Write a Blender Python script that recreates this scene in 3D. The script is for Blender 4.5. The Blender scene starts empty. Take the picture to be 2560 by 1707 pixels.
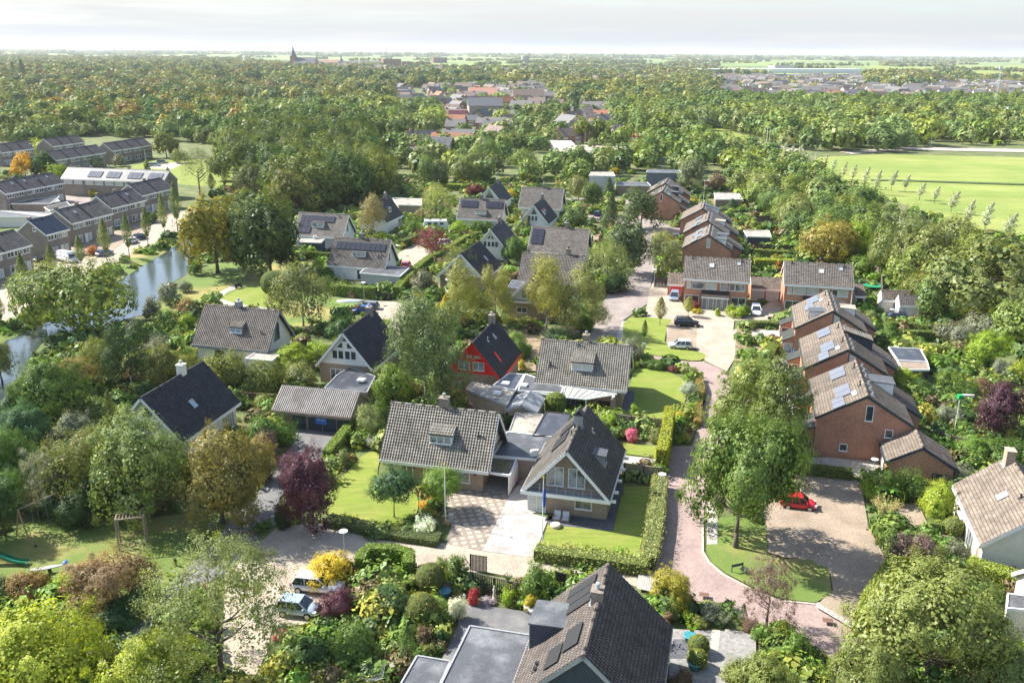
import bpy, math, random, zlib
import numpy as np
from mathutils import Vector, Matrix
R = math.radians
sc = bpy.context.scene
col = sc.collection
rnd = random.Random(7)

# ------------------------------------------------------------ camera, sky, sun, exposure
F, PITCH, CAMH, ROLL = 2250., R(17.84), 45., R(.49)       # focal length in pixels of the 2560 px wide photo
CX, CY = 1280., 853.5
cam_d = bpy.data.cameras.new('camera'); cam = bpy.data.objects.new('camera', cam_d); col.objects.link(cam)
cam_d.sensor_width = 36; cam_d.lens = 36 * F / 2560; cam_d.clip_start = 1; cam_d.clip_end = 60000
cam.matrix_world = Matrix.Translation((0, 0, CAMH)) @ Matrix.Rotation(R(90) - PITCH, 4, 'X') @ Matrix.Rotation(ROLL, 4, 'Z')
sc.camera = cam
SUN_AZ, SUN_EL = R(156), R(41)                            # direction the light comes from
w = bpy.data.worlds.new('World'); sc.world = w; w.use_nodes = True
nt = w.node_tree; nt.nodes.clear()
def N(nt, t, **kw):
    n = nt.nodes.new(t)
    for k, v in kw.items():
        if k in n.inputs: n.inputs[k].default_value = v
        else: setattr(n, k, v)
    return n
out = N(nt, 'ShaderNodeOutputWorld')
sky = N(nt, 'ShaderNodeTexSky', sky_type='NISHITA', sun_disc=False, sun_elevation=SUN_EL, sun_rotation=math.pi / 2 - SUN_AZ,
        air_density=1.0, dust_density=.9, ozone_density=1.0)
bg1 = N(nt, 'ShaderNodeBackground', Strength=.1); nt.links.new(sky.outputs[0], bg1.inputs[0])
bg2 = N(nt, 'ShaderNodeBackground', Strength=.315, Color=(.93, .965, 1, 1))
tc = N(nt, 'ShaderNodeTexCoord'); mp = N(nt, 'ShaderNodeMapping'); mp.inputs['Scale'].default_value = (1.6, 1.6, 24)
nt.links.new(tc.outputs['Generated'], mp.inputs[0])
nz = N(nt, 'ShaderNodeTexNoise', Scale=2.6, Detail=8., Roughness=.62); nt.links.new(mp.outputs[0], nz.inputs[0])
cr = N(nt, 'ShaderNodeMapRange'); cr.inputs[1].default_value = .36; cr.inputs[2].default_value = .62
nt.links.new(nz.outputs[0], cr.inputs[0])
sp = N(nt, 'ShaderNodeSeparateXYZ'); nt.links.new(tc.outputs['Generated'], sp.inputs[0])
hz = N(nt, 'ShaderNodeMapRange'); hz.inputs[1].default_value = .01; hz.inputs[2].default_value = .22; hz.inputs[3].default_value = 1.; hz.inputs[4].default_value = .25
nt.links.new(sp.outputs[2], hz.inputs[0])
mu = N(nt, 'ShaderNodeMath', operation='MULTIPLY_ADD'); nt.links.new(cr.outputs[0], mu.inputs[0]); mu.inputs[1].default_value = .3
lo = N(nt, 'ShaderNodeMapRange'); lo.inputs[1].default_value = 0.; lo.inputs[2].default_value = .14; lo.inputs[3].default_value = .95; lo.inputs[4].default_value = .0
nt.links.new(sp.outputs[2], lo.inputs[0]); nt.links.new(lo.outputs[0], mu.inputs[2])
ccm = N(nt, 'ShaderNodeMixRGB'); ccm.inputs[1].default_value = (.76, .86, .97, 1); ccm.inputs[2].default_value = (1, 1, 1, 1); nt.links.new(cr.outputs[0], ccm.inputs[0]); nt.links.new(ccm.outputs[0], bg2.inputs[0])
mx = N(nt, 'ShaderNodeMixShader'); nt.links.new(mu.outputs[0], mx.inputs[0]); nt.links.new(bg1.outputs[0], mx.inputs[1]); nt.links.new(bg2.outputs[0], mx.inputs[2])
nt.links.new(mx.outputs[0], out.inputs[0])
sl = bpy.data.lights.new('sun', 'SUN'); sl.energy = 4.7; sl.angle = R(.55); sl.color = (1, .945, .85)
so = bpy.data.objects.new('sun', sl); col.objects.link(so)
sd = Vector((math.cos(SUN_AZ) * math.cos(SUN_EL), math.sin(SUN_AZ) * math.cos(SUN_EL), math.sin(SUN_EL)))
so.rotation_euler = sd.to_track_quat('Z', 'Y').to_euler(); so.location = (0, 0, 300)
sc.view_settings.view_transform = 'Standard'; sc.view_settings.look = 'None'
HAZE = 5.5e-5
sc.view_settings.exposure = 1.4; sc.view_settings.gamma = 1
sc.cycles.max_bounces = 5; sc.cycles.diffuse_bounces = 2; sc.cycles.glossy_bounces = 2; sc.cycles.transmission_bounces = 3
sc.cycles.volume_bounces = 0; sc.cycles.transparent_max_bounces = 4; sc.cycles.use_denoising = True

# ------------------------------------------------------------ surveying: photo pixel + height -> point in the place
def ray(x, y):
    u = (x - CX) / F; v = -(y - CY) / F
    c, s = math.cos(ROLL), math.sin(ROLL)
    u, v = u * c - v * s, u * s + v * c
    return u, math.cos(PITCH) + v * math.sin(PITCH), -math.sin(PITCH) + v * math.cos(PITCH)
def at(x, y, z=0.):
    a, b, c = ray(x, y); t = (z - CAMH) / c
    return Vector((a * t, b * t, z))
def proj(p):
    X, Y, Z = p[0], p[1], p[2] - CAMH
    d = Y * math.cos(PITCH) - Z * math.sin(PITCH); v = (Y * math.sin(PITCH) + Z * math.cos(PITCH)) / d; u = X / d
    c, s = math.cos(-ROLL), math.sin(-ROLL)
    u, v = u * c - v * s, u * s + v * c
    return CX + u * F, CY - v * F, d
ORG = {'a': 1240, 'b': 800, 'c': 360, 'd': 90, '1': 0, '2': 640, '3': 1240, '4': 1860}
def px(c, x, y):                                           # survey sheets: enlargements of the photo
    if c == 'o': return x * 1.0884, y * 1.0884
    s = 3.675 if c[0] == 'd' else 3.357
    ox = {'1': 0, '2': 640, '3': 1280, '4': 1920}[c[1]] if c[0] == 'd' else ORG[c[1]]
    return ox + x / s, ORG[c[0]] + y / s
def G(c, x, y, z=0.): return at(*px(c, x, y), z)

# ------------------------------------------------------------ materials
MAT = {}
def base_mat(name):
    m = bpy.data.materials.new(name); m.use_nodes = True; nt = m.node_tree
    return m, nt, nt.nodes['Principled BSDF']
def mat(name, c, rough=.8, var=.25, scale=2., fine=25., bump=0., metal=0., spec=.4, c2=None, mix=(.45, .6), st=None):
    """plain procedural surface: colour, broad and fine variation, optional second colour in patches"""
    if name in MAT: return MAT[name]
    m, nt, b = base_mat(name); L = nt.links.new
    tc = N(nt, 'ShaderNodeTexCoord')
    n1 = N(nt, 'ShaderNodeTexNoise', Scale=scale, Detail=5.); L(tc.outputs['Object'], n1.inputs[0])
    if st: mp = N(nt, 'ShaderNodeMapping'); mp.inputs['Rotation'].default_value = (0, 0, st[0]); mp.inputs['Scale'].default_value = (st[1], st[2], 1); L(tc.outputs['Object'], mp.inputs[0]); L(mp.outputs[0], n1.inputs[0])
    n2 = N(nt, 'ShaderNodeTexNoise', Scale=fine, Detail=3.); L(tc.outputs['Object'], n2.inputs[0])
    a = N(nt, 'ShaderNodeMath', operation='ADD'); L(n1.outputs[0], a.inputs[0]); L(n2.outputs[0], a.inputs[1])
    r = N(nt, 'ShaderNodeMapRange'); L(a.outputs[0], r.inputs[0]); r.inputs[1].default_value = .7; r.inputs[2].default_value = 1.3
    r.inputs[3].default_value = 1 - var; r.inputs[4].default_value = 1 + var
    colr = N(nt, 'ShaderNodeVectorMath', operation='SCALE'); L(r.outputs[0], colr.inputs['Scale'])
    if c2:
        mr = N(nt, 'ShaderNodeMapRange'); n3 = N(nt, 'ShaderNodeTexNoise', Scale=scale * .6, Detail=7., Roughness=.65); L(tc.outputs['Object'], n3.inputs[0])
        L(n3.outputs[0], mr.inputs[0]); mr.inputs[1].default_value = mix[0]; mr.inputs[2].default_value = mix[1]
        mc = N(nt, 'ShaderNodeMixRGB'); mc.inputs[1].default_value = (*c, 1); mc.inputs[2].default_value = (*c2, 1); L(mr.outputs[0], mc.inputs[0])
        L(mc.outputs[0], colr.inputs[0])
    else: colr.inputs[0].default_value = c
    L(colr.outputs[0], b.inputs['Base Color'])
    b.inputs['Roughness'].default_value = rough; b.inputs['Metallic'].default_value = metal; b.inputs['Specular IOR Level'].default_value = spec
    if bump:
        bp = N(nt, 'ShaderNodeBump', Strength=bump, Distance=.05); L(n2.outputs[0], bp.inputs['Height']); L(bp.outputs[0], b.inputs['Normal'])
    MAT[name] = m; return m
def brick_mat(name, c1, c2, mortar, bw=.21, bh=.065, msize=.012, rot=0., wall=True, var=.3, broad=.3, rough=.9, offset=.5, spot=None):
    if name in MAT: return MAT[name]
    m, nt, b = base_mat(name); L = nt.links.new
    tc = N(nt, 'ShaderNodeTexCoord'); v = tc.outputs['Object']
    if wall:                                               # bricks run round the walls: pick x or y by the face normal
        s = N(nt, 'ShaderNodeSeparateXYZ'); L(v, s.inputs[0]); ad = N(nt, 'ShaderNodeMath', operation='ADD'); L(s.outputs[0], ad.inputs[0]); L(s.outputs[1], ad.inputs[1])
        cb = N(nt, 'ShaderNodeCombineXYZ'); L(ad.outputs[0], cb.inputs[0]); L(s.outputs[2], cb.inputs[1]); v = cb.outputs[0]
    mp = N(nt, 'ShaderNodeMapping'); mp.inputs['Rotation'].default_value = (0, 0, rot); L(v, mp.inputs[0])
    bt = N(nt, 'ShaderNodeTexBrick', Scale=1., offset=offset); bt.inputs['Brick Width'].default_value = bw; bt.inputs['Row Height'].default_value = bh
    bt.inputs['Mortar Size'].default_value = msize; bt.inputs['Color1'].default_value = (*c1, 1); bt.inputs['Color2'].default_value = (*c2, 1); bt.inputs['Mortar'].default_value = (*mortar, 1)
    L(mp.outputs[0], bt.inputs[0])
    n1 = N(nt, 'ShaderNodeTexNoise', Scale=.35, Detail=8., Roughness=.6); L(tc.outputs['Object'], n1.inputs[0])
    n2 = N(nt, 'ShaderNodeTexNoise', Scale=6., Detail=4.); L(tc.outputs['Object'], n2.inputs[0])
    a = N(nt, 'ShaderNodeMath', operation='ADD'); L(n1.outputs[0], a.inputs[0]); L(n2.outputs[0], a.inputs[1])
    r = N(nt, 'ShaderNodeMapRange'); L(a.outputs[0], r.inputs[0]); r.inputs[1].default_value = .7; r.inputs[2].default_value = 1.3
    r.inputs[3].default_value = 1 - broad; r.inputs[4].default_value = 1 + broad
    sc_ = N(nt, 'ShaderNodeVectorMath', operation='SCALE'); L(bt.outputs[0], sc_.inputs[0]); L(r.outputs[0], sc_.inputs['Scale'])
    L(sc_.outputs[0], b.inputs['Base Color']); b.inputs['Roughness'].default_value = rough
    b.inputs['Specular IOR Level'].default_value = .25
    MAT[name] = m; return m
def tile_mat(name, c, dark, moss=None, rough=.75):
    """roof tiles: every tile its own tone, dark joints with the lap shadow painted in, moss patches"""
    if name in MAT: return MAT[name]
    m, nt, b = base_mat(name); L = nt.links.new
    tc = N(nt, 'ShaderNodeTexCoord'); uv = tc.outputs['UV']
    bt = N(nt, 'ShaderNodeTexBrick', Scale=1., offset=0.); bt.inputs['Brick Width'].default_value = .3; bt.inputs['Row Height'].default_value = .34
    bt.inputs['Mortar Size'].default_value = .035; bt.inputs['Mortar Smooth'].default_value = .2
    bt.inputs['Color1'].default_value = (*[x * 1.18 for x in c], 1); bt.inputs['Color2'].default_value = (*[x * .78 for x in c], 1); bt.inputs['Mortar'].default_value = (*dark, 1)  # mortar colour: dark mossy joints plus painted shadow under the laps
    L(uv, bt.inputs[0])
    n1 = N(nt, 'ShaderNodeTexNoise', Scale=.9, Detail=8., Roughness=.65); L(tc.outputs['Object'], n1.inputs[0])
    r = N(nt, 'ShaderNodeMapRange'); L(n1.outputs[0], r.inputs[0]); r.inputs[1].default_value = .3; r.inputs[2].default_value = .7; r.inputs[3].default_value = .62; r.inputs[4].default_value = 1.3
    s = N(nt, 'ShaderNodeVectorMath', operation='SCALE'); L(bt.outputs[0], s.inputs[0]); L(r.outputs[0], s.inputs['Scale'])
    last = s.outputs[0]
    if moss:
        n2 = N(nt, 'ShaderNodeTexNoise', Scale=3.5, Detail=8., Roughness=.75); L(tc.outputs['Object'], n2.inputs[0])
        mr = N(nt, 'ShaderNodeMapRange'); L(n2.outputs[0], mr.inputs[0]); mr.inputs[1].default_value = .56; mr.inputs[2].default_value = .7; mr.inputs[4].default_value = .6
        mc = N(nt, 'ShaderNodeMixRGB'); mc.inputs[2].default_value = (*moss, 1); L(mr.outputs[0], mc.inputs[0]); L(last, mc.inputs[1]); last = mc.outputs[0]
    L(last, b.inputs['Base Color']); b.inputs['Roughness'].default_value = rough; b.inputs['Specular IOR Level'].default_value = .3
    MAT[name] = m; return m
def leaf_mat(name, attr=False, trans=.32):
    m = bpy.data.materials.new(name); m.use_nodes = True; nt = m.node_tree; nt.nodes.clear(); L = nt.links.new
    o = N(nt, 'ShaderNodeOutputMaterial')
    if attr: src = N(nt, 'ShaderNodeAttribute', attribute_name='col').outputs[0]
    else: src = N(nt, 'ShaderNodeObjectInfo').outputs['Color']
    g = N(nt, 'ShaderNodeNewGeometry')
    r = N(nt, 'ShaderNodeMapRange'); L(g.outputs['Random Per Island'], r.inputs[0]); r.inputs[3].default_value = 1.1 if attr else .95; r.inputs[4].default_value = 1.5 if attr else 1.7
    hs = N(nt, 'ShaderNodeHueSaturation'); L(src, hs.inputs['Color']); L(r.outputs[0], hs.inputs['Value'])
    r2 = N(nt, 'ShaderNodeMath', operation='MULTIPLY'); L(g.outputs['Random Per Island'], r2.inputs[0]); r2.inputs[1].default_value = 7.31
    fr = N(nt, 'ShaderNodeMath', operation='FRACT'); L(r2.outputs[0], fr.inputs[0])
    r3 = N(nt, 'ShaderNodeMapRange'); L(fr.outputs[0], r3.inputs[0]); r3.inputs[3].default_value = .47; r3.inputs[4].default_value = .52; L(r3.outputs[0], hs.inputs['Hue'])
    d = N(nt, 'ShaderNodeBsdfDiffuse'); t = N(nt, 'ShaderNodeBsdfTranslucent'); gl = N(nt, 'ShaderNodeBsdfGlossy', Roughness=.45)
    L(hs.outputs[0], d.inputs[0]); mt = N(nt, 'ShaderNodeVectorMath', operation='MULTIPLY'); L(hs.outputs[0], mt.inputs[0]); mt.inputs[1].default_value = (1.25, 1.15, .55); L(mt.outputs[0], t.inputs[0])
    m1 = N(nt, 'ShaderNodeMixShader'); m1.inputs[0].default_value = trans; L(d.outputs[0], m1.inputs[1]); L(t.outputs[0], m1.inputs[2])
    m2 = N(nt, 'ShaderNodeMixShader'); m2.inputs[0].default_value = .02; L(m1.outputs[0], m2.inputs[1]); L(gl.outputs[0], m2.inputs[2])
    L(m2.outputs[0], o.inputs[0]); MAT[name] = m; return m
LEAF = leaf_mat('leaves'); LEAFA = leaf_mat('leaves_far', True, .22)
bark = mat('bark', (.11, .09, .07), .95, .35, 3, 30); birch_bark = mat('birch_bark', (.5, .48, .44), .9, .4, 2, 12, c2=(.12, .11, .1))
white = mat('white_paint', (.78, .78, .76), .5, .06); grey_m = mat('grey_metal', (.42, .44, .45), .45, .1, metal=.3)
glass = mat('glass', (.045, .06, .075), .08, .3, .6, 2, spec=.9)
blind = mat('window_blind', (.52, .52, .48), .35, .15, 1, 9, spec=.7)
black = mat('black_plastic', (.02, .02, .022), .5, .2); navy = mat('navy_boards', (.035, .05, .075), .6, .25, 2, 14)
dkframe = mat('dark_frame', (.03, .055, .06), .5, .1)
brown_brick = brick_mat('brown_brick', (.34, .24, .17), (.27, .19, .14), (.38, .31, .24)); red_brick = brick_mat('red_brick', (.47, .205, .12), (.39, .165, .1), (.4, .26, .19))
yellow_brick = brick_mat('yellow_brick', (.3, .24, .165), (.24, .19, .13), (.3, .27, .22)); grey_brick = brick_mat('grey_brick', (.24, .2, .165), (.2, .165, .14), (.28, .25, .22))
red_paint = mat('red_paint', (.8, .03, .022), .55, .12, 1, 8); cream = mat('cream_render', (.72, .68, .6), .8, .1)
wood = mat('weathered_wood', (.26, .205, .16), .85, .3, 2, 18); darkwood = mat('dark_wood', (.05, .042, .04), .8, .3, 2, 18); tan_wood = mat('tan_wood', (.42, .27, .14), .8, .25, 2, 14)
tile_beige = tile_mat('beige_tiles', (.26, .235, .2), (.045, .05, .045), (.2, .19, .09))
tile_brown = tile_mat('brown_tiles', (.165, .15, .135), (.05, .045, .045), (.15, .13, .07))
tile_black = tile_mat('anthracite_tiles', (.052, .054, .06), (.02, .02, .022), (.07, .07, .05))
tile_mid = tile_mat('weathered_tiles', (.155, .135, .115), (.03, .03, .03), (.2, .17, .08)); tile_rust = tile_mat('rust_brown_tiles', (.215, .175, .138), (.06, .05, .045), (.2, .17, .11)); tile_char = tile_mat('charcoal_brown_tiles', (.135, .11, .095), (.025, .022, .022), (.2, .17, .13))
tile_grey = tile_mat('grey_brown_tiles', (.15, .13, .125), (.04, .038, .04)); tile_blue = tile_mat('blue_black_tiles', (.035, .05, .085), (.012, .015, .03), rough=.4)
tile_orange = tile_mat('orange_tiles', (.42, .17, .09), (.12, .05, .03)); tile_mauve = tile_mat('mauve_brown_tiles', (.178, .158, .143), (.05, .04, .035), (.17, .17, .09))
felt = mat('roofing_felt', (.085, .09, .1), .55, .25, .5, 8, c2=(.2, .21, .22), mix=(.5, .7)); felt_dark = mat('dark_roofing_felt', (.055, .06, .075), .35, .3, .6, 9, c2=(.14, .14, .15), mix=(.5, .66))
gravel = mat('roof_gravel', (.36, .32, .27), .95, .3, .8, 22, c2=(.17, .15, .13), mix=(.5, .62)); solar_m = brick_mat('solar_cells', (.02, .022, .035), (.024, .027, .04), (.055, .058, .07), .16, .16, .008, wall=False, broad=.15, rough=.22, offset=0)
solar_m.node_tree.nodes['Principled BSDF'].inputs['Specular IOR Level'].default_value = .8
corr = mat('corrugated_sheet', (.36, .34, .32), .7, .2, 1.2, 14, c2=(.24, .22, .2))

# ------------------------------------------------------------ object helpers
def tag(o, label=None, cat=None, group=None, kind=None):
    if label: o['label'] = label
    if cat: o['category'] = cat
    if group: o['group'] = group
    if kind: o['kind'] = kind
    return o
def empty(name, loc, rz, label, cat, group=None):
    o = bpy.data.objects.new(name, None); col.objects.link(o); o.location = loc; o.rotation_euler = (0, 0, rz); o.empty_display_size = .3
    return tag(o, label, cat, group)
class MB:
    def __init__(s): s.v = []; s.f = []; s.uv = None
    def add(s, vs, fs):
        k = len(s.v); s.v += [tuple(v) for v in vs]; s.f += [tuple(i + k for i in f) for f in fs]; return s
    def box(s, x0, x1, y0, y1, z0, z1):
        return s.add([(x0, y0, z0), (x1, y0, z0), (x1, y1, z0), (x0, y1, z0), (x0, y0, z1), (x1, y0, z1), (x1, y1, z1), (x0, y1, z1)],
                     [(0, 3, 2, 1), (4, 5, 6, 7), (0, 1, 5, 4), (1, 2, 6, 5), (2, 3, 7, 6), (3, 0, 4, 7)])
    def prism(s, pts, axis, a0, a1):                       # pts: outline in the other two axes
        n = len(pts)
        def P(p, a): return (a, p[0], p[1]) if axis == 'x' else ((p[0], a, p[1]) if axis == 'y' else (p[0], p[1], a))
        return s.add([P(p, a0) for p in pts] + [P(p, a1) for p in pts], [tuple(range(n))[::-1], tuple(range(n, 2 * n))] + [(i, (i + 1) % n, n + (i + 1) % n, n + i) for i in range(n)])
    def beam(s, p, q, w, h=None, up=(0, 0, 1)):
        p, q = Vector(p), Vector(q); d = (q - p).normalized(); a = d.cross(Vector(up))
        if a.length < .01: a = Vector((1, 0, 0))
        a.normalize(); b = a.cross(d).normalized(); h = h or w; a *= w / 2; b *= h / 2
        return s.add([p - a - b, p + a - b, p + a + b, p - a + b, q - a - b, q + a - b, q + a + b, q - a + b],
                     [(0, 1, 2, 3), (4, 7, 6, 5), (0, 4, 5, 1), (1, 5, 6, 2), (2, 6, 7, 3), (3, 7, 4, 0)])
    def tube(s, p, q, r0, r1=None, n=8):
        p, q = Vector(p), Vector(q); r1 = r0 if r1 is None else r1; d = (q - p).normalized(); a = d.orthogonal().normalized(); b = d.cross(a)
        vs = [p + (a * math.cos(t) + b * math.sin(t)) * r0 for t in [6.28318 * i / n for i in range(n)]] + [q + (a * math.cos(t) + b * math.sin(t)) * r1 for t in [6.28318 * i / n for i in range(n)]]
        return s.add(vs, [tuple(range(n))[::-1], tuple(range(n, 2 * n))] + [(i, (i + 1) % n, n + (i + 1) % n, n + i) for i in range(n)])
    def lathe(s, prof, c=(0, 0, 0), n=12):
        vs = []; 
        for r, z in prof: vs += [(c[0] + r * math.cos(6.28318 * i / n), c[1] + r * math.sin(6.28318 * i / n), c[2] + z) for i in range(n)]
        fs = [(k * n + i, k * n + (i + 1) % n, (k + 1) * n + (i + 1) % n, (k + 1) * n + i) for k in range(len(prof) - 1) for i in range(n)]
        fs += [tuple(range(n))[::-1], tuple(range((len(prof) - 1) * n, len(prof) * n))]
        return s.add(vs, fs)
    def build(s, name, m, parent=None, smooth=False, label=None):
        me = bpy.data.meshes.new(name); me.from_pydata(s.v, [], s.f); me.materials.append(m)
        if s.uv is not None:
            u = me.uv_layers.new(name='UVMap'); vi = np.empty(len(me.loops), int); me.loops.foreach_get('vertex_index', vi)
            u.data.foreach_set('uv', np.array(s.uv, dtype=np.float32)[vi].ravel())
        if smooth: me.polygons.foreach_set('use_smooth', [True] * len(me.polygons))
        o = bpy.data.objects.new(name, me); col.objects.link(o)
        if parent: o.parent = parent
        if label: o['label'] = label
        return o
def dup(o, parent=None, **kw):
    c = o.copy(); col.objects.link(c); c.parent = parent
    for k, v in kw.items(): setattr(c, k, v)
    for ch in KIDS.get(o.name, None) or [x for x in o.children]: dup(ch, c)
    return c
KIDS = {}
def sheet(name, pts, z, m, kind='structure', label=None, cat=None):
    P = [(p[0], p[1], z) for p in pts]; b = MB(); b.add(P, [tuple(range(len(P)))])
    o = b.build(name, m); tag(o, label, cat, kind=kind); return o
def smooth_poly(pts, k=2, closed=True):
    for _ in range(k):
        o = []; n = len(pts)
        for i in range(n):
            a, b = Vector(pts[i]), Vector(pts[(i + 1) % n]); o += [a * .75 + b * .25, a * .25 + b * .75]
        pts = o
    return pts

# ------------------------------------------------------------ foliage
def leaf_quads(P, Nn, size, rs, asp=.62, sm=None):
    """one small rhombic leaf spray per point, facing roughly along its normal"""
    n = len(P); sm = np.ones(n) if sm is None else sm; t = rs.normal(size=(n, 3)); t -= Nn * (t * Nn).sum(1)[:, None]; t /= np.linalg.norm(t, axis=1)[:, None] + 1e-9
    b = np.cross(Nn, t); s = (size * sm)[:, None] * rs.uniform(.6, 1.35, n)[:, None]
    return np.stack([P - t * s, P - b * s * asp, P + t * s, P + b * s * asp], 1)
def quads_object(name, Q, m, cols=None, parent=None, extra=None):
    """extra: MB of woody parts joined as a second material"""
    V = Q.reshape(-1, 3); nq = len(Q); idx = np.arange(nq * 4)
    ev, ef = (np.array(extra[0].v), extra[0].f) if extra else (np.zeros((0, 3)), [])
    ef4 = [f for f in ef if len(f) == 4]
    e_idx = np.array(ef4, int).reshape(-1) + nq * 4
    me = bpy.data.meshes.new(name); me.vertices.add(len(V) + len(ev)); me.vertices.foreach_set('co', np.concatenate([V, ev]).astype(np.float32).ravel())
    nf = nq + len(ef4); me.loops.add(nf * 4); me.loops.foreach_set('vertex_index', np.concatenate([idx, e_idx]).astype(np.int32))
    me.polygons.add(nf); me.polygons.foreach_set('loop_start', np.arange(0, nf * 4, 4, dtype=np.int32)); me.polygons.foreach_set('loop_total', np.full(nf, 4, np.int32))
    me.materials.append(m)
    if extra: me.materials.append(extra[1]); me.polygons.foreach_set('material_index', np.concatenate([np.zeros(nq), np.ones(len(ef4))]).astype(np.int32))
    if cols is not None:
        ca = me.color_attributes.new('col', 'FLOAT_COLOR', 'POINT'); c4 = np.ones((len(V), 4), np.float32); c4[:, :3] = np.repeat(cols, 4, 0); ca.data.foreach_set('color', c4.ravel())
    me.update(); o = bpy.data.objects.new(name, me); col.objects.link(o)
    if parent: o.parent = parent
    return o
def unit(v): return v / (np.linalg.norm(v, axis=-1, keepdims=True) + 1e-9)
def crown(shape, n, size, seed, asp=1.):
    """leaves of a crown of radius 1 (x, y) and height 1 (z 0..1); returns points, normals"""
    rs = np.random.RandomState(seed); SM = np.ones(n); crown.sm = SM
    if shape in ('broad', 'airy', 'globe', 'shrub', 'birch', 'oak'):
        K = dict(broad=12, airy=22, globe=16, shrub=7, birch=13, oak=17)[shape]; K = int(K * max(.8, asp))
        u = unit(rs.normal(size=(K, 3))); u[:, 2] = np.abs(u[:, 2]) * 1.05 - (.55 if shape != 'shrub' else .25)
        rr = dict(broad=.58, airy=.72, globe=.4, shrub=.5, birch=.6, oak=.66)[shape]
        C = u * rr * rs.uniform(.7, 1.1, (K, 1)); C[:, 2] *= asp + (asp - 1) * .35; lr = rs.uniform(.3, .5, K) if shape != 'airy' else rs.uniform(.2, .36, K)
        if shape == 'globe': lr = rs.uniform(.42, .55, K)
        if shape == 'oak': lr = rs.uniform(.28, .46, K)
        if shape == 'birch': lr *= .82
        M = dict(broad=9, airy=9, globe=8, shrub=12, birch=12, oak=7)[shape]
        s = unit(rs.normal(size=(K, M, 3))); s[:, :, 2] += .15
        sub = (C[:, None] + s * lr[:, None, None] * rs.uniform(.7, 1.08, (K, M, 1))).reshape(-1, 3); par = np.repeat(np.arange(K), M)
        keep = np.ones(len(sub), bool)
        for i in range(K):
            d = np.linalg.norm(sub - C[i], axis=1); keep &= ~((d < lr[i] * .6) & (np.repeat(np.arange(K), M) != i))
        sub, par_i = sub[keep], par[keep]
        sr = dict(broad=.09, airy=.075, globe=.12, shrub=.14, birch=.075, oak=.078)[shape]
        k = rs.randint(0, len(sub), n); wgt = rs.uniform(.45, 1.25, len(sub))[k]
        off = rs.normal(size=(n, 3)) * (sr * wgt)[:, None] * .62
        if shape == 'birch': off[:, 2] -= np.abs(rs.normal(size=n)) * .07
        P = sub[k] + off
        # filler leaves deeper inside so the sky does not show straight through the middle
        cf = dict(airy=.09, birch=.3, shrub=.25, globe=.35).get(shape, .3)
        f = rs.rand(n) < cf; ki = rs.randint(0, K, n); du = unit(rs.normal(size=(n, 3))); P[f] = (C[ki] + du * (lr[ki] * rs.uniform(.6, .86, n))[:, None])[f]
        off[f] = du[f]; SM[:] = np.where(f, 2.3, 1.)
        Nn = unit(unit(P - [0, 0, -.15]) * .5 + unit(P - C[np.where(f, ki, k // M if False else par_i[k])]) * .75 + unit(off) * .3 + rs.normal(size=(n, 3)) * .3 + [0, 0, .15])
        P[:, :2] /= np.percentile(np.linalg.norm(P[:, :2], axis=1), 90)
        z0, z1 = np.percentile(P[:, 2], .6), np.percentile(P[:, 2], 99.6); P[:, 2] = (P[:, 2] - z0) / (z1 - z0)
        return P, Nn
    if shape in ('conifer', 'column', 'cypress', 'pine', 'poplar'):
        h = rs.rand(n) ** (.75 if shape in ('conifer', 'pine') else .95)
        if shape in ('conifer', 'pine'): h = 1 - h; prof = (1 - h) ** .75 * .96 + .04
        elif shape == 'column': prof = np.clip(np.minimum((h + .08) * 3.2, (1.02 - h) ** .8 * 1.5), 0, 1)
        elif shape == 'poplar': prof = np.clip(np.minimum((h + .25) * 3., (1.03 - h) ** .6 * 1.35), 0, 1)
        else: prof = np.clip(np.minimum((h + .1) * 5, (1.0 - h) ** .7 * 1.3), .02, 1)
        nb = dict(conifer=38, pine=34, column=42, cypress=10, poplar=40)[shape]
        ba = rs.uniform(0, 6.283, nb); bh = np.linspace(0, 1, nb)
        k = np.clip((h * nb + rs.normal(size=n) * .5).astype(int), 0, nb - 1); golden = ba[k]
        nbr = 5 if shape != 'cypress' else 9
        a = golden + rs.randint(0, nbr, n) * 6.283 / nbr + rs.normal(size=n) * (.22 if shape != 'cypress' else .5)
        rad = prof * np.sqrt(rs.uniform(.15 if shape != 'cypress' else .7, 1., n)) * rs.uniform(.75, 1.12, nb)[k]
        P = np.stack([rad * np.cos(a), rad * np.sin(a), h + rs.normal(size=n) * .012 - (.05 * rad if shape in ('conifer', 'pine') else -.04 * rad)], 1)
        Nn = unit(np.stack([np.cos(a), np.sin(a), np.full(n, .55)], 1) + rs.normal(size=(n, 3)) * .5)
        return P, Nn
    if shape == 'willow':
        nb = 150; a = rs.uniform(0, 6.283, nb); r = np.sqrt(rs.rand(nb)); top = .55 + .45 * np.sqrt(np.clip(1 - r ** 2, 0, 1)) * rs.uniform(.85, 1., nb); ln = rs.uniform(.25, .72, nb) * (.4 + .6 * r)
        k = rs.randint(0, nb, n); t = rs.rand(n)
        P = np.stack([r[k] * np.cos(a[k]) * (1 + .1 * t), r[k] * np.sin(a[k]) * (1 + .1 * t), top[k] - ln[k] * t], 1) + rs.normal(size=(n, 3)) * [.035, .035, .02]
        P[:, 2] = np.clip(P[:, 2], .02, 1)
        Nn = unit(np.stack([np.cos(a[k]) * r[k], np.sin(a[k]) * r[k], .35 + .8 * (1 - t)], 1) + rs.normal(size=(n, 3)) * .45)
        return P, Nn
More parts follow.
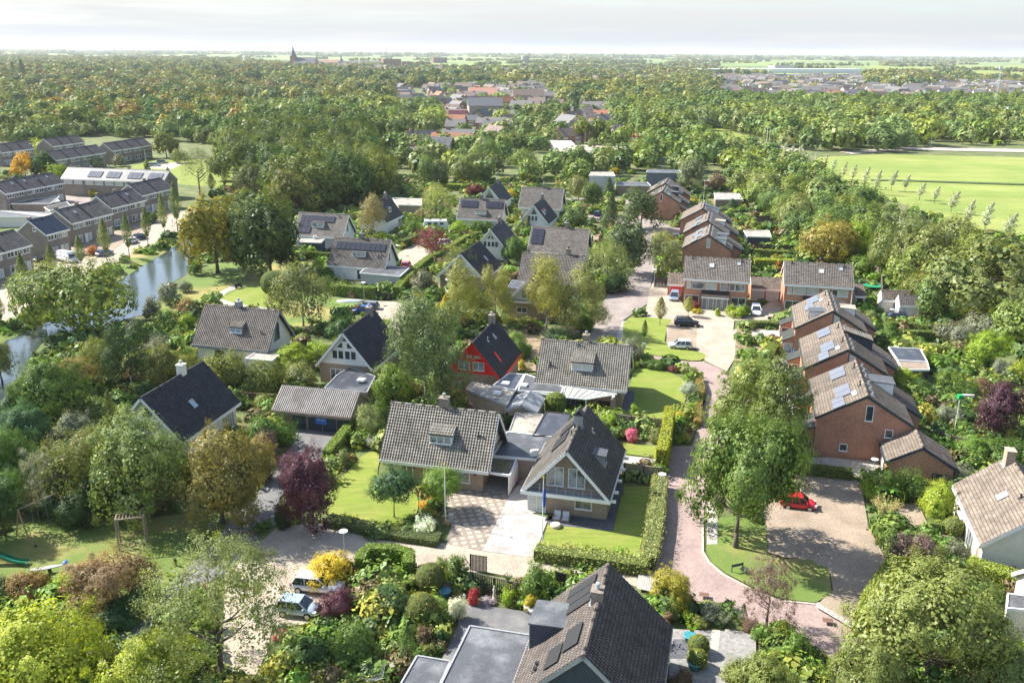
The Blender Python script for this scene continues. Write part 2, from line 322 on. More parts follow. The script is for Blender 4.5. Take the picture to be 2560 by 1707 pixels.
    if shape == 'wind':                                    # slim willow bent by the wind
        h = rs.rand(n); prof = np.clip(np.minimum((h + .12) * 2.6, (1.02 - h) ** .8 * 1.5), 0, 1); a = rs.uniform(0, 6.283, n); rad = prof * np.sqrt(rs.rand(n)) * (.75 + .3 * np.sin(h * 23 + a))
        P = np.stack([rad * np.cos(a) + .75 * h ** 2, rad * np.sin(a), h], 1); Nn = unit(np.stack([np.cos(a), np.sin(a), np.full(n, .5)], 1) + rs.normal(size=(n, 3)) * .6)
        return P, Nn
    if shape == 'grass':
        k = rs.randint(0, 60, n); a = rs.uniform(0, 6.283, 60)[k]; l = rs.uniform(.6, 1, 60)[k]; t = rs.rand(n)
        P = np.stack([np.cos(a) * l * t ** 1.5, np.sin(a) * l * t ** 1.5, np.clip(t * 1.3 - .45 * t * t * l, 0, 1)], 1) + rs.normal(size=(n, 3)) * .02
        return P, unit(rs.normal(size=(n, 3)) + [0, 0, .6])
PROTO = {}
LODN = {'broad': (30000, 11000, 2600), 'oak': (34000, 12000, 3200), 'airy': (34000, 9000, 2000), 'birch': (26000, 11000, 2600), 'globe': (14000, 6500, 1200), 'shrub': (9000, 4000, 900),
        'conifer': (14000, 5000, 1300), 'pine': (26000, 7000, 1800), 'column': (6000, 3000, 1200), 'cypress': (4600, 2200, 700), 'poplar': (9000, 3400, 900), 'willow': (20000, 9000, 2500), 'wind': (3000, 1800, 1100), 'grass': (2600, 1100, 400)}
LEAFS = {'airy': .72, 'birch': .95, 'willow': .7, 'pine': .8, 'cypress': .8, 'grass': 1.1, 'globe': .9}
BASEF = {'broad': .09, 'oak': .11, 'airy': .12, 'birch': .12, 'globe': .36, 'shrub': .0, 'conifer': .08, 'pine': .12, 'column': .26, 'cypress': 0., 'poplar': .1, 'willow': .06, 'wind': .28, 'grass': 0.}
def proto(shape, lod, var, R0, H0):
    """crown and trunk meshes for a tree about R0 wide and H0 high"""
    key = (shape, lod, var, round(math.log(R0 * R0 * H0) * 1.2))
    if key in PROTO: return PROTO[key]
    seed = zlib.crc32(repr(key).encode()) % 99991
    n = int(LODN[shape][lod] * (2.3 if R0 > 7.5 and lod == 0 else 1)); R1 = R0 * (1.15 if shape in ('broad', 'oak', 'airy', 'birch') else 1)
    area = R0 * (R0 + H0)                                  # leaf size so that the leaves cover the crown
    size = math.sqrt(area / n) * 2.7 * LEAFS.get(shape, 1.)
    P, Nn = crown(shape, n, size, seed, min(2.3, max(.6, H0 * (1 - BASEF[shape]) / (1.85 * R0)))); rs = np.random.RandomState(seed + 1)
    bf = BASEF[shape]; P = P * [R1, R1, H0 * (1 - bf)] + [0, 0, H0 * bf]
    asp = .62 if shape not in ('willow', 'grass', 'pine', 'birch') else .4
    Q = leaf_quads(P, Nn, size * .6, rs, asp, crown.sm)
    b = MB(); r = random.Random(seed)
    tr = max(.05, .025 * R0 + .012 * H0) * (.6 if shape in ('column', 'wind', 'globe', 'birch') else 1)
    if shape not in ('shrub', 'grass'):
        th = H0 * (.5 if shape in ('broad', 'oak', 'airy', 'willow', 'globe') else .9)
        segs = 4; prev = Vector((0, 0, -.1)); lean = Vector((r.uniform(-.04, .04), r.uniform(-.04, .04), 0))
        for i in range(segs):
            nx_ = Vector((0, 0, th * (i + 1) / segs)) + lean * th * (i + 1) / segs + Vector((r.uniform(-.05, .05), r.uniform(-.05, .05), 0)) * tr * 4
            b.tube(prev, nx_, tr * (1 - .75 * i / segs) * (1.25 if i == 0 else 1), tr * (1 - .75 * (i + 1) / segs), 8); prev = nx_
        for i in range(9 if lod < 2 else 4):
            a = r.uniform(0, 6.283); z = th * r.uniform(.45, 1.); p = Vector((0, 0, z)) + lean * z
            L_ = R0 * r.uniform(.4, .75); q = p + Vector((math.cos(a) * L_, math.sin(a) * L_, L_ * r.uniform(.4, .95)))
            m_ = p.lerp(q, .5) + Vector((0, 0, -.06 * L_)); b.tube(p, m_, tr * .42, tr * .28, 5); b.tube(m_, q, tr * .28, tr * .08, 5)
            if lod < 2: 
                a2 = a + r.uniform(-.9, .9); b.tube(m_, m_ + Vector((math.cos(a2), math.sin(a2), .8)) * L_ * .45, tr * .2, tr * .05, 4)
    else:
        for i in range(6):
            a = r.uniform(0, 6.283); b.tube((0, 0, 0), (math.cos(a) * R0 * .5, math.sin(a) * R0 * .5, H0 * .6), .04, .015, 4)
    if shape == 'grass': b = None
    PROTO[key] = (Q, b, R0, H0, {}); return PROTO[key]
TREES = []
PAL = dict(green=(.085, .15, .03), dark=(.05, .10, .028), deep=(.038, .075, .025), lime=(.2, .29, .03), yellow=(.34, .31, .03), olive=(.14, .17, .04), gold=(.3, .2, .035), orange=(.33, .15, .035),
           purple=(.075, .03, .042), red=(.27, .03, .035), maroon=(.12, .03, .03), grey=(.16, .18, .12), silver=(.3, .33, .25), brown=(.16, .11, .06), pale=(.2, .24, .09), fresh=(.12, .2, .035), blue=(.055, .09, .06), pink=(.5, .14, .2), white=(.6, .62, .5), straw=(.4, .34, .17), teal=(.055, .115, .045), ash=(.15, .19, .06), bright=(.24, .30, .035))
MESHC = {}
def place_tree(shape, base, rad, ht, color, label, group=None, name=None, lod=None, single=False, cat=None):
    x, y, z = base; d = math.hypot(x, y)
    if lod is None: lod = 0 if d < 150 else (1 if d < 330 else 2)
    if shape in ('shrub', 'grass', 'cypress', 'globe') and rad < 1.3: lod = min(2, lod + 1)
    var = rnd.randrange(3 if lod == 0 else 4); Q, b, R0, H0, cache = proto(shape, lod, var, rad, ht)
    kind = 'shrub' if shape in ('shrub', 'grass') else 'tree'
    name = name or dict(shrub='shrub', grass='ornamental_grass', birch='birch_tree', willow='willow_tree', conifer='conifer_tree', pine='pine_tree', cypress='cypress', poplar='poplar_tree', globe='globe_tree', column='street_tree', wind='willow_tree').get(shape, 'broadleaf_tree')
    c = PAL[color] if isinstance(color, str) else color; k = rnd.uniform(.88, 1.14); c = (c[0] * k * rnd.uniform(.94, 1.06), c[1] * k, c[2] * k, 1)
    s = (rad / R0, rad / R0, ht / H0); rz = rnd.uniform(0, 6.283) if shape != 'wind' else rnd.uniform(-.4, .4)
    cat = cat or ('shrub' if kind == 'shrub' else 'tree')
    bm = birch_bark if shape == 'birch' else bark
    if single or b is None or not b.v or kind == 'shrub':
        if 'one' not in cache:
            o = quads_object(name, Q, LEAF, extra=(b, bm) if b and b.v else None); cache['one'] = o.data
        else: o = bpy.data.objects.new(name, cache['one']); col.objects.link(o)
        o.location = base; o.scale = s; o.rotation_euler[2] = rz; o.color = c; tag(o, label, cat, group); return o
    root = empty(name, base, rz, label, cat, group); root.scale = s
    if 'c' not in cache:
        cr_ = quads_object('crown', Q, LEAF); tk = b.build('trunk', bm, smooth=True); cache['c'], cache['t'] = cr_.data, tk.data
    else:
        cr_ = bpy.data.objects.new('crown', cache['c']); tk = bpy.data.objects.new('trunk', cache['t']); col.objects.link(cr_); col.objects.link(tk)
    cr_.parent = tk.parent = root; cr_.color = c; return root
def height_at(base, topy):
    lo_, hi_ = 0., 120.
    for _ in range(30):
        m = (lo_ + hi_) / 2
        if proj((base[0], base[1], m))[1] > topy: lo_ = m
        else: hi_ = m
    return lo_
def tree(sheet_, shape, bx, by, ty, hw, color, label, group=None, **kw):
    """a tree surveyed on the photo: foot (bx, by), top ty, half width hw"""
    b = G(sheet_, bx, by); top = px(sheet_, bx, ty)[1]; h = max(.3, height_at(b, top)); d = proj((b[0], b[1], h * .5))[2]
    s = 1.0884 if sheet_ == 'o' else (1 / 3.675 if sheet_[0] == 'd' else 1 / 3.357)
    return place_tree(shape, b, hw * s * d / F, h, color, label, group, **kw)
def leafy_hull(name, V, m_in, size, color, parent_tag, density=55, straws=False, jitter=.06):
    """clipped hedge or topiary: dark twiggy body with leaves over its faces. V: list of quads (4 points)"""
    rs = np.random.RandomState(len(V) * 7 + int(abs(V[0][0][0]) * 10)); Ps, Ns = [], []
    for q in V:
        a, b, c, d = [np.array(p, float) for p in q]; nrm = np.cross(b - a, d - a); ar = (np.linalg.norm(nrm) + np.linalg.norm(np.cross(c - b, c - d))) / 2
        if ar < 1e-6: continue
        nrm = unit(nrm); n = max(3, int(ar * density)); u, v = rs.rand(n, 1), rs.rand(n, 1)
        P = a * (1 - u) * (1 - v) + b * u * (1 - v) + c * u * v + d * (1 - u) * v + nrm * rs.normal(size=(n, 1)) * jitter + rs.normal(size=(n, 3)) * jitter * .6
        if straws: P[:, 2] += rs.rand(n) * .45
        Ps.append(P); Ns.append(unit(nrm + rs.normal(size=(n, 3)) * (.55 if not straws else .9)))
    P = np.concatenate(Ps); Nn = np.concatenate(Ns); Q = leaf_quads(P, Nn, size, rs, .62 if not straws else .22)
    body = MB()
    for q in V: body.add([np.array(p) for p in q], [(0, 1, 2, 3)])
    o = quads_object(name, Q, LEAF, extra=(body, hedge_in)); k = rnd.uniform(.93, 1.07); c = PAL[color] if isinstance(color, str) else color
    o.color = (c[0] * k, c[1] * k, c[2] * k, 1); tag(o, *parent_tag); return o
hedge_in = mat('twigs', (.06, .085, .02), .95, .3, 3, 20)
def hedge(pts, wd, ht, color, label, group=None, size=.075, straws=False, dens=None):
    """hedge along ground points"""
    P = [Vector((p[0], p[1], 0)) for p in pts]; Ls, Rs = [], []
    dense = []
    for i in range(len(P) - 1):
        n = max(1, int((P[i + 1] - P[i]).length / 1.2)); dense += [P[i].lerp(P[i + 1], k / n) for k in range(n)]
    dense.append(P[-1]); P = dense; hs = []
    for i, p in enumerate(P):
        t = (P[min(i + 1, len(P) - 1)] - P[max(i - 1, 0)]); t.normalize(); n = Vector((-t.y, t.x, 0)); k = rnd.uniform(.93, 1.07)
        Ls.append(p + n * wd / 2 * k); Rs.append(p - n * wd / 2 * k); hs.append(ht * rnd.uniform(.96, 1.04))
    V = []
    up = lambda p, h, f=1.: Vector((p.x, p.y, h))
    for i in range(len(P) - 1):
        l0, l1, r0, r1, h0, h1 = Ls[i], Ls[i + 1], Rs[i], Rs[i + 1], hs[i], hs[i + 1]
        V += [(up(r0, h0), up(r1, h1), up(l1, h1), up(l0, h0)), (up(r0, 0), up(r1, 0), up(r1, h1), up(r0, h0)), (up(l1, 0), up(l0, 0), up(l0, h0), up(l1, h1))]
    V += [(up(Ls[0], 0), up(Rs[0], 0), up(Rs[0], hs[0]), up(Ls[0], hs[0])), (up(Rs[-1], 0), up(Ls[-1], 0), up(Ls[-1], hs[-1]), up(Rs[-1], hs[-1]))]
    d = P[0].length; size = max(size, .00085 * d); dens = dens or min(260, 1.1 / (size * size))
    return leafy_hull('hedge' if not straws else 'reed_grass_hedge', V, hedge_in, size, color, (label, 'hedge', group), density=dens, straws=straws, jitter=.06 if not straws else .12)
def topiary(c, prof, color, label, name='topiary', cat='topiary', group=None, n=12, sx=1., sy=1., rz=0.):
    V = []
    for k in range(len(prof) - 1):
        for i in range(n):
            a0, a1 = 6.28318 * i / n, 6.28318 * (i + 1) / n
            def Pt(r, z, a):
                x, y = r * math.cos(a) * sx, r * math.sin(a) * sy
                return (c[0] + x * math.cos(rz) - y * math.sin(rz), c[1] + x * math.sin(rz) + y * math.cos(rz), c[2] + z)
            (r0, z0), (r1, z1) = prof[k], prof[k + 1]
            V.append((Pt(r0, z0, a0), Pt(r0, z0, a1), Pt(r1, z1, a1), Pt(r1, z1, a0)))
    return leafy_hull(name, V, hedge_in, .06, color, (label, cat, group), density=90, jitter=.035)
def ball(r, z0=0.): return [(r * math.cos(t) + .01, z0 + r + r * math.sin(t)) for t in [(-.45 + .1 * i) * math.pi for i in range(10)]] + [(.01, z0 + 2 * r)]

# ------------------------------------------------------------ houses
FOOT = []
class House:
    """local frame: x along the ridge, e side = -y, f side = +y; z up"""
    def __init__(h, label, cx, cy, th, L, W, ze, zr, roof=None, wall=None, group=None, name='house', cat='house', We=None, Wf=None, zee=None, zef=None, over=.45, gap=.8, trim=None, tiles=True, barge=.26, fine=None):
        h.root = empty(name, (cx, cy, 0), R(th), label, cat, group)
        h.L, h.ze, h.zr = L, ze, zr; h.roofm, h.wallm = roof or tile_brown, wall or brown_brick; h.trim = trim or white
        h.We, h.Wf = We or W / 2, Wf or W / 2; h.zee, h.zef = zee or ze, zef or ze; h.over, h.gap = over, gap
        h.d = math.hypot(cx, cy)
        h.fine = (h.d < 190) if fine is None else fine
        FOOT.append((cx, cy, R(th), L / 2 - .3, W / 2))
        h.xl = L / 2 - gap; h.ye, h.yf = h.We - over, h.Wf - over
    def z_under(h, y):
        m = (h.zr - h.zee) / h.We if y < 0 else (h.zr - h.zef) / h.Wf
        return h.zr - m * abs(y)
    def walls(h, m=None, gable=None, z0=0., body=True):
        m = m or h.wallm; xl = h.xl
        ztop_e, ztop_f = h.z_under(-h.ye) - .12, h.z_under(h.yf) - .12
        if gable:                                          # boarded triangle over a brick ground floor
            zc = min(ztop_e, ztop_f) - .02
            MB().box(-xl, xl, -h.ye, h.yf, z0, zc).build('wall', m, h.root)
            for s in (-1, 1):
                MB().prism([(-h.ye, zc + .003), (h.yf, zc + .003), (h.yf, ztop_f), (0, h.zr - .12), (-h.ye, ztop_e)], 'x', s * (xl + .003) if s < 0 else xl - .15, -xl + .15 if s < 0 else xl + .003).build('gable_boards', gable, h.root)
        else: MB().prism([(-h.ye, z0), (h.yf, z0), (h.yf, ztop_f), (0, h.zr - .12), (-h.ye, ztop_e)], 'x', -xl, xl).build('wall', m, h.root)
    def slope(h, side, x, s, up=0.):
        Wd, ze = (h.We, h.zee) if side < 0 else (h.Wf, h.zef); a = math.atan2(h.zr - ze, Wd)
        return Vector((x, side * (s * math.cos(a) + up * math.sin(a)), h.zr - s * math.sin(a) + up * math.cos(a)))
    def slen(h, side): return math.hypot(h.We if side < 0 else h.Wf, h.zr - (h.zee if side < 0 else h.zef))
    def roof(h, sides=(-1, 1), ridge=True, flat_trim=False):
        vs, fs, uv = [], [], []; L = h.L
        for sd_ in sides:
            sl_ = h.slen(sd_); rows = max(3, int(sl_ / .34)); 
            if h.fine:
                nxs = int(L / .3) * 4; xs = [-L / 2 + L * i / nxs for i in range(nxs + 1)]; rr = []
                for j in range(rows): rr += [(sl_ * j / rows + .002, .0), (sl_ * (j + 1) / rows, .045)]
            else: nxs = 1; xs = [-L / 2, L / 2]; rr = [(0, 0), (sl_, 0)]
            k0 = len(vs); n = len(xs)
            for s, lift in rr:
                for i, x in enumerate(xs):
                    wv = .03 * (math.cos(6.28318 * (x + L / 2) / .3) ) if h.fine else 0
                    vs.append(tuple(h.slope(sd_, x, s, .05 + lift + wv))); uv.append((x + 50, s + 50))
            for j in range(len(rr) - 1):
                for i in range(n - 1):
                    a = k0 + j * n + i; q = (a, a + 1, a + n + 1, a + n); fs.append(q if sd_ > 0 else q[::-1])
        b = MB(); b.v, b.f = vs, fs
        for sd_ in sides:                                   # underside and edges
            k0 = len(b.v); sl_ = h.slen(sd_)
            P = [h.slope(sd_, -L / 2, 0, 0), h.slope(sd_, L / 2, 0, 0), h.slope(sd_, L / 2, sl_, 0), h.slope(sd_, -L / 2, sl_, 0)]
            Q = [h.slope(sd_, -L / 2, 0, -.1), h.slope(sd_, L / 2, 0, -.1), h.slope(sd_, L / 2, sl_, -.1), h.slope(sd_, -L / 2, sl_, -.1)]
            b.add(P + Q, [(0, 1, 2, 3), (4, 7, 6, 5), (0, 4, 5, 1), (1, 5, 6, 2), (2, 6, 7, 3), (3, 7, 4, 0)]); uv += [(1, 1)] * 8
        if ridge and len(sides) == 2:
            if h.fine:
                k = int(L / .4); n = 6
                for i in range(k):
                    x0, x1 = -L / 2 + L * i / k, -L / 2 + L * (i + 1) / k
                    b.tube((x0, 0, h.zr - .01), (x1 + .03, 0, h.zr + .02), .15, .13, n)
                    uv += [(x0 + 50, .17)] * (2 * n)
            else: b.tube((-L / 2, 0, h.zr), (L / 2, 0, h.zr), .14, .14, 6); uv += [(1, .17)] * 12
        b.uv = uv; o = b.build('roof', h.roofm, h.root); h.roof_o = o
        # barge boards and gutters, one piece per edge
        for sd_ in sides:
            sl_ = h.slen(sd_)
            for x in (-L / 2 + .03, L / 2 - .03): MB().beam(h.slope(sd_, x, -.05, -.1), h.slope(sd_, x, sl_ + .02, -.1), .09, .3, up=(0, 0, 1)).build('barge_board', h.trim, h.root)
            Wd, ze = (h.We, h.zee) if sd_ < 0 else (h.Wf, h.zef)
            y0, y1 = sorted((sd_ * (Wd - .02), sd_ * (Wd + .12))); MB().box(-L / 2 + .08, L / 2 - .08, y0, y1, ze - .34, ze + .02).build('gutter', h.trim, h.root)
        return o
    def wallpt(h, side, a, z, out=0.):
        if side == 'e': return Vector((a, -h.ye - out, z))
        if side == 'f': return Vector((-a, h.yf + out, z))
        if side == 'r1': return Vector((h.xl + out, a, z))
        return Vector((-h.xl - out, -a, z))
    def opening(h, side, a, z, w_, ht, n=2, kind='window', pane=None, fm=None, parent=None, out=0.006, label=None, bars=()):
        """window or door: frame as a part, its pane as a sub-part. a = centre along the wall, z = sill"""
        fm = fm or h.trim; f = MB(); t = .075 if h.d < 200 else .1
        U = (h.wallpt(side, 1, 0) - h.wallpt(side, 0, 0)); Nn = (h.wallpt(side, 0, 0, 1) - h.wallpt(side, 0, 0)); Z = Vector((0, 0, 1)); O = h.wallpt(side, a, z, out)
        def bx(mb, u0, u1, z0, z1, d0, d1):
            P = [O + U * u + Nn * d + Z * zz for u, d, zz in ((u0, d0, z0), (u1, d0, z0), (u1, d1, z0), (u0, d1, z0), (u0, d0, z1), (u1, d0, z1), (u1, d1, z1), (u0, d1, z1))]
            mb.add(P, [(0, 1, 2, 3), (4, 7, 6, 5), (0, 4, 5, 1), (1, 5, 6, 2), (2, 6, 7, 3), (3, 7, 4, 0)])
        hw = w_ / 2
        bx(f, -hw, -hw + t, 0, ht, 0, .08); bx(f, hw - t, hw, 0, ht, 0, .08); bx(f, -hw + t, hw - t, 0, t, 0, .08); bx(f, -hw + t, hw - t, ht - t, ht, 0, .08)
        for i in range(1, n):
            u = -hw + w_ * i / n; bx(f, u - t / 2, u + t / 2, t, ht - t, 0, .075)
        for zb in bars: bx(f, -hw + t, hw - t, zb, zb + t * .8, 0, .07)
        if kind == 'window': bx(f, -hw - .05, hw + .05, -.06, -.002, 0, .14)
        fo = f.build(kind, fm, parent or h.root, label=label)
        g = MB(); bx(g, -hw + t, hw - t, t, ht - t, .01, .03); g.build('pane' if kind == 'window' else ('door_leaf' if kind in ('garage_door', 'door') else 'pane'), pane or glass, fo); return fo
    def poly_window(h, side, pts, pane=None, fm=None):
        """glazing of any outline in a gable: pts (a, z)"""
        f = MB(); n = len(pts); fm = fm or h.trim
        for i in range(n):
            f.beam(h.wallpt(side, pts[i][0], pts[i][1], .045), h.wallpt(side, pts[(i + 1) % n][0], pts[(i + 1) % n][1], .045), .1, .09)
        fo = f.build('gable_window', fm, h.root); g = MB(); g.add([h.wallpt(side, a, z, .03) for a, z in pts], [tuple(range(n))]); g.build('pane', pane or glass, fo)
    def chimney(h, x, y=0., w_=.9, d_=.7, top=1.1, m=None, pot=True, cap=None):
        z0 = h.z_under(y) - .5; b = MB().box(x - w_ / 2, x + w_ / 2, y - d_ / 2, y + d_ / 2, z0, h.zr + top); b.box(x - w_ / 2 - .06, x + w_ / 2 + .06, y - d_ / 2 - .06, y + d_ / 2 + .06, h.zr + top, h.zr + top + .08)
        o = b.build('chimney', m or grey_brick, h.root)
        MB().box(x - w_ / 2 - .12, x + w_ / 2 + .12, y - d_ / 2 - .14, y + d_ / 2 + .14, h.z_under(y) - .35, h.z_under(abs(y) + d_ / 2) + .14).build('flashing', lead, o)
        if pot: MB().lathe([(.14, 0), (.14, .28), (.2, .3), (.17, .46), (.02, .5)], (x, y, h.zr + top + .08), 10).build('chimney_pot', grey_m if pot == 1 else black, o)
    def pipe(h, side, x, s, ht=.55, m=None, r=.07):
        p = h.slope(side, x, s, 0); b = MB(); b.tube(p, p + Vector((0, 0, ht)), r, n=8); b.tube(p + Vector((0, 0, ht)), p + Vector((0, 0, ht + .1)), r * 1.6, n=8); b.beam(h.slope(side, x, s - .25, .08), h.slope(side, x, s + .25, .08), .4, .05)
        b.build('vent_pipe', m or black, h.root)
    def skylight(h, side, x, s, w_=.8, ln=1.1, pane=None):
        def quad(mb, x0, x1, s0, s1, u0, u1):
            P = [h.slope(side, xx, ss, uu) for xx, ss, uu in ((x0, s0, u0), (x1, s0, u0), (x1, s1, u0), (x0, s1, u0), (x0, s0, u1), (x1, s0, u1), (x1, s1, u1), (x0, s1, u1))]
            mb.add(P, [(0, 1, 2, 3), (4, 7, 6, 5), (0, 4, 5, 1), (1, 5, 6, 2), (2, 6, 7, 3), (3, 7, 4, 0)])
        f = MB(); t = .08; x0, x1, s0, s1 = x - w_ / 2, x + w_ / 2, s, s + ln
        quad(f, x0, x1, s0, s0 + t, .03, .2); quad(f, x0, x1, s1 - t, s1, .03, .2); quad(f, x0, x0 + t, s0 + t, s1 - t, .03, .2); quad(f, x1 - t, x1, s0 + t, s1 - t, .03, .2)
        o = f.build('skylight', grey_m, h.root); g = MB(); quad(g, x0 + t, x1 - t, s0 + t, s1 - t, .05, .17); g.build('pane', pane or skyglass, o)
    def solar(h, side, x0, s0, nx, ns, pw=1.05, ph=1.7, m=None):
        for i in range(nx):
            for j in range(ns):
                b = MB(); P = []
                for u in (.17, .21):
                    for xx, ss in ((0, 0), (pw - .07, 0), (pw - .07, ph - .07), (0, ph - .07)): P.append(h.slope(side, x0 + i * pw + xx, s0 + j * ph + ss, u))
                b.add(P, [(0, 1, 2, 3), (4, 7, 6, 5), (0, 4, 5, 1), (1, 5, 6, 2), (2, 6, 7, 3), (3, 7, 4, 0)]); b.build('solar_panel', m or solar_m, h.root)
    def dormer(h, side, x, w_, yf, ht, pitch=.3, m=None, roofm=None, n=3, pane=None, over=.12, fm=None, sill=.08):
        """yf: distance of the dormer front from the ridge line; ht its height over the roof there"""
        Wd, ze = (h.We, h.zee) if side < 0 else (h.Wf, h.zef); k = (h.zr - ze) / Wd; z0 = h.zr - k * yf - .1; z1 = z0 + .1 + ht
        ym = (h.zr - z1 - pitch * yf) / (k - pitch); zm = h.zr - k * ym; ym = max(ym, .15)
        pr = [(side * yf, z0), (side * yf, z1), (side * ym, zm)]
        b = MB().prism(pr, 'x', x - w_ / 2, x + w_ / 2); d = b.build('dormer', m or h.trim, h.root)
        q = MB(); yo = yf + over * 1.4
        q.prism([(side * yo, z1 - pitch * (yo - yf) + .01), (side * yo, z1 - pitch * (yo - yf) + .11), (side * (ym - .12), zm + .12), (side * (ym - .12), zm + .01)], 'x', x - w_ / 2 - over, x + w_ / 2 + over)
        if roofm is not None and h.fine and pitch > .15:
            nx_ = int((w_ + 2 * over) / .3) * 4; rows = max(2, int((yo - ym) / .33)); k0 = len(q.v); vs = []; uv = [(1, 1)] * k0
            for j in range(rows + 1):
                for lift in ((0,) if j == 0 else ((.045, 0) if j < rows else (.045,))):
                    yy = ym - .12 + (yo - ym + .12) * j / rows
                    for i in range(nx_ + 1):
                        xx = x - w_ / 2 - over + (w_ + 2 * over) * i / nx_; vs.append((xx, side * yy, zm + .13 - pitch * (yy - ym) + lift + .03 * math.cos(6.28318 * i / 4))); uv.append((xx + 50, yy + 50))
            n_ = nx_ + 1; R_ = len(vs) // n_; q.add(vs, [((a := j * n_ + i), a + 1, a + n_ + 1, a + n_)[::1 if side > 0 else -1] for j in range(R_ - 1) for i in range(nx_)]); q.uv = uv
        q.build('dormer_roof', roofm or felt, d)
        sv = (h.ye, h.yf, h.xl); h.ye = h.yf = yf
        h.opening('e' if side < 0 else 'f', x if side < 0 else -x, z0 + .1 + sill, w_ - .16, ht - sill - .1, n, pane=pane, parent=d, fm=fm); h.ye, h.yf, h.xl = sv
        return d
lead = mat('lead_flashing', (.3, .31, .32), .5, .2); skyglass = mat('painted_sky_glass', (.35, .42, .5), .08, .15, .5, 1, spec=1.)  # pale blue base colour paints the reflected sky into the panes
curtain = mat('curtained_pane', (.3, .33, .35), .12, .45, .8, 7, spec=.8, c2=(.07, .08, .09), mix=(.45, .55))
def flat_block(name, pts, z0, z1, wallm, topm, label, cat, trim=None, rim=.18, group=None, parent=None, wall=True):
    """flat-roofed block from its roof outline on the photo survey (world points)"""
    c = sum((Vector((p[0], p[1], 0)) for p in pts), Vector()) / len(pts); L_ = [(p[0] - c.x, p[1] - c.y) for p in pts]
    if sum(L_[i][0] * L_[(i + 1) % len(L_)][1] - L_[(i + 1) % len(L_)][0] * L_[i][1] for i in range(len(L_))) < 0: L_ = L_[::-1]
    root = empty(name, (c.x, c.y, 0), 0, label, cat, group)
    FOOT.append((c.x, c.y, 0, max(abs(p[0]) for p in L_) * .9, max(abs(p[1]) for p in L_) * .9))
    ins = lambda f: [(p[0] * f, p[1] * f) for p in L_]
    if wall: MB().prism(ins(.97), 'z', z0, z1 - .25).build('wall', wallm, root)
    MB().prism(ins(.985), 'z', z1 - .245, z1 - .06).build('roof', topm, root)
    t = MB(); n = len(L_); 
    for i in range(n): t.beam((*L_[i], z1 - .1), (*L_[(i + 1) % n], z1 - .1), .14, .26)
    t.build('roof_edge', trim or white, root); return root

# ------------------------------------------------------------ ground, water, roads, lawns
m_ground = mat('garden_soil_and_ground_cover', (.085, .125, .035), .95, .4, .25, 3., c2=(.17, .16, .07), mix=(.42, .66))
m_lawn = mat('mown_lawn', (.165, .225, .028), .95, .25, .5, 30, bump=.6, c2=(.25, .25, .06), mix=(.42, .72), st=(.24, .6, 5.))
m_rough = mat('rough_grass', (.12, .18, .035), .95, .3, .12, 14, bump=.8, c2=(.31, .25, .09), mix=(.48, .64))
m_field = mat('meadow_grass', (.17, .235, .042), .95, .2, .05, 1.2, c2=(.25, .28, .07), mix=(.4, .62), st=(.35, .25, 3.))
m_far = mat('far_meadows', (.22, .3, .07), .95, .3, .0021, .012, c2=(.11, .17, .06), mix=(.45, .55))
pave_pink = brick_mat('pink_pavers', (.37, .275, .255), (.30, .225, .21), (.24, .19, .17), .21, .105, .012, rot=R(-13.9), wall=False, broad=.22)
pave_beige = brick_mat('beige_pavers', (.44, .375, .30), (.36, .31, .25), (.27, .23, .18), .21, .105, .012, rot=R(-13.9), wall=False, broad=.3)
pave_grey = brick_mat('grey_pavers', (.31, .265, .24), (.26, .225, .205), (.19, .165, .15), .3, .3, .012, rot=R(-13.9), wall=False, broad=.3)
pave_brown = brick_mat('brown_pavers', (.36, .285, .215), (.28, .22, .17), (.2, .17, .13), .21, .105, .012, rot=R(-13.9), wall=False, broad=.32)
slab = brick_mat('concrete_slabs', (.42, .39, .35), (.37, .345, .31), (.24, .22, .19), .6, .6, .02, rot=R(-13.9), wall=False, broad=.3, offset=0)
slab_dark = brick_mat('bluestone_slabs', (.12, .125, .14), (.095, .1, .115), (.06, .06, .065), .6, .6, .02, rot=R(-13.9), wall=False, broad=.3)
concrete = mat('worn_white_concrete', (.42, .40, .38), .85, .16, .7, 5, c2=(.3, .285, .27), mix=(.46, .6))
checker = brick_mat('slab_and_cobble_drive', (.42, .37, .30), (.37, .33, .27), (.24, .20, .165), .85, .85, .2, rot=R(-13.9), wall=False, broad=.25, offset=0)
asphalt = mat('asphalt', (.13, .13, .135), .9, .2, .6, 30, c2=(.19, .185, .18), mix=(.45, .62)); pebble = mat('pebbles', (.29, .28, .27), .95, .4, 3, 30, bump=1.)
soil = mat('bare_soil', (.27, .2, .13), .95, .3, 1, 12, c2=(.13, .11, .06), mix=(.5, .62)); kerb_m = mat('kerb_stone', (.42, .37, .32), .9, .2, 1, 12)
road_far = mat('pale_road', (.4, .36, .3), .9, .15, .3, 3)
wm, nt, b = base_mat('canal_water'); b.inputs['Base Color'].default_value = (.045, .06, .06, 1); b.inputs['Roughness'].default_value = .06; b.inputs['Specular IOR Level'].default_value = 1.
b.inputs['IOR'].default_value = 1.5
n_ = N(nt, 'ShaderNodeTexNoise', Scale=1.3, Detail=4.); bp = N(nt, 'ShaderNodeBump', Strength=.22, Distance=.1); nt.links.new(n_.outputs[0], bp.inputs['Height']); nt.links.new(bp.outputs[0], b.inputs['Normal'])
tcw = N(nt, 'ShaderNodeTexCoord'); mpw = N(nt, 'ShaderNodeMapping'); mpw.inputs['Scale'].default_value = (1, 2.2, 1); nt.links.new(tcw.outputs['Object'], mpw.inputs[0]); nt.links.new(mpw.outputs[0], n_.inputs[0])
S = lambda c, pts: [G(c, x, y) for x, y in pts]
LAWNS = []
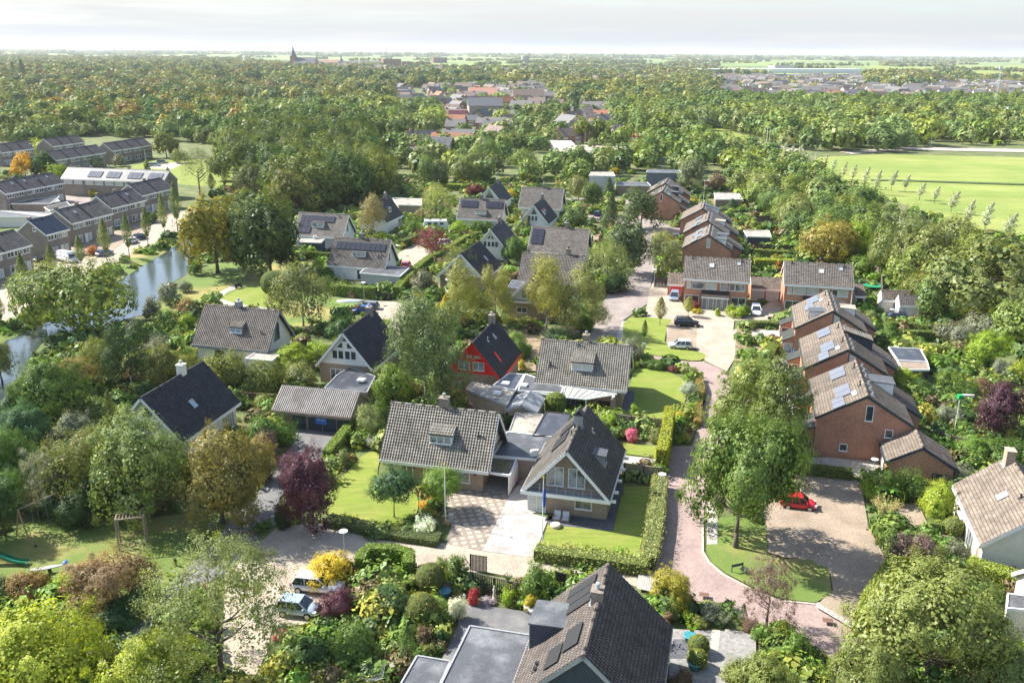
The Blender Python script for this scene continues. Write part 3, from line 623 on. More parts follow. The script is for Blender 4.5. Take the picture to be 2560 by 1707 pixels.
sheet('ground', [(-30000, 20), (30000, 20), (30000, 45000), (-30000, 45000)], 0, m_far)
sheet('town_ground', [(-700, 30), (700, 30), (1500, 1500), (900, 1900), (-1500, 1900), (-1500, 1400)], .006, m_ground)
z = .012
def lay(name, pts, m, **kw):
    global z; z += .0045; return sheet(name, pts, z, m, **kw)
def lawn(name, pts, m=None, k=0):
    if k: pts = smooth_poly(pts, k)
    LAWNS.append(pts); return lay(name, pts, m or m_lawn, kind='structure')
lawn('meadow', S('c4', [(500, 180), (640, 110), (1160, 88), (2350, 112), (2800, 130), (3300, 900), (2350, 790), (1900, 720), (1500, 560), (1160, 450), (900, 330), (640, 230)]), m_field)
lawn('playground_lawn', S('a1', [(-400, 300), (60, 330), (300, 180), (900, 230), (1700, 130), (2050, 165), (1650, 535), (1320, 850), (980, 820), (300, 740), (-400, 700)]), m_rough)
lawn('park_lawn', S('c1', [(1640, 1060), (1800, 1000), (2350, 1000)]) + S('c2', [(420, 1180), (620, 1290), (930, 1325), (700, 1430), (560, 1567), (200, 1568), (100, 1380), (0, 1310)]) + S('c1', [(2000, 1330), (1720, 1340), (1500, 1400), (1400, 1567), (1200, 1530), (1320, 1380), (1480, 1240)]), m_rough)
lawn('park_lawn_bright', smooth_poly(S('c1', [(2020, 1215), (2250, 1200), (2420, 1250), (2420, 1380), (2200, 1370), (1950, 1340), (1830, 1300)]) , 1))
lay('park_path', S('c1', [(1960, 1180), (2040, 1190), (1900, 1250), (1850, 1300), (2000, 1345), (2350, 1390), (2350, 1420), (1980, 1380), (1730, 1320), (1850, 1240)]), slab)
lawn('green_behind_terraces', S('c1', [(1020, 205), (1300, 140), (1560, 130), (1950, 130), (1960, 380), (1500, 340), (1420, 225)]))
lay('estate_street', S('c1', [(1220, 205), (1280, 190), (1420, 160), (1560, 155), (1440, 215)]), road_far)
lay('estate_yard_paving', S('c1', [(-300, 560), (400, 450), (760, 400), (760, 500), (400, 600), (-300, 760)]), pave_grey)
# canal: banks stand 0.5 m above the water on the street side
wl = S('c1', [(1540, 820), (1060, 1112)]) + S('b1', [(250, 92), (120, 150), (-60, 190), (-500, 480)])
wr = S('b1', [(-500, 1200), (60, 700), (190, 525), (240, 330), (345, 200)]) + S('c1', [(1215, 1430), (1350, 1285), (1440, 1165), (1560, 1100), (1600, 960), (1640, 800)])
lay('canal', wl + wr, wm)
bk = S('c1', [(1480, 742), (930, 1018), (0, 1512), (-300, 1690)])
lay('canal_street', S('c1', [(1620, 560), (1490, 740)]) + bk + S('c1', [(-300, 1400), (0, 1215), (380, 1040), (640, 980), (940, 905), (1090, 790), (1390, 610), (1540, 565)]), pave_beige)
lay('house_forecourts', S('c1', [(1390, 608), (1090, 788), (940, 903), (640, 978), (380, 1038), (0, 1213), (-300, 1398), (-300, 1200), (0, 1100), (280, 1000), (640, 850), (960, 740), (1220, 610), (1400, 540), (1540, 562)]), pave_brown)
bank = []
b = MB(); P0 = [Vector((p[0], p[1], .06)) for p in bk]; P1 = wl[:1] + wl[1:]
ro = [bk[0], bk[1], bk[2], bk[3]]; wi = [wl[0], wl[1], wl[3], wl[5]]
vs = []; fs = []; K = 40
def lerp_line(L_, t):
    t *= len(L_) - 1; i = min(int(t), len(L_) - 2); return Vector(L_[i]).lerp(Vector(L_[i + 1]), t - i)
for i in range(K + 1):
    a, c = lerp_line(ro, i / K), lerp_line(wi, i / K)
    for j, hh in enumerate((.07, .32, .38, .3, .02)):
        p = a.lerp(c, j / 4); vs.append((p.x + rnd.uniform(-.15, .15), p.y + rnd.uniform(-.15, .15), hh + (rnd.uniform(-.08, .08) if 0 < j < 4 else 0)))
for i in range(K):
    for j in range(4): a = i * 5 + j; fs.append((a, a + 1, a + 6, a + 5))
b.add(vs, fs); tag(b.build('canal_bank', m_rough, smooth=True), kind='structure')
# the lane in pink pavers
lane = S('a3', [(1330, 612), (1345, 560), (1400, 280)]) + S('b3', [(1425, 1480), (1445, 1250), (1470, 1050), (1640, 1062), (1720, 860), (1762, 640), (1745, 530), (1680, 450), (1500, 372), (1240, 318), (1240, 292), (1400, 312), (1600, 350), (1740, 352), (1850, 395), (1925, 440), (1990, 620), (1960, 1000), (1790, 1250)]) + \
       S('a3', [(1762, 0), (1740, 200), (1735, 470), (1790, 560), (1900, 655), (2130, 780)]) + S('a4', [(100, 800), (330, 885), (600, 915), (760, 1000), (960, 1110), (1150, 1300), (1100, 1900), (760, 1900), (700, 1500), (560, 1290), (430, 1160), (200, 1090), (0, 1040)]) + S('a3', [(2000, 980), (1850, 920), (1600, 860), (1330, 830)])
lay('lane', lane, pave_pink)
lay('front_road', S('a2', [(-250, 480), (0, 420), (200, 250), (560, 235), (1000, 372), (1590, 400), (1900, 464), (2350, 522)]) + S('a3', [(310, 522), (900, 610), (1330, 612), (1330, 830), (1190, 770), (900, 660), (450, 640)]) + S('a2', [(2200, 695), (1940, 640), (1380, 650), (930, 600), (700, 640), (430, 660), (330, 700), (280, 830), (160, 960), (100, 1300), (0, 1500), (-300, 1500), (-260, 800)]), pave_beige)
lay('car_stand', S('a2', [(300, 640), (700, 690), (760, 830), (600, 960), (420, 1080), (130, 1100), (120, 760)]), pave_beige)
lay('garage_drive', S('b2', [(330, 900), (700, 932), (640, 1020), (560, 1150), (430, 1290), (200, 1500), (150, 1640), (-250, 1900), (-470, 2010), (-150, 1600), (0, 1480), (110, 1300), (330, 1010)]), asphalt)
lay('garden_path_west', S('a1', [(1650, 535), (2050, 165), (2200, 400), (1900, 640), (1500, 880), (1300, 1080), (1100, 1290), (820, 1400), (700, 1290), (930, 1190), (1250, 960), (1330, 850)]), asphalt)
lay('slab_driveway', S('b2', [(1600, 1480), (1700, 1430), (1950, 1440), (2110, 1300), (2200, 1330)]) + S('a2', [(2130, 5), (1900, 462), (1590, 400), (1640, 260), (1600, 100)]), checker)
lay('carport_paving', S('b2', [(1900, 1440), (1975, 1290), (2110, 1290), (2120, 1470)]), slab)
lay('white_driveway', S('b2', [(2230, 1340), (2600, 1340), (2600, 1560)]) + S('a3', [(300, 150), (440, 190), (330, 480), (308, 521)]) + S('a2', [(1900, 465), (2130, 0)]), concrete)
lay('house_terrace', S('a3', [(440, 180), (430, 242), (980, 302)]) + S('b3', [(1060, 1400), (1070, 1200), (1020, 1180), (900, 1500), (400, 1700)]), slab_dark)
lawn('front_lawn_reeds', S('a3', [(430, 243), (980, 303), (1055, 0), (1330, 0), (1190, 500), (390, 412)]))
lawn('side_lawn', S('b3', [(1075, 1400), (1310, 1400), (1330, 1700), (1050, 1700)]))
lawn('front_lawn_round', smooth_poly(S('b2', [(920, 1108), (1060, 1112), (1020, 1250), (1020, 1330), (1340, 1420)]) + S('a2', [(1370, 90), (1330, 190), (1200, 265), (1060, 258), (640, 185), (560, 120)]) + S('b2', [(560, 1500), (720, 1335)]), 1))
lawn('corner_lawn', smooth_poly(S('b3', [(1150, 395), (1420, 425), (1610, 520), (1600, 690), (1500, 790), (1440, 882), (1000, 850), (1110, 620), (1140, 500)]), 1))
lawn('back_lawn', S('b3', [(1010, 1032), (1365, 1068), (1345, 1163), (1040, 1122)]))
lay('white_patio', S('b3', [(1050, 1140), (1352, 1172), (1345, 1228), (1060, 1205)]), concrete)
lay('corner_path', S('b3', [(1070, 600), (1165, 600), (1140, 780), (1060, 760)]), slab_dark)
lay('shrub_bed', S('b3', [(1480, 800), (1600, 690), (1700, 560), (1745, 620), (1700, 860), (1630, 1040), (1470, 1010)]), soil)
lay('middle_street', S('b3', [(775, 210), (800, 130)]) + S('c3', [(800, 1565), (870, 1380), (950, 1250), (1130, 1085), (1215, 985), (1175, 935), (1235, 880), (1215, 720), (1085, 680), (760, 640), (780, 600), (900, 600), (1100, 620), (1080, 500), (900, 480), (590, 490), (590, 460), (900, 455), (1150, 480), (1300, 620), (1480, 700), (1600, 700), (1580, 760), (1310, 770), (1290, 900), (1330, 1000), (1320, 1100), (1265, 1350), (1060, 1490)]) + S('b3', [(1000, 190)]), pave_grey)
lay('courtyard_paving', S('c3', [(1250, 1440), (1290, 1230), (1330, 1130), (1460, 1200), (1600, 1390), (2000, 1410), (2130, 1440), (2330, 1310), (2420, 1310), (2440, 1480), (2000, 1490), (1990, 1567)]) + S('b3', [(2020, 80), (2010, 330), (1990, 350), (1935, 440), (1760, 352), (1680, 250), (1440, 250)]) + S('c3', [(1430, 1567), (1270, 1467)]), pave_beige)
lay('parking_bays', S('b3', [(1445, 30), (1690, 20), (1680, 250), (1425, 248)]), pave_brown)
lay('pavement_strip', S('c3', [(1060, 1490), (1115, 1500)]) + S('b3', [(1070, 30), (1060, 190), (1000, 190)]), slab)
lawn('street_lawn', smooth_poly(S('c3', [(1070, 1470), (1270, 1458), (1500, 1482)]) + S('b3', [(1440, 30), (1405, 240), (1600, 260), (1740, 280), (1770, 320), (1690, 355), (1500, 330), (1250, 290), (1100, 260), (1060, 190)]), 1))
lay('front_gardens', S('b3', [(2020, 60), (2350, 60), (2500, 330), (2350, 380), (2000, 350)]), soil)
lay('garden_walk', S('b4', [(60, 85), (330, 100), (330, 140), (60, 140)]), slab); lay('forecourt', S('b4', [(270, 330), (400, 330), (560, 700), (480, 860), (330, 800), (250, 600)]), slab)
lay('side_path', S('b4', [(400, 1170), (700, 1160), (1120, 1200), (1140, 1240), (980, 1340), (920, 1300), (420, 1200)]), slab)
lay('car_park', S('b4', [(380, 1290), (900, 1345), (985, 1368), (1010, 1560)]) + S('a4', [(1040, 250), (1110, 400), (1205, 560), (1060, 780), (970, 940), (950, 1100), (760, 1000), (620, 915), (745, 800), (720, 650), (560, 550), (330, 525), (200, 480), (190, 280)]) + S('b4', [(120, 1500), (300, 1330)]), pave_brown)
lawn('lane_island', smooth_poly(S('a3', [(1765, 420), (1768, 485), (1820, 570), (1930, 660), (2140, 770)]) + S('a4', [(100, 790), (340, 880), (600, 905), (735, 830), (712, 620), (545, 548), (235, 528), (195, 480), (190, 300), (60, 200)]) + S('a3', [(2000, 180), (1862, 195), (1862, 415)]), 0), m_rough)
lay('island_slabs', S('a3', [(1768, 0), (1860, 190), (1858, 415), (1768, 418)]), slab)
lay('slate_terrace', S('a2', [(1640, 900), (2350, 990), (2500, 1300), (1500, 1500), (1700, 1100)]), asphalt); lay('gravel_garden', S('a3', [(1480, 1130), (2180, 1160), (2180, 1900), (1420, 1900)]), pebble)
lay('garden_slabs', S('a3', [(1810, 1140), (1880, 1140), (1860, 1330), (1790, 1330)]), slab); lay('garden_patio', S('a3', [(1490, 1215), (1640, 1220), (1640, 1380), (1450, 1380)]), slab_dark)
lay('gravel_bed', S('a2', [(1440, 780), (1650, 740), (1560, 900), (1500, 915)]), pebble); lay('stepping_path', S('a2', [(1385, 800), (1430, 800), (1540, 940), (1470, 945)]), slab)
lay('villa_path', S('a4', [(1290, 90), (1450, 60), (1560, 290), (1850, 340), (1830, 380), (1560, 330), (1330, 290)]), pave_brown)
lay('villa_street', S('c2', [(930, 1325), (1145, 1330), (1250, 1350), (1240, 1700), (1140, 1568), (1060, 1500), (1000, 1400)]), pave_beige); lay('villa_street_north', S('c2', [(1180, 930), (1350, 840), (1500, 940), (1300, 1060), (1210, 1000)]), pave_beige)
lay('sandy_yard', S('b3', [(330, 80), (720, 60), (700, 120), (560, 170), (380, 160)]), soil); lay('sandy_yard_south', S('b2', [(2230, 250), (2350, 250), (2350, 440), (2180, 440)]), soil); lay('sandy_yard_west', S('b3', [(0, 30), (380, 180), (330, 440), (160, 440)]), soil)
lay('north_road', S('c4', [(1400, 28), (2350, 48), (2900, 60), (2900, 85), (2350, 75), (1400, 55), (900, 90), (800, 70)]), road_far)
lay('roundabout_road', S('d3', [(1590, 790), (1700, 850), (1950, 960), (2352, 985)]) + S('d4', [(60, 1010), (330, 1040), (330, 1060), (0, 1075)]) + S('d3', [(2250, 1075), (2050, 1010), (1860, 960), (1560, 860)]), road_far)
lawn('verge', S('d3', [(1600, 785), (1760, 800), (2352, 985), (2000, 960)])); lawn('roundabout_lawn', S('d3', [(1900, 1010), (2050, 990), (2250, 1050), (2000, 1060)]))
lay('service_road', S('d3', [(330, 960), (600, 1000), (1400, 1015), (1420, 1060), (600, 1060), (340, 1050)]), road_far); lawn('garage_green', S('d3', [(580, 975), (840, 980), (840, 1005), (590, 1005)])); lawn('roadside_green', S('d3', [(1290, 1000), (1340, 920), (1450, 920), (1460, 1020)]))
lay('bike_path', S('c4', [(290, 100), (345, 85), (600, 215), (860, 320), (1150, 450), (1100, 480), (800, 330)]), soil)
lay('dry_bank', S('d3', [(880, 600), (1090, 620), (1120, 760), (1100, 800)]), soil)
lay('ditch', S('c4', [(1060, 303), (1400, 308), (1900, 325), (2350, 338), (2900, 350), (2900, 362), (2350, 350), (1900, 336), (1400, 318), (1060, 310)]), mat('ditch_reeds', (.06, .1, .03), .95, .4, .6, 6))
for nm_, P_ in (('kerb', S('a3', [(1735, 200), (1735, 472), (1790, 563), (1900, 658), (2135, 782)])), ('kerb', S('a4', [(330, 886), (600, 912), (700, 890), (748, 820)]))):
    b = MB()
    for i in range(len(P_) - 1): b.beam((P_[i].x, P_[i].y, .06), (P_[i + 1].x, P_[i + 1].y, .06), .22, .14)
    tag(b.build(nm_, kerb_m), kind='structure')
for cc, pts in (('a4', [(610, 912), (950, 1115), (935, 1150), (600, 950)]), ('a3', [(1195, 672), (1330, 700), (1320, 830), (1180, 800)])):
    P_ = S(cc, pts); lay('speed_table', P_, slab)
    for i in range(8):
        a, c = P_[0].lerp(P_[1], (i + .2) / 8), P_[3].lerp(P_[2], (i + .2) / 8); a2, c2 = P_[0].lerp(P_[1], (i + .5) / 8), P_[3].lerp(P_[2], (i + .5) / 8)
        lay('road_marking', [a, a2, c2.lerp(a2, .3 * (i % 2)), c.lerp(a, .3 * (i % 2))], concrete)

# ------------------------------------------------------------ the two villas in front
h = House('beige tiled villa with white dormer and chimney behind the two ball trees', -7.33, 91.72, -13.7, 12.46, 8.3, 2.76, 7.8, tile_beige, brown_brick, over=.55, gap=.9)
h.walls(gable=cream); h.roof(); h.chimney(-.15, .35, 1.0, .9, 1.0); h.dormer(-1, .35, 2.6, 2.62, 1.05, .42, white, tile_beige, 3, curtain, .1); h.pipe(-1, 4.4, 2.9)
for x in (-4.9, -2.2, 4.6): MB().box(x - .12, x + .12, -h.We - .1, -h.ye, 2.2, 2.5).build('roof_bracket', navy, h.root)
h.opening('e', -3.6, .9, 2.2, 1.3, 3, pane=curtain); h.opening('e', -.5, .9, 1.6, 1.3, 2); h.poly_window('r1', [(-1.6, 3.2), (.2, 3.2), (.2, 6.2)]); h.opening('e', 3.2, .9, 1.4, 1.2, 1, pane=curtain)
h = House('white gabled villa with balcony, reed hedge and flagpole in front', 6.92, 86.99, -103.8, 12.51, 8.9, 2.79, 7.64, tile_mid, brown_brick, over=.35, gap=1.15)
h.walls(gable=wood); h.roof(); h.chimney(-.9, -.05, .95, .8, 1.0, lead); MB().prism([(-.55, 8.75), (.55, 8.75), (0, 9.4)], 'x', -1.4, -.4).build('chimney_hood', black, h.root)
h.opening('r1', -1.25, 3.25, 1.75, 2.1, 2, pane=curtain); h.opening('r1', .95, 3.25, 1.75, 2.1, 2, pane=curtain)
h.opening('r1', -3.1, .1, 1.9, 2.3, 2, pane=blind, bars=(.75,)); h.opening('r1', 1.7, .95, 1.75, 1.15, 1, pane=curtain)
b = MB(); b.box(h.xl, h.L / 2, -h.ye, h.yf, 2.72, 2.82); b.build('balcony_floor', lead, h.root)
MB().box(h.L / 2 - .1, h.L / 2 + .06, -h.We - .12, h.Wf + .12, 2.45, 2.83).build('balcony_beam', white, h.root)
b = MB()
for i in range(-4, 5):
    y = i * .88; b.tube((h.L / 2 - .08, y, 2.83), (h.L / 2 - .08, y, min(3.75, h.z_under(y) - .2) if abs(y) > 3.2 else 3.75), .022, n=5)
b.tube((h.L / 2 - .08, -3.25, 3.75), (h.L / 2 - .08, 3.25, 3.75), .022, n=5); b.tube((h.L / 2 - .08, -3.75, 3.3), (h.L / 2 - .08, 3.75, 3.3), .018, n=5); b.build('balcony_railing', grey_m, h.root)
h.dormer(1, 1.1, 1.6, 3.2, 1.35, .06, lead, felt, 1, glass, .14, grey_m); h.pipe(1, -2.2, 1.9, .4, grey_m, .05)
for i, x in enumerate((-5.1, -2.2, .6, 3.3, 5.3)): MB().box(x - .12, x + .12, h.yf, h.Wf + .55, 2.2, 2.45).build('roof_bracket', white, h.root)
h.solar(-1, -3.9, 1.0, 1, 2, 2.0, 1.1, black); h.solar(-1, -1.3, 1.3, 2, 2, 1.5, 1.1, black)
for i in range(3): h.pipe(-1, -1.9 + i * 1.7, .5, .45, black, .06)
# carport between the villas
r_ = flat_block('flat_roof_annex', [at(*px('b2', *p), 2.7) for p in [(2110, 935), (2600, 990), (2400, 1170), (1990, 1135)]], 0, 2.7, brown_brick, felt, 'dark flat roof joining the beige villa to the white gabled villa', 'annex')
r_ = flat_block('carport', [at(*px('b2', *p), 2.5) for p in [(1975, 1150), (2185, 1165), (2130, 1300), (1965, 1275)]], 0, 2.5, wood, mat('mossy_felt', (.13, .12, .06), .9, .3, 1, 6, c2=(.22, .2, .14)), 'small carport with mossy sheet roof beside the beige villa', 'carport', wall=False)
b = MB(); q = [at(*px('b2', *p), 0) for p in [(2120, 1475), (2200, 1330)]]; q = [Vector((p.x, p.y, 0)) - r_.location for p in q]
for i in range(8): p = q[0].lerp(q[1], i / 7); b.box(p.x - .06, p.x + .06, p.y - .06, p.y + .06, 0, 2.3)
b.beam((*q[0].xy, 1.2), (*q[1].xy, 1.2), .03, 2.0); b.build('slatted_screen', white, r_)
def lean_flat(lbl, pts, zt, top=felt, wallm=brown_brick, trim=None, cat='annex', name='flat_roof_annex', cc='b2'):
    return flat_block(name, [at(*px(cc, *p), zt) for p in pts], 0, zt, wallm, top, lbl, cat, trim)
lean_flat('dark flat roof with square roof light behind the small hipped shed', [(165, 780), (395, 790), (310, 965), (110, 935)], 2.4, gravel, grey_brick, lead, cc='b3')
lean_flat('low roof of dark squares beside the villa with the balcony', [(420, 768), (625, 785), (560, 970), (310, 965)], 2.75, felt_dark, brown_brick, darkwood, cc='b3')
h = House('small grey metal-roofed shed behind the beige villa', 1.86, 106.77, -103.8, 5.24, 3.76, 2.31, 3.16, lead, brown_brick, name='garden_shed', cat='shed', over=.15, gap=.15, fine=False, trim=grey_m); h.walls(); h.roof(ridge=False)
# ------------------------------------------------------------ house at the bottom edge
h = House('navy boarded house with chimney and black solar panels at the bottom edge', 6.16, 54.94, -103.9, 11.41, 10.2, 2.92, 7.72, tile_char, navy, over=.45, gap=.45, barge=.2, trim=lead)
h.walls(navy); h.roof(); h.chimney(-.9, -.1, 1.0, .8, .75, grey_brick, pot=1)
[h.solar(-1, -4.95 + i * 1.28, .8, 1, 1, 1.25, 2.9, black) for i in range(3)]
h.solar(-1, 1.4, .8, 1, 1, 2.6, 1.55, black); h.solar(-1, 2.6, 2.4, 1, 1, 2.2, 1.4, black)
h.dormer(-1, -1.2, 2.9, 4.75, 2.3, .03, navy, felt, 3, curtain, .1); [h.pipe(-1, 3.2 + i * .6, 4.9, .2, black, .1) for i in (0, 1)]
rA = flat_block('flat_roof_garage', [at(*px('a2', *p), 2.9) for p in [(1795, 1085), (2315, 1165), (2170, 1580), (2050, 1900), (1450, 1900), (1560, 1560)]], 0, 2.9, navy, felt, 'large grey flat garage roof with puddle stains at the bottom edge', 'garage', trim=lead)
rB = flat_block('flat_roof_garage', [at(*px('a2', *p), 2.6) for p in [(1352, 1335), (1630, 1382), (1545, 1570), (1400, 1900), (1000, 1900), (1215, 1570)]], 0, 2.6, navy, felt, 'smaller lower grey flat roof left of the large garage roof', 'garage', trim=lead)
b = MB(); c = G('a2', 985, 1640)
for i in range(4):
    a = R(45 + 90 * i); e = Vector((math.cos(a) * 1.25, math.sin(a) * 1.25, 1.9)); b.tube((0, 0, .9), e, .018, n=4)
    for k in range(1, 6):
        a2 = a + R(90); b.tube(Vector((0, 0, .9)).lerp(e, k / 6 + .1), Vector((0, 0, .9)).lerp(Vector((math.cos(a2) * 1.25, math.sin(a2) * 1.25, 1.9)), k / 6 + .1), .007, n=3)
b.tube((0, 0, 0), (0, 0, 2.0), .028, n=6); o = b.build('laundry_rack', grey_m); o.location = c; tag(o, 'rotary clothes dryer with thin lines beside the small flat roof', 'clothes dryer')
# ------------------------------------------------------------ red, white and dark villas
h = House('bright red boarded gable villa with black roof', -3.98, 121.0, -104.0, 11.95, 8.1, 2.8, 7.6, tile_black, brown_brick, over=.3, gap=.7, trim=red_paint)
h.walls(gable=red_paint); h.roof(); h.chimney(-4.6, -.1, .9, .8, 1.0); h.opening('r1', -1.3, 3.55, 1.6, 1.2, 2, pane=curtain, fm=white); h.opening('r1', .75, 3.55, 1.6, 1.2, 2, pane=curtain, fm=white)
h.poly_window('r1', [(-1.3, 5.2), (-.1, 5.2), (-.1, 5.75), (-.9, 5.75)], blind, red_paint); h.poly_window('r1', [(.1, 5.2), (1.3, 5.2), (.9, 5.75), (.1, 5.75)], blind, red_paint); h.pipe(1, 1.2, 1.4, .5, grey_m, .05)
MB().prism([(3.1, 3.3), (3.1, 4.1), (2.2, 5.3), (1.9, 5.2)], 'x', 1.9, 2.3).build('dormer_cheek', red_paint, h.root); h.skylight(1, -1.5, 1.2, .4, .9)
h.opening('r1', -2.0, .2, 1.6, 2.1, 2, pane=curtain)
lean_flat('gravel flat roof in front of the red villa', [(1760, 580), (1820, 520), (2170, 590), (2105, 715)], 2.7, gravel, brown_brick, lead); lean_flat('dark flat roof with roof lights right of the red villa', [(2125, 445), (2250, 455), (2175, 585), (1990, 545)], 2.85, felt_dark, brown_brick, white)
lean_flat('wide flat roof with pale strip between red villa and white dormer villa', [(2262, 450), (2580, 560), (2560, 610), (2200, 590)], 2.8, felt, brown_brick, white)
for lb, cc, x, y in (('square white roof light on the gravel roof', 'b2', 2025, 612), ('small white roof light beside the red villa', 'b2', 2095, 532), ('small white roof light on the wide flat roof', 'b2', 2245, 548), ('large white roof light on the flat roof of the white villa', 'b2', 885, 503)):
    p = G(cc, x, y, 2.85); b = MB().box(-.5, .5, -.5, .5, -.1, .14); b.box(-.4, .4, -.4, .4, .14, .2); o = b.build('roof_light', white); o.location = p; o.rotation_euler[2] = R(-13.9); tag(o, lb, 'roof light')
h = House('white boarded gable villa with black roof and four upper windows', -22.1, 124.3, -103.7, 11.7, 8.6, 2.75, 7.9, tile_black, brown_brick, over=.3, gap=.7)
h.walls(gable=white); h.roof(); h.chimney(-3.9, 0, .9, .8, 1.0)
for a in (-1.55, -.65, .35, 1.25): h.opening('r1', a, 3.75, .85, 1.3, 1)
h.poly_window('r1', [(-1.3, 5.4), (-.3, 5.4), (-.3, 6.2), (-.6, 6.2)]); h.poly_window('r1', [(.3, 5.4), (1.3, 5.4), (.6, 6.2), (.3, 6.2)]); h.poly_window('r1', [(-.5, 6.4), (.5, 6.4), (0, 7.1)]); h.opening('r1', -1.2, .15, 2.4, 2.1, 3, pane=curtain)
lean_flat('dark flat roof with large roof light before the white villa', [(790, 395), (1000, 470), (930, 605), (575, 570), (680, 460)], 2.6, felt_dark, brown_brick, lead)
h = House('mauve tiled villa with blue-grey dormer beside the canal bushes', -40.92, 130.94, -13.8, 12.64, 8.62, 2.79, 7.87, tile_mauve, cream, over=.4, gap=.7, trim=mat('slate_trim', (.2, .22, .25), .6, .1))
h.walls(gable=cream); h.roof(); h.chimney(-.6, .3, .9, .8, .8, lead); h.dormer(-1, .4, 2.0, 2.75, .95, .4, lead, tile_mauve, 2, skyglass, .1, white); h.pipe(-1, 4.4, 4.0); h.poly_window('r1', [(-1.2, 3.3), (.6, 3.3), (.6, 5.6), (0, 6.2)]); h.opening('e', -2., .8, 1.6, 1.4, 2)
lean_flat('brown flat roof below the mauve tiled villa', [(0, 270), (270, 225), (130, 340), (-90, 320)], 2.5, gravel, cream, white)
h = House('dark roofed villa with single skylight behind the two tall front trees', -40.1, 100.1, -103.0, 12.9, 9.4, 2.8, 7.8, tile_black, cream, over=.35, gap=.7)
h.walls(gable=cream); h.roof(); h.chimney(-1.9, -.1, .9, .8, 1.1, cream, pot=1); h.skylight(1, .6, 3.2, .85, 1.15, skyglass); h.poly_window('r1', [(-.7, 5.2), (.9, 5.2), (.9, 5.9), (.1, 6.9)]); h.opening('r1', -.4, 3.4, 1.2, 1.4, 2); h.opening('r1', 1.2, 3.4, 1.2, 1.4, 2, pane=curtain); h.opening('f', 3.8, .2, 2.6, 2., 5, pane=curtain)
h = House('long garage with grey corrugated roof and blue banner', -23.93, 105.55, -12.6, 10.58, 6.32, 2.46, 4.57, mat('dark_sheet', (.07, .065, .065), .8, .2), yellow_brick, name='garage', cat='garage', over=.6, gap=.3, fine=False, trim=wood)
h.walls(); h.roof(ridge=False)
b = MB(); k = int(h.L / .26)
for sd_ in (-1, 1):
    for i in range(k):
        x = -h.L / 2 + h.L * (i + .5) / k; b.beam(h.slope(sd_, x, 0, .07), h.slope(sd_, x, h.slen(sd_), .07), .11, .07)
b.build('roof_ribs', corr, h.root)
for a in (-1.9, .2, 2.1, 4.0): h.opening('e', a, .02, 1.75, 2.1, 1, 'garage_door', navy, dkframe, bars=(.5, 1.5))
b = MB().box(-.75, .75, -.02, .02, 0, 1.1); o = b.build('banner', mat('blue_cloth', (.03, .16, .5), .7, .15))
o.parent = h.root; o.location = (1.05, -h.ye - .12, 1.0); b = MB()
for i in range(9): b.box(-.5 + i * .115, -.44 + i * .115, -.025, -.021, .5 + .05 * math.sin(i * 2.1), .62 + .06 * math.sin(i * 1.3))
b.build('lettering', white, o)
h = House('beige tiled villa with white dormer above a glass veranda', 10.1, 116.25, -12.1, 12.39, 9.4, 2.8, 7.55, tile_beige, brown_brick, over=.5, gap=.7)
h.walls(gable=cream); h.roof(); h.chimney(-.1, .5, .9, .8, .9, yellow_brick); h.dormer(-1, -.1, 2.9, 3.0, 1.1, .42, white, tile_beige, 2, blind, .1); h.pipe(-1, -4.4, 4.0); h.pipe(-1, -1.0, .6, .6, dkframe)
h.opening('e', -1., .1, 3., 2.1, 5, pane=curtain); h.poly_window('r1', [(-1.2, 3.3), (.6, 3.3), (.6, 5.6), (0, 6.2)])
lean_flat('flat gravel roof left of the glass veranda', [(300, 560), (575, 580), (545, 630), (330, 612)], 2.6, gravel, brown_brick, white, cc='b3')
v = [at(*px('b3', *p), zz) for p, zz in [((580, 562), 2.75), ((1015, 625), 2.75), ((755, 668), 2.4), ((560, 650), 2.4)]]; c = v[0].copy(); c.z = 0
ver = empty('glass_veranda', c, 0, 'slanting glass veranda roof with white ribs below the white dormer', 'veranda'); q = [p - c for p in v]
MB().add(q + [p - Vector((0, 0, .05)) for p in q], [(0, 1, 2, 3), (4, 7, 6, 5), (0, 4, 5, 1), (1, 5, 6, 2), (2, 6, 7, 3), (3, 7, 4, 0)]).build('glazing', mat('cloudy_glass', (.42, .4, .34), .3, .2, 1, 6, spec=.8), ver)
b = MB()
for i in range(8): b.beam(q[0].lerp(q[1], i / 7) + Vector((0, 0, .04)), q[3].lerp(q[2], min(1, i / 5.5)) + Vector((0, 0, .04)), .08, .08)
for i in range(4): b.beam(q[i] + Vector((0, 0, .03)), q[(i + 1) % 4] + Vector((0, 0, .03)), .1, .14)
for i in (2, 3): b.beam((q[i].x, q[i].y, 0), q[i], .12)
b.build('frame', white, ver)
b = MB(); p0, p1 = G('b3', 965, 800), G('b3', 1018, 700); o = empty('garden_wall', p0, 0, 'brown brick garden wall with pale coping beside the corner lawn', 'wall'); q = p1 - p0 + Vector((0, 5, 0)) * 0
MB().beam((0, 0, 1.1), (q.x, q.y, 1.1), .22, 2.2).build('masonry', brown_brick, o); MB().beam((0, 0, 2.24), (q.x, q.y, 2.24), .3, .08).build('coping', white, o)
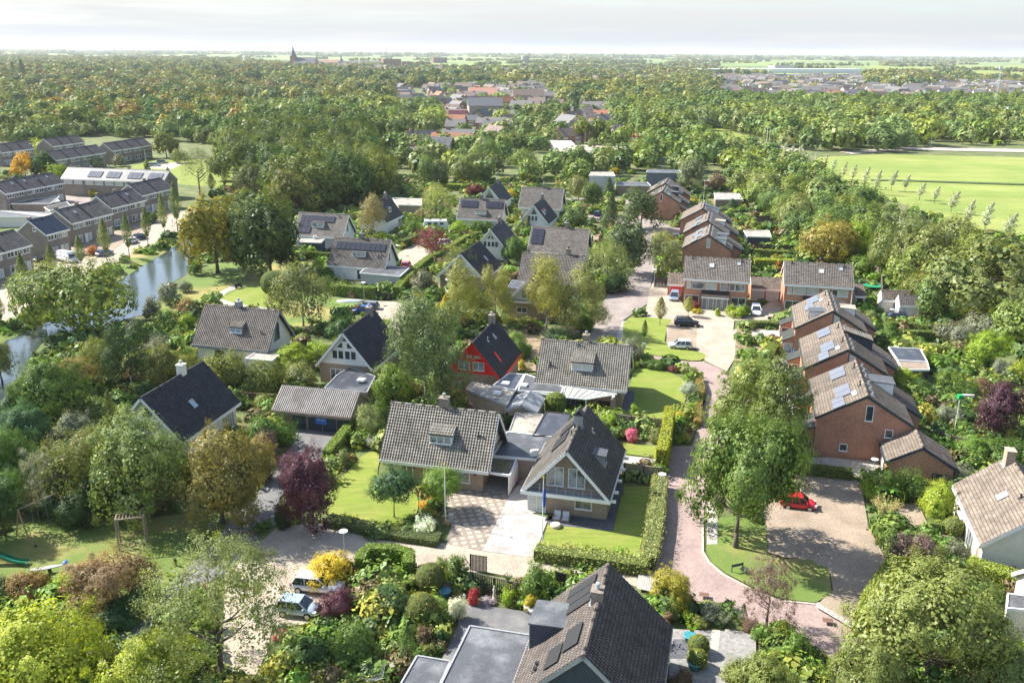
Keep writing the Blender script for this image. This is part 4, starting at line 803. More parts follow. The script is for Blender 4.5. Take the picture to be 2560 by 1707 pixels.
# ------------------------------------------------------------ villas further back
h = House('white villa with one row of nine solar panels', -31.04, 183.65, -14.1, 12.78, 8.2, 2.79, 7.93, tile_brown, white, over=.4, gap=.7); h.walls(gable=white); h.roof(); h.chimney(-.3, .3, .9, .8, 1.); h.dormer(-1, .1, 3.0, 2.6, .9, .03, white, felt, 3, curtain); h.solar(-1, -5.4, 1.0, 10, 1, 1.1, 1.75); [h.pipe(-1, 4.4 + i * .5, 4.2 - i * .5) for i in (0, 1)]; h.opening('e', 0.9, .1, 1.8, 2.1, 2); h.poly_window('r1', [(-.4, 3.6), (.4, 3.6), (.4, 6.), (-.4, 5.4)])
lean_flat('grey walled flat extension of the villa with nine solar panels', [(1010 + 70, 1020), (1290, 1035), (1205, 1110), (870, 1080), (905, 1050)], 2.8, felt, mat('grey_render', (.42, .42, .42), .8, .1), white, cc='c2')
h = House('villa roof with solar panels stepped around a white dormer', -45.33, 214.79, -15, 13.07, 8.2, 2.79, 7.66, tile_brown, white, over=.4, gap=.7); h.walls(gable=white); h.roof(); h.dormer(-1, -.6, 3.1, 2.5, 1.2, .1, white, tile_rust, 2, curtain); h.solar(-1, -5.5, .7, 8, 1, 1.1, 1.7); h.solar(-1, -5.5, 2.4, 3, 2, 1.1, 1.6); h.pipe(-1, 4.3, .9, .5); h.poly_window('r1', [(-.4, 3.6), (.4, 3.6), (.4, 6.), (-.4, 5.4)])
lean_flat('low flat annex in front of the stepped solar villa', [(350, 790), (580, 795), (545, 830), (380, 825)], 2.6, gravel, navy, lead, cc='c2')
h = House('cream gabled villa with black roof beside the long clipped hedge', -3.72, 202.8, -102.4, 12.39, 8.0, 2.9, 7.62, tile_black, cream, over=.3, gap=.7); h.walls(gable=cream); h.roof(); h.chimney(-3., 0); [h.opening('r1', a, 3.5, .85, 1.3, 1) for a in (-1.3, -.4, .5, 1.3)]; h.poly_window('r1', [(-.9, 5.3), (-.1, 5.3), (-.1, 6.4)]); h.poly_window('r1', [(.1, 5.3), (.9, 5.3), (.1, 6.4)])
h = House('villa with two separate solar arrays beside the chimney', -8.1, 239.61, -11, 12.47, 8.47, 2.8, 7.6, tile_brown, cream, over=.4, gap=.7); h.walls(gable=cream); h.roof(); h.chimney(-.4, .2); h.solar(-1, -5.6, .7, 4, 1, 1.15, 2.1); h.solar(-1, 1.2, .7, 4, 1, 1.15, 2.1); h.dormer(-1, .2, 3., 3.2, .9, .1, white, tile_rust, 3, blind)
h = House('plain brown tiled villa in the far row behind the weeping willow', 8.44, 258.5, -12, 12.35, 9.4, 2.8, 8.0, tile_brown, cream, over=.4, gap=.7); h.walls(gable=cream); h.roof(); h.chimney(.3, .3); h.poly_window('r1', [(-.4, 3.6), (.4, 3.6), (.4, 6.), (-.4, 5.4)])
h = House('white gable villa with black roof and small orange topped dormer', 6.67, 236.01, -103.9, 12.17, 8.1, 2.87, 7.67, tile_black, white, over=.3, gap=.7); h.walls(gable=white); h.roof(); h.chimney(-4.8, 0); [h.opening('r1', a, 3.4, .8, 1.4, 1) for a in (-1.2, -.3, .6)]; h.poly_window('r1', [(-.9, 5.1), (.9, 5.1), (0, 6.7)]); h.dormer(1, 3., 1.6, 2.4, 1.1, .3, white, tile_orange, 1)
h = House('white gable villa with black roof beside the dark red tree', -5.57, 268, -104, 12., 7.9, 3., 7.59, tile_black, white, over=.3, gap=.7); h.walls(gable=white); h.roof(); h.chimney(-3, 0); h.poly_window('r1', [(-1.5, 4.2), (1.5, 4.2), (0, 6.5)])
h = House('brown tiled villa with dark solar block on its left side', 10.65, 198.88, -14., 13.2, 9.22, 2.8, 7.67, tile_mauve, cream, over=.4, gap=.7); h.walls(gable=cream); h.roof(); h.chimney(1.2, .3); h.solar(-1, -6.2, .6, 2, 2, 1.4, 2.)
h = House('brown tiled villa with chimney half hidden behind the tall birches', 7.9, 172.5, -12, 12.4, 9.07, 2.81, 7.44, tile_mauve, brown_brick, over=.4, gap=.7); h.walls(gable=cream); h.roof(); h.chimney(3.0, .3, pot=2)
h = House('white gable over brick ground floor behind the birches', 4.22, 156.5, -104.3, 9.84, 8.4, 3.3, 7.5, tile_black, brown_brick, over=.3, gap=1.); h.walls(gable=white); h.roof(); [h.opening('r1', a, 3.8, .9, 1.4, 1, pane=curtain) for a in (-1.2, -.2, .9)]; h.opening('r1', -1.6, 1.1, 1.9, 1., 2, fm=white); MB().box(h.xl, h.L / 2, -h.ye, h.yf, 3.1, 3.3).build('balcony_floor', white, h.root)
lean_flat('pale flat roof left of the birch trees', [(100, 1200), (140, 1140), (235, 1150), (215, 1215)], 2.8, felt, brown_brick, lead, cc='c3')
h = House('white gable villa with round bay window and black roof', -8.48, 176.8, -104.9, 12.83, 9.6, 2.96, 7.74, tile_black, brown_brick, over=.3, gap=.9); h.walls(gable=white); h.roof(); h.skylight(1, -2, 3, .6, 1.2); [h.opening('r1', a, 3.5, .8, 1.4, 1) for a in (-2, -1.1, 1)]
c = h.wallpt('r1', -1.8, 0, .1); b = MB(); b.lathe([(1.45, .9), (1.45, 2.4)], (c.x, c.y, 0), 14); b.build('bay_window', curtain, h.root); b = MB(); b.lathe([(1.5, 0), (1.5, .9)], (c.x, c.y, 0), 14); b.lathe([(1.6, 2.4), (1.6, 2.7)], (c.x, c.y, 0), 14); b.build('bay_frame', white, h.root); b = MB(); [b.tube((c.x + 1.5 * math.cos(i * .4), c.y + 1.5 * math.sin(i * .4), 2.7), (c.x + 1.5 * math.cos(i * .4), c.y + 1.5 * math.sin(i * .4), 3.6), .03, n=4) for i in range(16)]; b.lathe([(1.52, 3.58), (1.52, 3.64)], (c.x, c.y, 0), 14); b.build('balcony_railing', grey_m, h.root)
h = House('black roofed villa beside the shaggy birch in the wood edge', -34.97, 236.72, -103.8, 12.36, 8.01, 2.78, 7.69, tile_black, white, over=.3, gap=.7); h.walls(gable=white); h.roof(); h.chimney(-3.5, 0); h.dormer(1, 0, 1.8, 2.6, 1.1, .2, yellow_brick, felt, 1); h.opening('f', 4, .2, 2.2, 2, 3)
lean_flat('ochre walled flat annex right of the shaggy birch', [(1140, 450), (1390, 460), (1390, 515), (1195, 510)], 3, gravel, yellow_brick, white, cc='c2')
h = House('grey tiled villa with skylight at the right edge', 48.4, 76.36, -104.4, 12.3, 9.4, 3.05, 6.94, tile_rust, yellow_brick, over=.35, gap=.4); h.walls(cream); h.roof(); h.chimney(-5.0, -.4, 1.1, .8, 1.1, brown_brick, pot=False); h.skylight(-1, .3, 1.9, 1.0, 1.1); h.pipe(-1, 2.0, 1.2, .4); h.opening('e', 1.6, .1, 2.4, 2.3, 3, pane=curtain); h.opening('e', 4.6, .5, 1.0, 1.9, 1, pane=wood)
MB().box(-.5, 1.2, -h.We - .7, -h.We + .6, 2.9, 3.05).build('porch_roof', white, h.root)
flat_block('flat_roof_annex', [at(*px('a4', *p), 3) for p in [(2215, 815), (2500, 850), (2500, 960), (2205, 935)]], 0, 3, cream, felt, 'pale flat roof behind the big tree at the lower right edge', 'annex')
c = at(*px('a4', 2500, 1050), 0); h = House('yellowish tiled roof with solar panels cut by the lower right edge', c.x + 1.5, c.y - 1.5, -13.9, 8., 7, 2.8, 5.4, tile_beige, cream, over=.35, gap=.4); h.walls(); h.roof(); h.solar(-1, -2.8, .5, 4, 1, 1.2, 2., black)

# ------------------------------------------------------------ stepped brick rows on the right
def row_house(lbl, cx, cy, L, ext=0., arrays='two', win=True, porch=True, dorm=True, We=5.3, roofm=None, group='red brick row houses in staggered rows'):
    """gable end to the camera: front eave on the left (e), garden eave on the right (f), lower when extended"""
    k = (8.0 - 4.9) / 5.2; Wf = 5.2 + ext
    h = House(lbl, cx, cy, -103.9, L, 10, 4.9, 8.05, roofm or tile_rust, red_brick, group, 'row_house', over=.12, gap=.08, We=We, Wf=Wf, zef=8.05 - k * Wf, trim=dkframe if win else white)
    h.walls(); h.roof(); return h
def pair(cx, cy, La, Lb, la, lb, **kw):
    """front unit a (plain end gable) and the unit behind it (b) whose garden slope runs further down"""
    u = Vector((math.cos(R(-103.9)), math.sin(R(-103.9)))); a = row_house(la, cx + u.x * Lb / 2, cy + u.y * Lb / 2, La - .01, 0, **kw); b_ = row_house(lb, cx - u.x * La / 2, cy - u.y * La / 2, Lb - .01, 2.1, **kw); return a, b_
def porch(h, x, L=3.4):
    zt = 3.6; b = MB(); b.prism([(-h.ye - 1.9, 2.5), (-h.ye - 1.9, 2.62), (-h.ye, zt), (-h.ye, zt - .12)], 'x', x - L / 2, x + L / 2)
    o = b.build('porch_roof', tile_beige, h.root); MB().prism([(-h.ye - 1.7, 0), (-h.ye - 1.7, 2.5), (-h.ye - .005, 3.45), (-h.ye - .005, 0)], 'x', x - L / 2 + .1, x + L / 2 - .1).build('porch', red_brick, h.root)
    s = (h.xl, h.ye); h.xl = x + L / 2 - .1; h.opening('r1', -h.ye - .85, .7, 1.35, 1.6, 1, fm=white, pane=curtain); h.xl = s[0]; h.ye = s[1] + 1.7; h.opening('e', x, .7, L - .6, 1.6, 3, fm=white, pane=curtain); h.ye = s[1]
def dress(h, ar=2, dz=-1, sky=True, dtype='felt'):
    if ar >= 1: h.solar(-1, -h.L * .42, 1.6, 2, 1, 1.75, 1.9, solar_lt)
    if ar >= 2: h.solar(-1, h.L * .08, 2.6, 2, 1, 1.5, 1.5, solar_lt); h.skylight(-1, h.L * .18, 1.0, 1.5, .6, skyglass)
    for i in range(3): h.pipe(1, -h.L * .3 + i * h.L * .3, .8, .35, grey_m, .07)
    h.pipe(-1, -h.L * .1, .5, .6, black, .07)
solar_lt = brick_mat('grey_solar_cells', (.13, .14, .17), (.14, .15, .18), (.22, .23, .25), .16, .16, .008, wall=False, broad=.15, rough=.12, offset=0)
a, b_ = pair(42.09, 101.93, 6.4, 6.5, 'nearest red brick end house with tall gable window and two solar arrays', 'row house with flat white dormer behind the nearest brick end gable')
a.opening('r1', -.1 + .55, 5.0, .85, 1.9, 1, fm=white); a.opening('r1', 2.8, 3.2, .9, 1.0, 1, fm=white); a.opening('r1', -1.9, 1.0, .9, .9, 1, fm=white); porch(a, .6, 4.6); dress(a, 2); dress(b_, 1); porch(b_, -1, 3)
b_.dormer(1, 1.2, 2.6, 3.9, 1.5, .05, white, felt, 2, skyglass); b_.skylight(1, 2.2, 2.2, .9, .8)
a, b_ = pair(45.96, 118.98, 6.6, 6.7, 'second red brick end house with two grey solar arrays', 'row house with shaded dormer behind the second brick gable')
a.poly_window('r1', [(.1, 5.4), (1.1, 5.4), (1.1, 7.1), (.1, 7.6)], blind); a.opening('r1', 2.9, 3.2, .9, 1.0, 1, fm=white); porch(a, .6, 4.6); dress(a, 2); dress(b_, 1); porch(b_, -1, 3); b_.dormer(1, 1.2, 2.6, 3.9, 1.3, .3, navy, tile_beige, 2, curtain)
a, b_ = pair(50.13, 137.32, 6.2, 6.3, 'third red brick end house with white framed roof dormer on its left slope', 'row house with orange gravel dormer behind the third brick gable')
a.poly_window('r1', [(.1, 5.4), (1.1, 5.4), (1.1, 7.1), (.1, 7.6)], blind); porch(a, .6, 4.6); dress(a, 1); b_.dormer(1, 2.2, 2.4, 3.9, 1.2, .05, white, gravel, 2, curtain); a.dormer(-1, .8, 2.2, 3.2, 1.2, .05, white, felt, 2, blind); dress(b_, 2); porch(b_, -1, 3)
a, b_ = pair(43.28, 196.5, 6.2, 6.3, 'red brick end house with white strip window behind the semi-detached pair', 'row house with long white dormer behind the strip window gable')
a.opening('r1', .2, 5.2, .8, 2., 1, fm=white, pane=blind); dress(a, 2); dress(b_, 2); b_.dormer(1, 1.5, 2.6, 4, 1.2, .05, white, felt, 2, blind); a.dormer(1, 1, 2.4, 3.9, 1.2, .05, white, felt, 2, blind)
a, b_ = pair(45.0 + 1.5, 213.5, 6.2, 6.3, 'row house in the middle of the back brick row with solar slope', 'row house with brown dormer in the middle of the back brick row'); dress(a, 2); dress(b_, 1); b_.dormer(1, 1.5, 2.6, 4, 1.2, .05, white, gravel, 2, blind)
a, b_ = pair(48.8, 230.5, 6.2, 6.3, 'row house with plain sunlit slope at the far end of the back row', 'last row house of the back brick row beside the corrugated shed'); dress(a, 0); dress(b_, 0); b_.dormer(1, 1.5, 2.6, 4, 1.2, .3, white, felt, 2, blind)
a, b_ = pair(43.2, 259.5, 6.2, 6.3, 'red brick end house with tall white gable window beside the round dark tree', 'row house behind the far red brick end gable'); a.opening('r1', -.1, 5.2, .7, 2., 1, fm=white); dress(a, 1); dress(b_, 1); a.skylight(1, 1, 1.5, 1.6, 1.1, skyglass); b_.dormer(1, 1.5, 2.2, 4, 1.2, .05, navy, felt, 2)
a, b_ = pair(46.6, 276, 6.2, 6.3, 'farthest brick row house with shaded dormer near the flagpole', 'farthest brick row house end beside the silver willow'); dress(a, 1); dress(b_, 1); a.dormer(1, 1, 2, 4, 1.2, .05, navy, felt, 2)
h = House('small brick garage with beige tiles attached to the nearest end gable', 45.3, 91.9, -104.2, 5.2, 7.06, 2.5, 4.55, tile_rust, red_brick, name='garage', cat='garage', over=.15, gap=.12, trim=navy); h.walls(); h.roof(); h.opening('e', 0, .1, 1.6, 2.1, 1, 'garage_door', white); h.opening('r1', 1.8, .6, 1.0, 1.0, 1)
h = House('low tiled lean-to in front of the back brick row', *G('c3', 1545, 610).xy, -104, 6, 5.5, 2.4, 4., tile_rust, red_brick, name='garage', cat='garage', over=.2, gap=.1); h.walls(); h.roof()
# semi-detached pair houses
for lbl, cx, cy, L, sx_ in (('semi-detached brick house with twin grey front doors', 38.31, 164.9, 12.0, 0), ('semi-detached brick house with white blinds behind the sunlit brick gable', 55.93, 161.3, 12.1, 1)):
    h = House(lbl, cx, cy, -12.2, L, 9., 5.38, 8.6, tile_mauve, red_brick, name='semi_detached_house', over=.45, gap=.25); h.walls(); h.roof(); h.skylight(-1, -1 + sx_ * 1.5, 1.5, .9, 1., blind); h.pipe(-1, 4.5, .7, .6); h.pipe(-1, -4.6, .5, .6); h.skylight(-1, 3.9, .9, .6, .7)
    for a_, w_, p in ((-4.9, .8, blind), (-3.2, 2.3, curtain if not sx_ else blind), (-1.4, 1.0, blind), (-.55 + .2, 1.1, blind), (1.4, 1.3, curtain if not sx_ else blind), (2.9, 1.1, glass), (4.3, 1.8, curtain if not sx_ else blind)): h.opening('e', a_, 3.55, w_ - .05, 1.25, 1, pane=p)
    h.opening('e', -4.2, .7, 2.6, 1.6, 2, pane=glass); h.opening('e', 4.2, .7, 2.6, 1.6, 2, pane=glass)
    MB().prism([(-h.ye - 1.7, 2.45), (-h.ye - 1.7, 2.6), (-h.ye - .003, 3.35), (-h.ye - .003, 3.2)], 'x', -2.5, 2.5).build('porch_roof', tile_mauve, h.root); MB().box(-2.3, 2.3, -h.ye - 1.5, -h.ye - .005, 0, 2.44).build('porch', grey_brick, h.root)
    s = h.ye; h.ye += 1.5
    for a_ in (-1.85, -.7, .7, 1.85): h.opening('e', a_, .05, .95, 2.3, 1, 'door', mat('grey_door', (.2, .21, .23), .5, .1))
    h.ye = s; MB().box(-2.5, 2.5, -h.ye - 1.75, -h.ye - 1.65, 2.25, 2.5).build('gutter', white, h.root)
def garage(lbl, cc, e0, e1, back, doors, wallm=red_brick, dm=None, roofm=None):
    A, B_ = at(*px(cc, *e0), 2.4), at(*px(cc, *e1), 2.4); L = (B_ - A).length; th = math.atan2(B_.y - A.y, B_.x - A.x); c = (A + B_) / 2 + Vector((-math.sin(th), math.cos(th), 0)) * back / 2
    h = House(lbl, c.x, c.y, math.degrees(th), L, back, 2.4, 3.9, roofm or tile_rust, wallm, name='garage', cat='garage', over=.2, gap=.06); h.walls(); h.roof()
    for a_, w_ in doors: h.opening('e', a_, .02, w_, 2.0, 1, 'garage_door', dm or blind)
    return h
garage('garage with red door left of the twin door house', 'c3', (1440, 1175), (1578, 1182), 6.5, [(0, 2.2)], dm=red_paint)
garage('garage pair with white doors between the semi-detached houses', 'c4', (62, 1213), (318, 1225), 6.5, [(-1.5, 2.3), (1.2, 2.3)], dm=blind); garage('slate shadowed outbuilding right of the white blind house', 'c4', (930, 1275), (1028, 1278), 6, [(0, 1.4)], lead, dm=black)
garage('pale shed with rusty tiled roof behind the dark blue estate car', 'c4', (1160, 1310), (1400, 1318), 3, [(0, 1)], cream); garage('small cream shed beside the trailer', 'c4', (1305, 1355), (1500, 1365), 3.4, [(-1, .8)], cream, roofm=tile_grey)
for lb, cc, pts, zt, tm, wm_ in (('flat garden room with pale awning behind the second brick gable', 'b4', [(1215, 225), (1480, 240), (1540, 350), (1290, 335)], 2.5, felt_dark, darkwood), ('grey awning roof over a terrace beside the wooden garden room', 'b4', [(1290, 340), (1540, 355), (1555, 415), (1330, 415)], 2.4, wood, darkwood),
    ('low pergola roof beside the long white dormers', 'c3', [(2080, 725), (2290, 725), (2310, 780), (2110, 775)], 2.5, gravel, navy), ('pale corrugated shed roof behind the back brick row', 'c3', [(1830, 410), (2040, 415), (2070, 465), (1840, 465)], 2.4, corr, wood),
    ('long white-edged flat building behind the round garden trees', 'c3', [(780, 265), (800, 235), (980, 235), (1000, 270)], 6, gravel, mat('grey_panel', (.45, .47, .5), .5, .1)), ('low flat roofs with white edges left of the brick row', 'c3', [(1005, 345), (1010, 320), (1270, 320), (1300, 350)], 3.2, felt, wood),
    ('flat grey building with curved roof humps behind the brick row', 'c3', [(1260, 235), (1280, 215), (1540, 220), (1550, 240)], 6.2, felt, mat('dark_glazing', (.12, .15, .18), .3, .2)), ('pale commercial hall with brown vents beside the main road', 'c3', [(470, 65), (490, 45), (690, 50), (724, 65)], 5, gravel, cream),
    ('long low brown hall beside the service road', 'c3', [(725, 75), (730, 60), (1300, 70), (1300, 90)], 4, gravel, wood), ('white flat roofed shop beside the service road', 'd3', [(330, 965), (360, 960), (540, 965), (580, 1000)], 4.2, white, cream), ('white canopy roof left of the row of garages', 'c1', [(0, 560), (60, 560), (430, 590), (420, 615)], 3, gravel, white),
    ('long low garage row with pale roof left of the blue roofed house', 'c1', [(-200, 580), (0, 562), (430, 575), (400, 610), (0, 610), (-200, 620)], 2.8, felt, cream), ('dark courtyard sheds between the terraces', 'c1', [(90, 500), (250, 465), (500, 440), (420, 500)], 2.5, felt_dark, wood), ('small gravel roofed shed by the courtyard', 'c1', [(330, 470), (460, 445), (500, 480), (380, 500)], 2.4, gravel, wood),
    ('dark tiled courtyard shed beside the third terrace', 'c1', [(370, 530), (560, 485), (590, 515), (420, 560)], 3, tile_grey, wood), ('grey glass bus shelter roof beside the dark wood', 'c1', [(1800, 30), (1890, 25), (1930, 50), (1830, 55)], 3, felt, glass), ('white park home roof by the north road', 'c3', [(1740, 300), (1850, 300), (1850, 310), (1720, 310)], 3, gravel, wood)):
    flat_block('flat_roof_building', [at(*px(cc, *p), zt) for p in pts], 0, zt, wm_, tm, lb, 'building')
# ------------------------------------------------------------ terraces by the canal
def terrace(lbl, cx, cy, L, roofm=tile_grey, sky=(), dm=True, win=True, W=8.3, pan=0, grp='brick terrace blocks by the canal', th=75.8):
    h = House(lbl, cx, cy, th, L, W, 5.37, 8.42, roofm, grey_brick, grp, 'terrace_house', over=.3, gap=.12, fine=False); h.walls(); h.roof()
    n = max(1, round(L / 7.3))
    for i in range(n):
        x0 = -L / 2 + L * (i + .5) / n
        for a_, w_ in ((-2.1, 1.8), (-.7, .8), (.6, .8), (2.1, 1.8)): h.opening('e', x0 + a_ * L / n / 7.3, 3.9, w_, 1.15, 2 if w_ > 1 else 1, pane=[glass, curtain, blind][rnd.randrange(3)])
        h.opening('e', x0 - 1.6, .5, 2.4, 1.7, 2, pane=curtain); h.opening('e', x0 + 1.0, .05, 1., 2.2, 1, 'door', [navy, white, lead][rnd.randrange(3)]); h.opening('e', x0 + 2.3, .4, 1.1, 1.8, 1, pane=blind)
        if i: h_ = MB().beam(h.slope(-1, -L / 2 + L * i / n, .1, .12), h.slope(-1, -L / 2 + L * i / n, h.slen(-1) - .1, .12), .35, .14).build('party_wall_flashing', black, h.root)
        h.chimney(-L / 2 + L * i / n + .6 if i else -L / 2 + 1., .5, .8, .6, .55, grey_brick, pot=False); h.pipe(-1, x0, .6, .5)
    for x, s in sky: h.skylight(-1, x, s, .8, .9, skyglass)
    return h
h = terrace('nearest terrace with striped brown roof at the left edge', *(Vector((-106.5, 183.5)) + Vector((math.cos(R(75.8)), math.sin(R(75.8)))) * (4.4 - 7.5)), 15, tile_brown)
h = terrace('terrace end house with blue-black roof beside the white van', -106.8, 201.9, 7.6, tile_blue); h.opening('r0', 1.2, 6.0, .9, .9, 2, fm=white); h.opening('r0', -1.6, .9, .6, .5, 1, fm=white)
h = terrace('terrace block with brown roof right of the blue roofed house', -106.64, 219.24, 14.9, tile_brown, [(-3, 1.5)]); h = terrace('third canal terrace with one skylight behind the slim street trees', -106.56, 240.79, 14.7, tile_grey, [(3, 1.2)]); h = terrace('farthest canal terrace beside the big rounded trees', -107.1, 262.7, 15.2, tile_grey)
h = terrace('grey terrace with three skylights behind the courtyards', -145.2, 268., 24, tile_grey, [(-6, 1.2), (-1, 1), (4, 1), (8, 1)]); h.opening('r1', 0, 3.6, 1, 1, 1)
h = House('long pale roofed terrace with four light solar arrays', -125.66, 288.72, -11.1, 35.9, 8.5, 5.38, 8.43, felt, grey_brick, 'brick terrace blocks by the canal', 'terrace_house', over=.3, gap=.12, fine=False); h.walls(); h.roof(); [h.solar(-1, x, 1.4, 3, 1, 1.6, 2.8, solar_lt) for x in (-9, -2.5, 5, 12)]; [h.chimney(x, .6, .8, .6, .6, grey_brick, pot=2) for x in (-17, -10, -3.5, 3.5, 10.5, 17)]; [h.opening('e', x, 3.8, 2.8, 1.2, 3, pane=blind) for x in (-15.5, -12, -8, -4.6, -1, 2.4, 6, 9.6, 13, 16)]
for lb, cx, cy, L, th in (('dark roofed terrace behind the yellow round tree', -169.66, 351.07, 28, 75.8), ('dark roofed terrace nearest the parked cars on the green', -163, 383.2, 26, 75.8), ('short dark terrace at the far left edge', -203.6, 369.6, 18, 75.8), ('dark terrace behind the yellow-green round tree', -195.6, 395.8, 20, 75.8)):
    h = House(lb, cx, cy, th, L, 8.2, 5.38, 8.42, tile_grey, grey_brick, 'dark terraces at the wood edge', 'terrace_house', over=.3, gap=.12, fine=False); h.walls(); h.roof(); n = round(L / 6.5)
    for i in range(n):
        x = -L / 2 + L * (i + .5) / n; h.opening('e', x, 3.9, 4.6, 1.1, 4, pane=curtain); h.opening('e', x, .6, 4.2, 1.7, 3, pane=curtain)
        if i: MB().beam(h.slope(-1, -L / 2 + L * i / n, .1, .12), h.slope(-1, -L / 2 + L * i / n, h.slen(-1) - .1, .12), .4, .2).build('party_wall_flashing', black, h.root)

# ------------------------------------------------------------ trees and shrubs, each surveyed on the photo
T = lambda cc, rows: [tree(cc, *r_) for r_ in rows]
T('a1', [('broad', 330, 1700, 850, 500, 'bright', 'wide yellow-green tree filling the bottom left corner'), ('broad', 1300, 1760, 1150, 390, 'bright', 'smaller bright yellow-green tree beside the path at the bottom edge'),
    ('airy', 1860, 1560, 370, 590, 'ash', 'large airy tree with bare twigs in front of the parked silver car'), ('broad', 850, 960, 510, 290, (.22, .17, .09), 'brownish round tree beside the white street lamp and playground'),
    ('shrub', 1180, 830, 480, 190, 'brown', 'smaller brown shrub between playground lawn and path'), ('shrub', 250, 900, 620, 190, (.2, .14, .05), 'orange-brown shrub left of the spring rocker'), ('shrub', 530, 890, 740, 110, 'orange', 'bright orange shrub at the foot of the brownish round tree'),
    ('shrub', 1150, 1000, 800, 200, 'teal', 'dark ivy shrub at the corner of the path'), ('shrub', 960, 1130, 930, 160, 'teal', 'low dark ivy shrub below the white street lamp'), ('shrub', 30, 900, 650, 140, 'dark', 'dark bush at the left edge below the green slide'),
    ('broad', 40, 330, -190, 240, 'dark', 'dark tree above the timber swing at the left edge'), ('shrub', 950, 1560, 1260, 170, 'olive', 'olive shrub between the two yellow-green bottom trees'), ('shrub', 650, 270, -60, 150, 'deep', 'dark bush behind the swing'), ('shrub', 480, 170, -100, 150, 'deep', 'shaded bush right behind the swing crossbar')])
T('b1', [('broad', 440, 860, 260, 290, 'green', 'broad green tree in front of the canal at the left'), ('birch', 1115, 610, -30, 185, 'deep', 'tall dark birch standing left of the mauve tiled villa'), ('broad', 1430, 560, 200, 210, 'olive', 'olive tree between dark birch and mauve villa'),
    ('broad', 20, 520, 130, 120, 'olive', 'yellow-olive tree at the left edge over the canal'), ('broad', 850, 480, 130, 130, 'olive', 'small olive tree right of the broad canal-side tree'), ('shrub', 1900, 660, 250, 190, 'olive', 'round olive tree behind the dark roofed villa'),
    ('shrub', 2180, 620, 340, 200, 'olive', 'broad shrub above the grey corrugated garage'), ('oak', 1270, 1660, 730, 370, (.12, .17, .05), 'left one of two tall rounded trees before the dark roofed villa', None), ('oak', 1870, 1700, 910, 350, (.19, .18, .05), 'right one of two tall rounded trees, with golden leaf tips'),
    ('broad', 740, 1540, 890, 270, 'olive', 'olive tree left of the two tall front trees'), ('broad', 420, 1560, 1060, 190, 'grey', 'silvery leafed tree above the playground'), ('broad', 110, 1360, 900, 200, 'green', 'green tree in the thicket at the left edge'), ('broad', 60, 1600, 1260, 170, 'green', 'low green tree right above the swing'),
    ('cypress', 940, 920, 590, 75, 'olive', 'tall clipped conifer left of the dark roofed villa'), ('shrub', 850, 900, 640, 140, 'green', 'shrub against the clipped conifer'), ('broad', 240, 1080, 700, 220, 'teal', 'bluish green tree in the left thicket'), ('shrub', 620, 1080, 780, 180, 'grey', 'grey willow bush in the left thicket'),
    ('shrub', 230, 1130, 930, 150, 'brown', 'rust brown bush in the left thicket'), ('shrub', 600, 1260, 1010, 160, 'dark', 'dark bush left of the olive tree'), ('shrub', 2230, 760, 610, 110, 'olive', 'small pale tree at the left end of the corrugated garage'), ('shrub', 1250, 620, 490, 110, 'teal', 'low dark shrub behind the cream gable'),
    ('shrub', 2260, 1080, 750, 200, 'green', 'wide green bush beside the garage drive'), ('shrub', 2250, 1200, 910, 110, (.12, .07, .07), 'dull purple bush beside the garage drive'), ('shrub', 2200, 1340, 1100, 90, 'purple', 'purple bush at the edge of the garage drive'), ('broad', 640, 640, 330, 200, (.19, .17, .06), 'ochre topped tree between the canal trees'),
    ('shrub', 80, 880, 640, 160, 'teal', 'blue-green bush at the left edge by the water'), ('broad', 930, 1640, 1180, 190, 'dark', 'shaded tree between olive and rounded trees'), ('shrub', 1320, 300, 120, 110, 'grey', 'pale shrub on the canal slope')])
T('b2', [('broad', 480, 1720, 1070, 235, 'purple', 'dark purple plum tree beside the garage drive'), ('globe', 1160, 1660, 1225, 200, 'teal', 'dark green ball tree on the front lawn'), ('globe', 1560, 1600, 1230, 178, 'fresh', 'bright green ball tree by the flagpole'),
    ('birch', 1430, 720, -250, 320, (.11, .15, .06), 'tall shaggy pine between the white and the red gable villas', None), ('shrub', 1130, 690, 370, 200, 'fresh', 'rounded green shrub left below the tall pine'), ('shrub', 1310, 640, 515, 75, 'maroon', 'reddish bush at the foot of the tall pine'), ('shrub', 1680, 725, 570, 110, 'olive', 'olive bush right below the tall pine'),
    ('shrub', 950, 975, 700, 120, 'pale', 'feathery pale yellow-green shrub above the clipped hedge'), ('shrub', 1060, 900, 640, 110, 'green', 'green shrub against the chimney end of the beige villa'), ('shrub', 745, 1230, 1080, 48, 'pale', 'small pale bush on the lawn edge'), ('broad', 330, 400, 180, 160, 'lime', 'light green tree left of the white gable villa'), ('shrub', 560, 340, 170, 110, 'lime', 'second light green bush touching the white gable villa'),
    ('shrub', 380, 560, 340, 130, 'pale', 'yellowish shrub behind the corrugated garage'), ('shrub', 110, 560, 400, 150, 'green', 'wide shrub behind the left end of the corrugated garage'), ('shrub', 750, 180, -20, 130, 'dark', 'dark bush behind the white gable villa roof'), ('shrub', 2200, 330, 150, 90, 'green', 'green bush right of the red villa'), ('shrub', 2120, 890, 770, 70, 'dark', 'dark ivy bush behind the beige villa gable'),
    ('broad', 60, 1330, 940, 100, (.24, .2, .06), 'ochre young tree by the garage drive'), ('shrub', 640, 1370, 1290, 60, 'olive', 'low shrub beside the purple plum tree'), ('shrub', 1000, 1070, 960, 90, 'grey', 'grey-green bush beside the beige villa lawn'), ('pine', 1560, 740, 330, 150, 'deep', 'dark lower conifer against the tall pine'), ('shrub', 1250, 700, 560, 90, 'dark', 'dark bush between reddish bush and green shrub')])
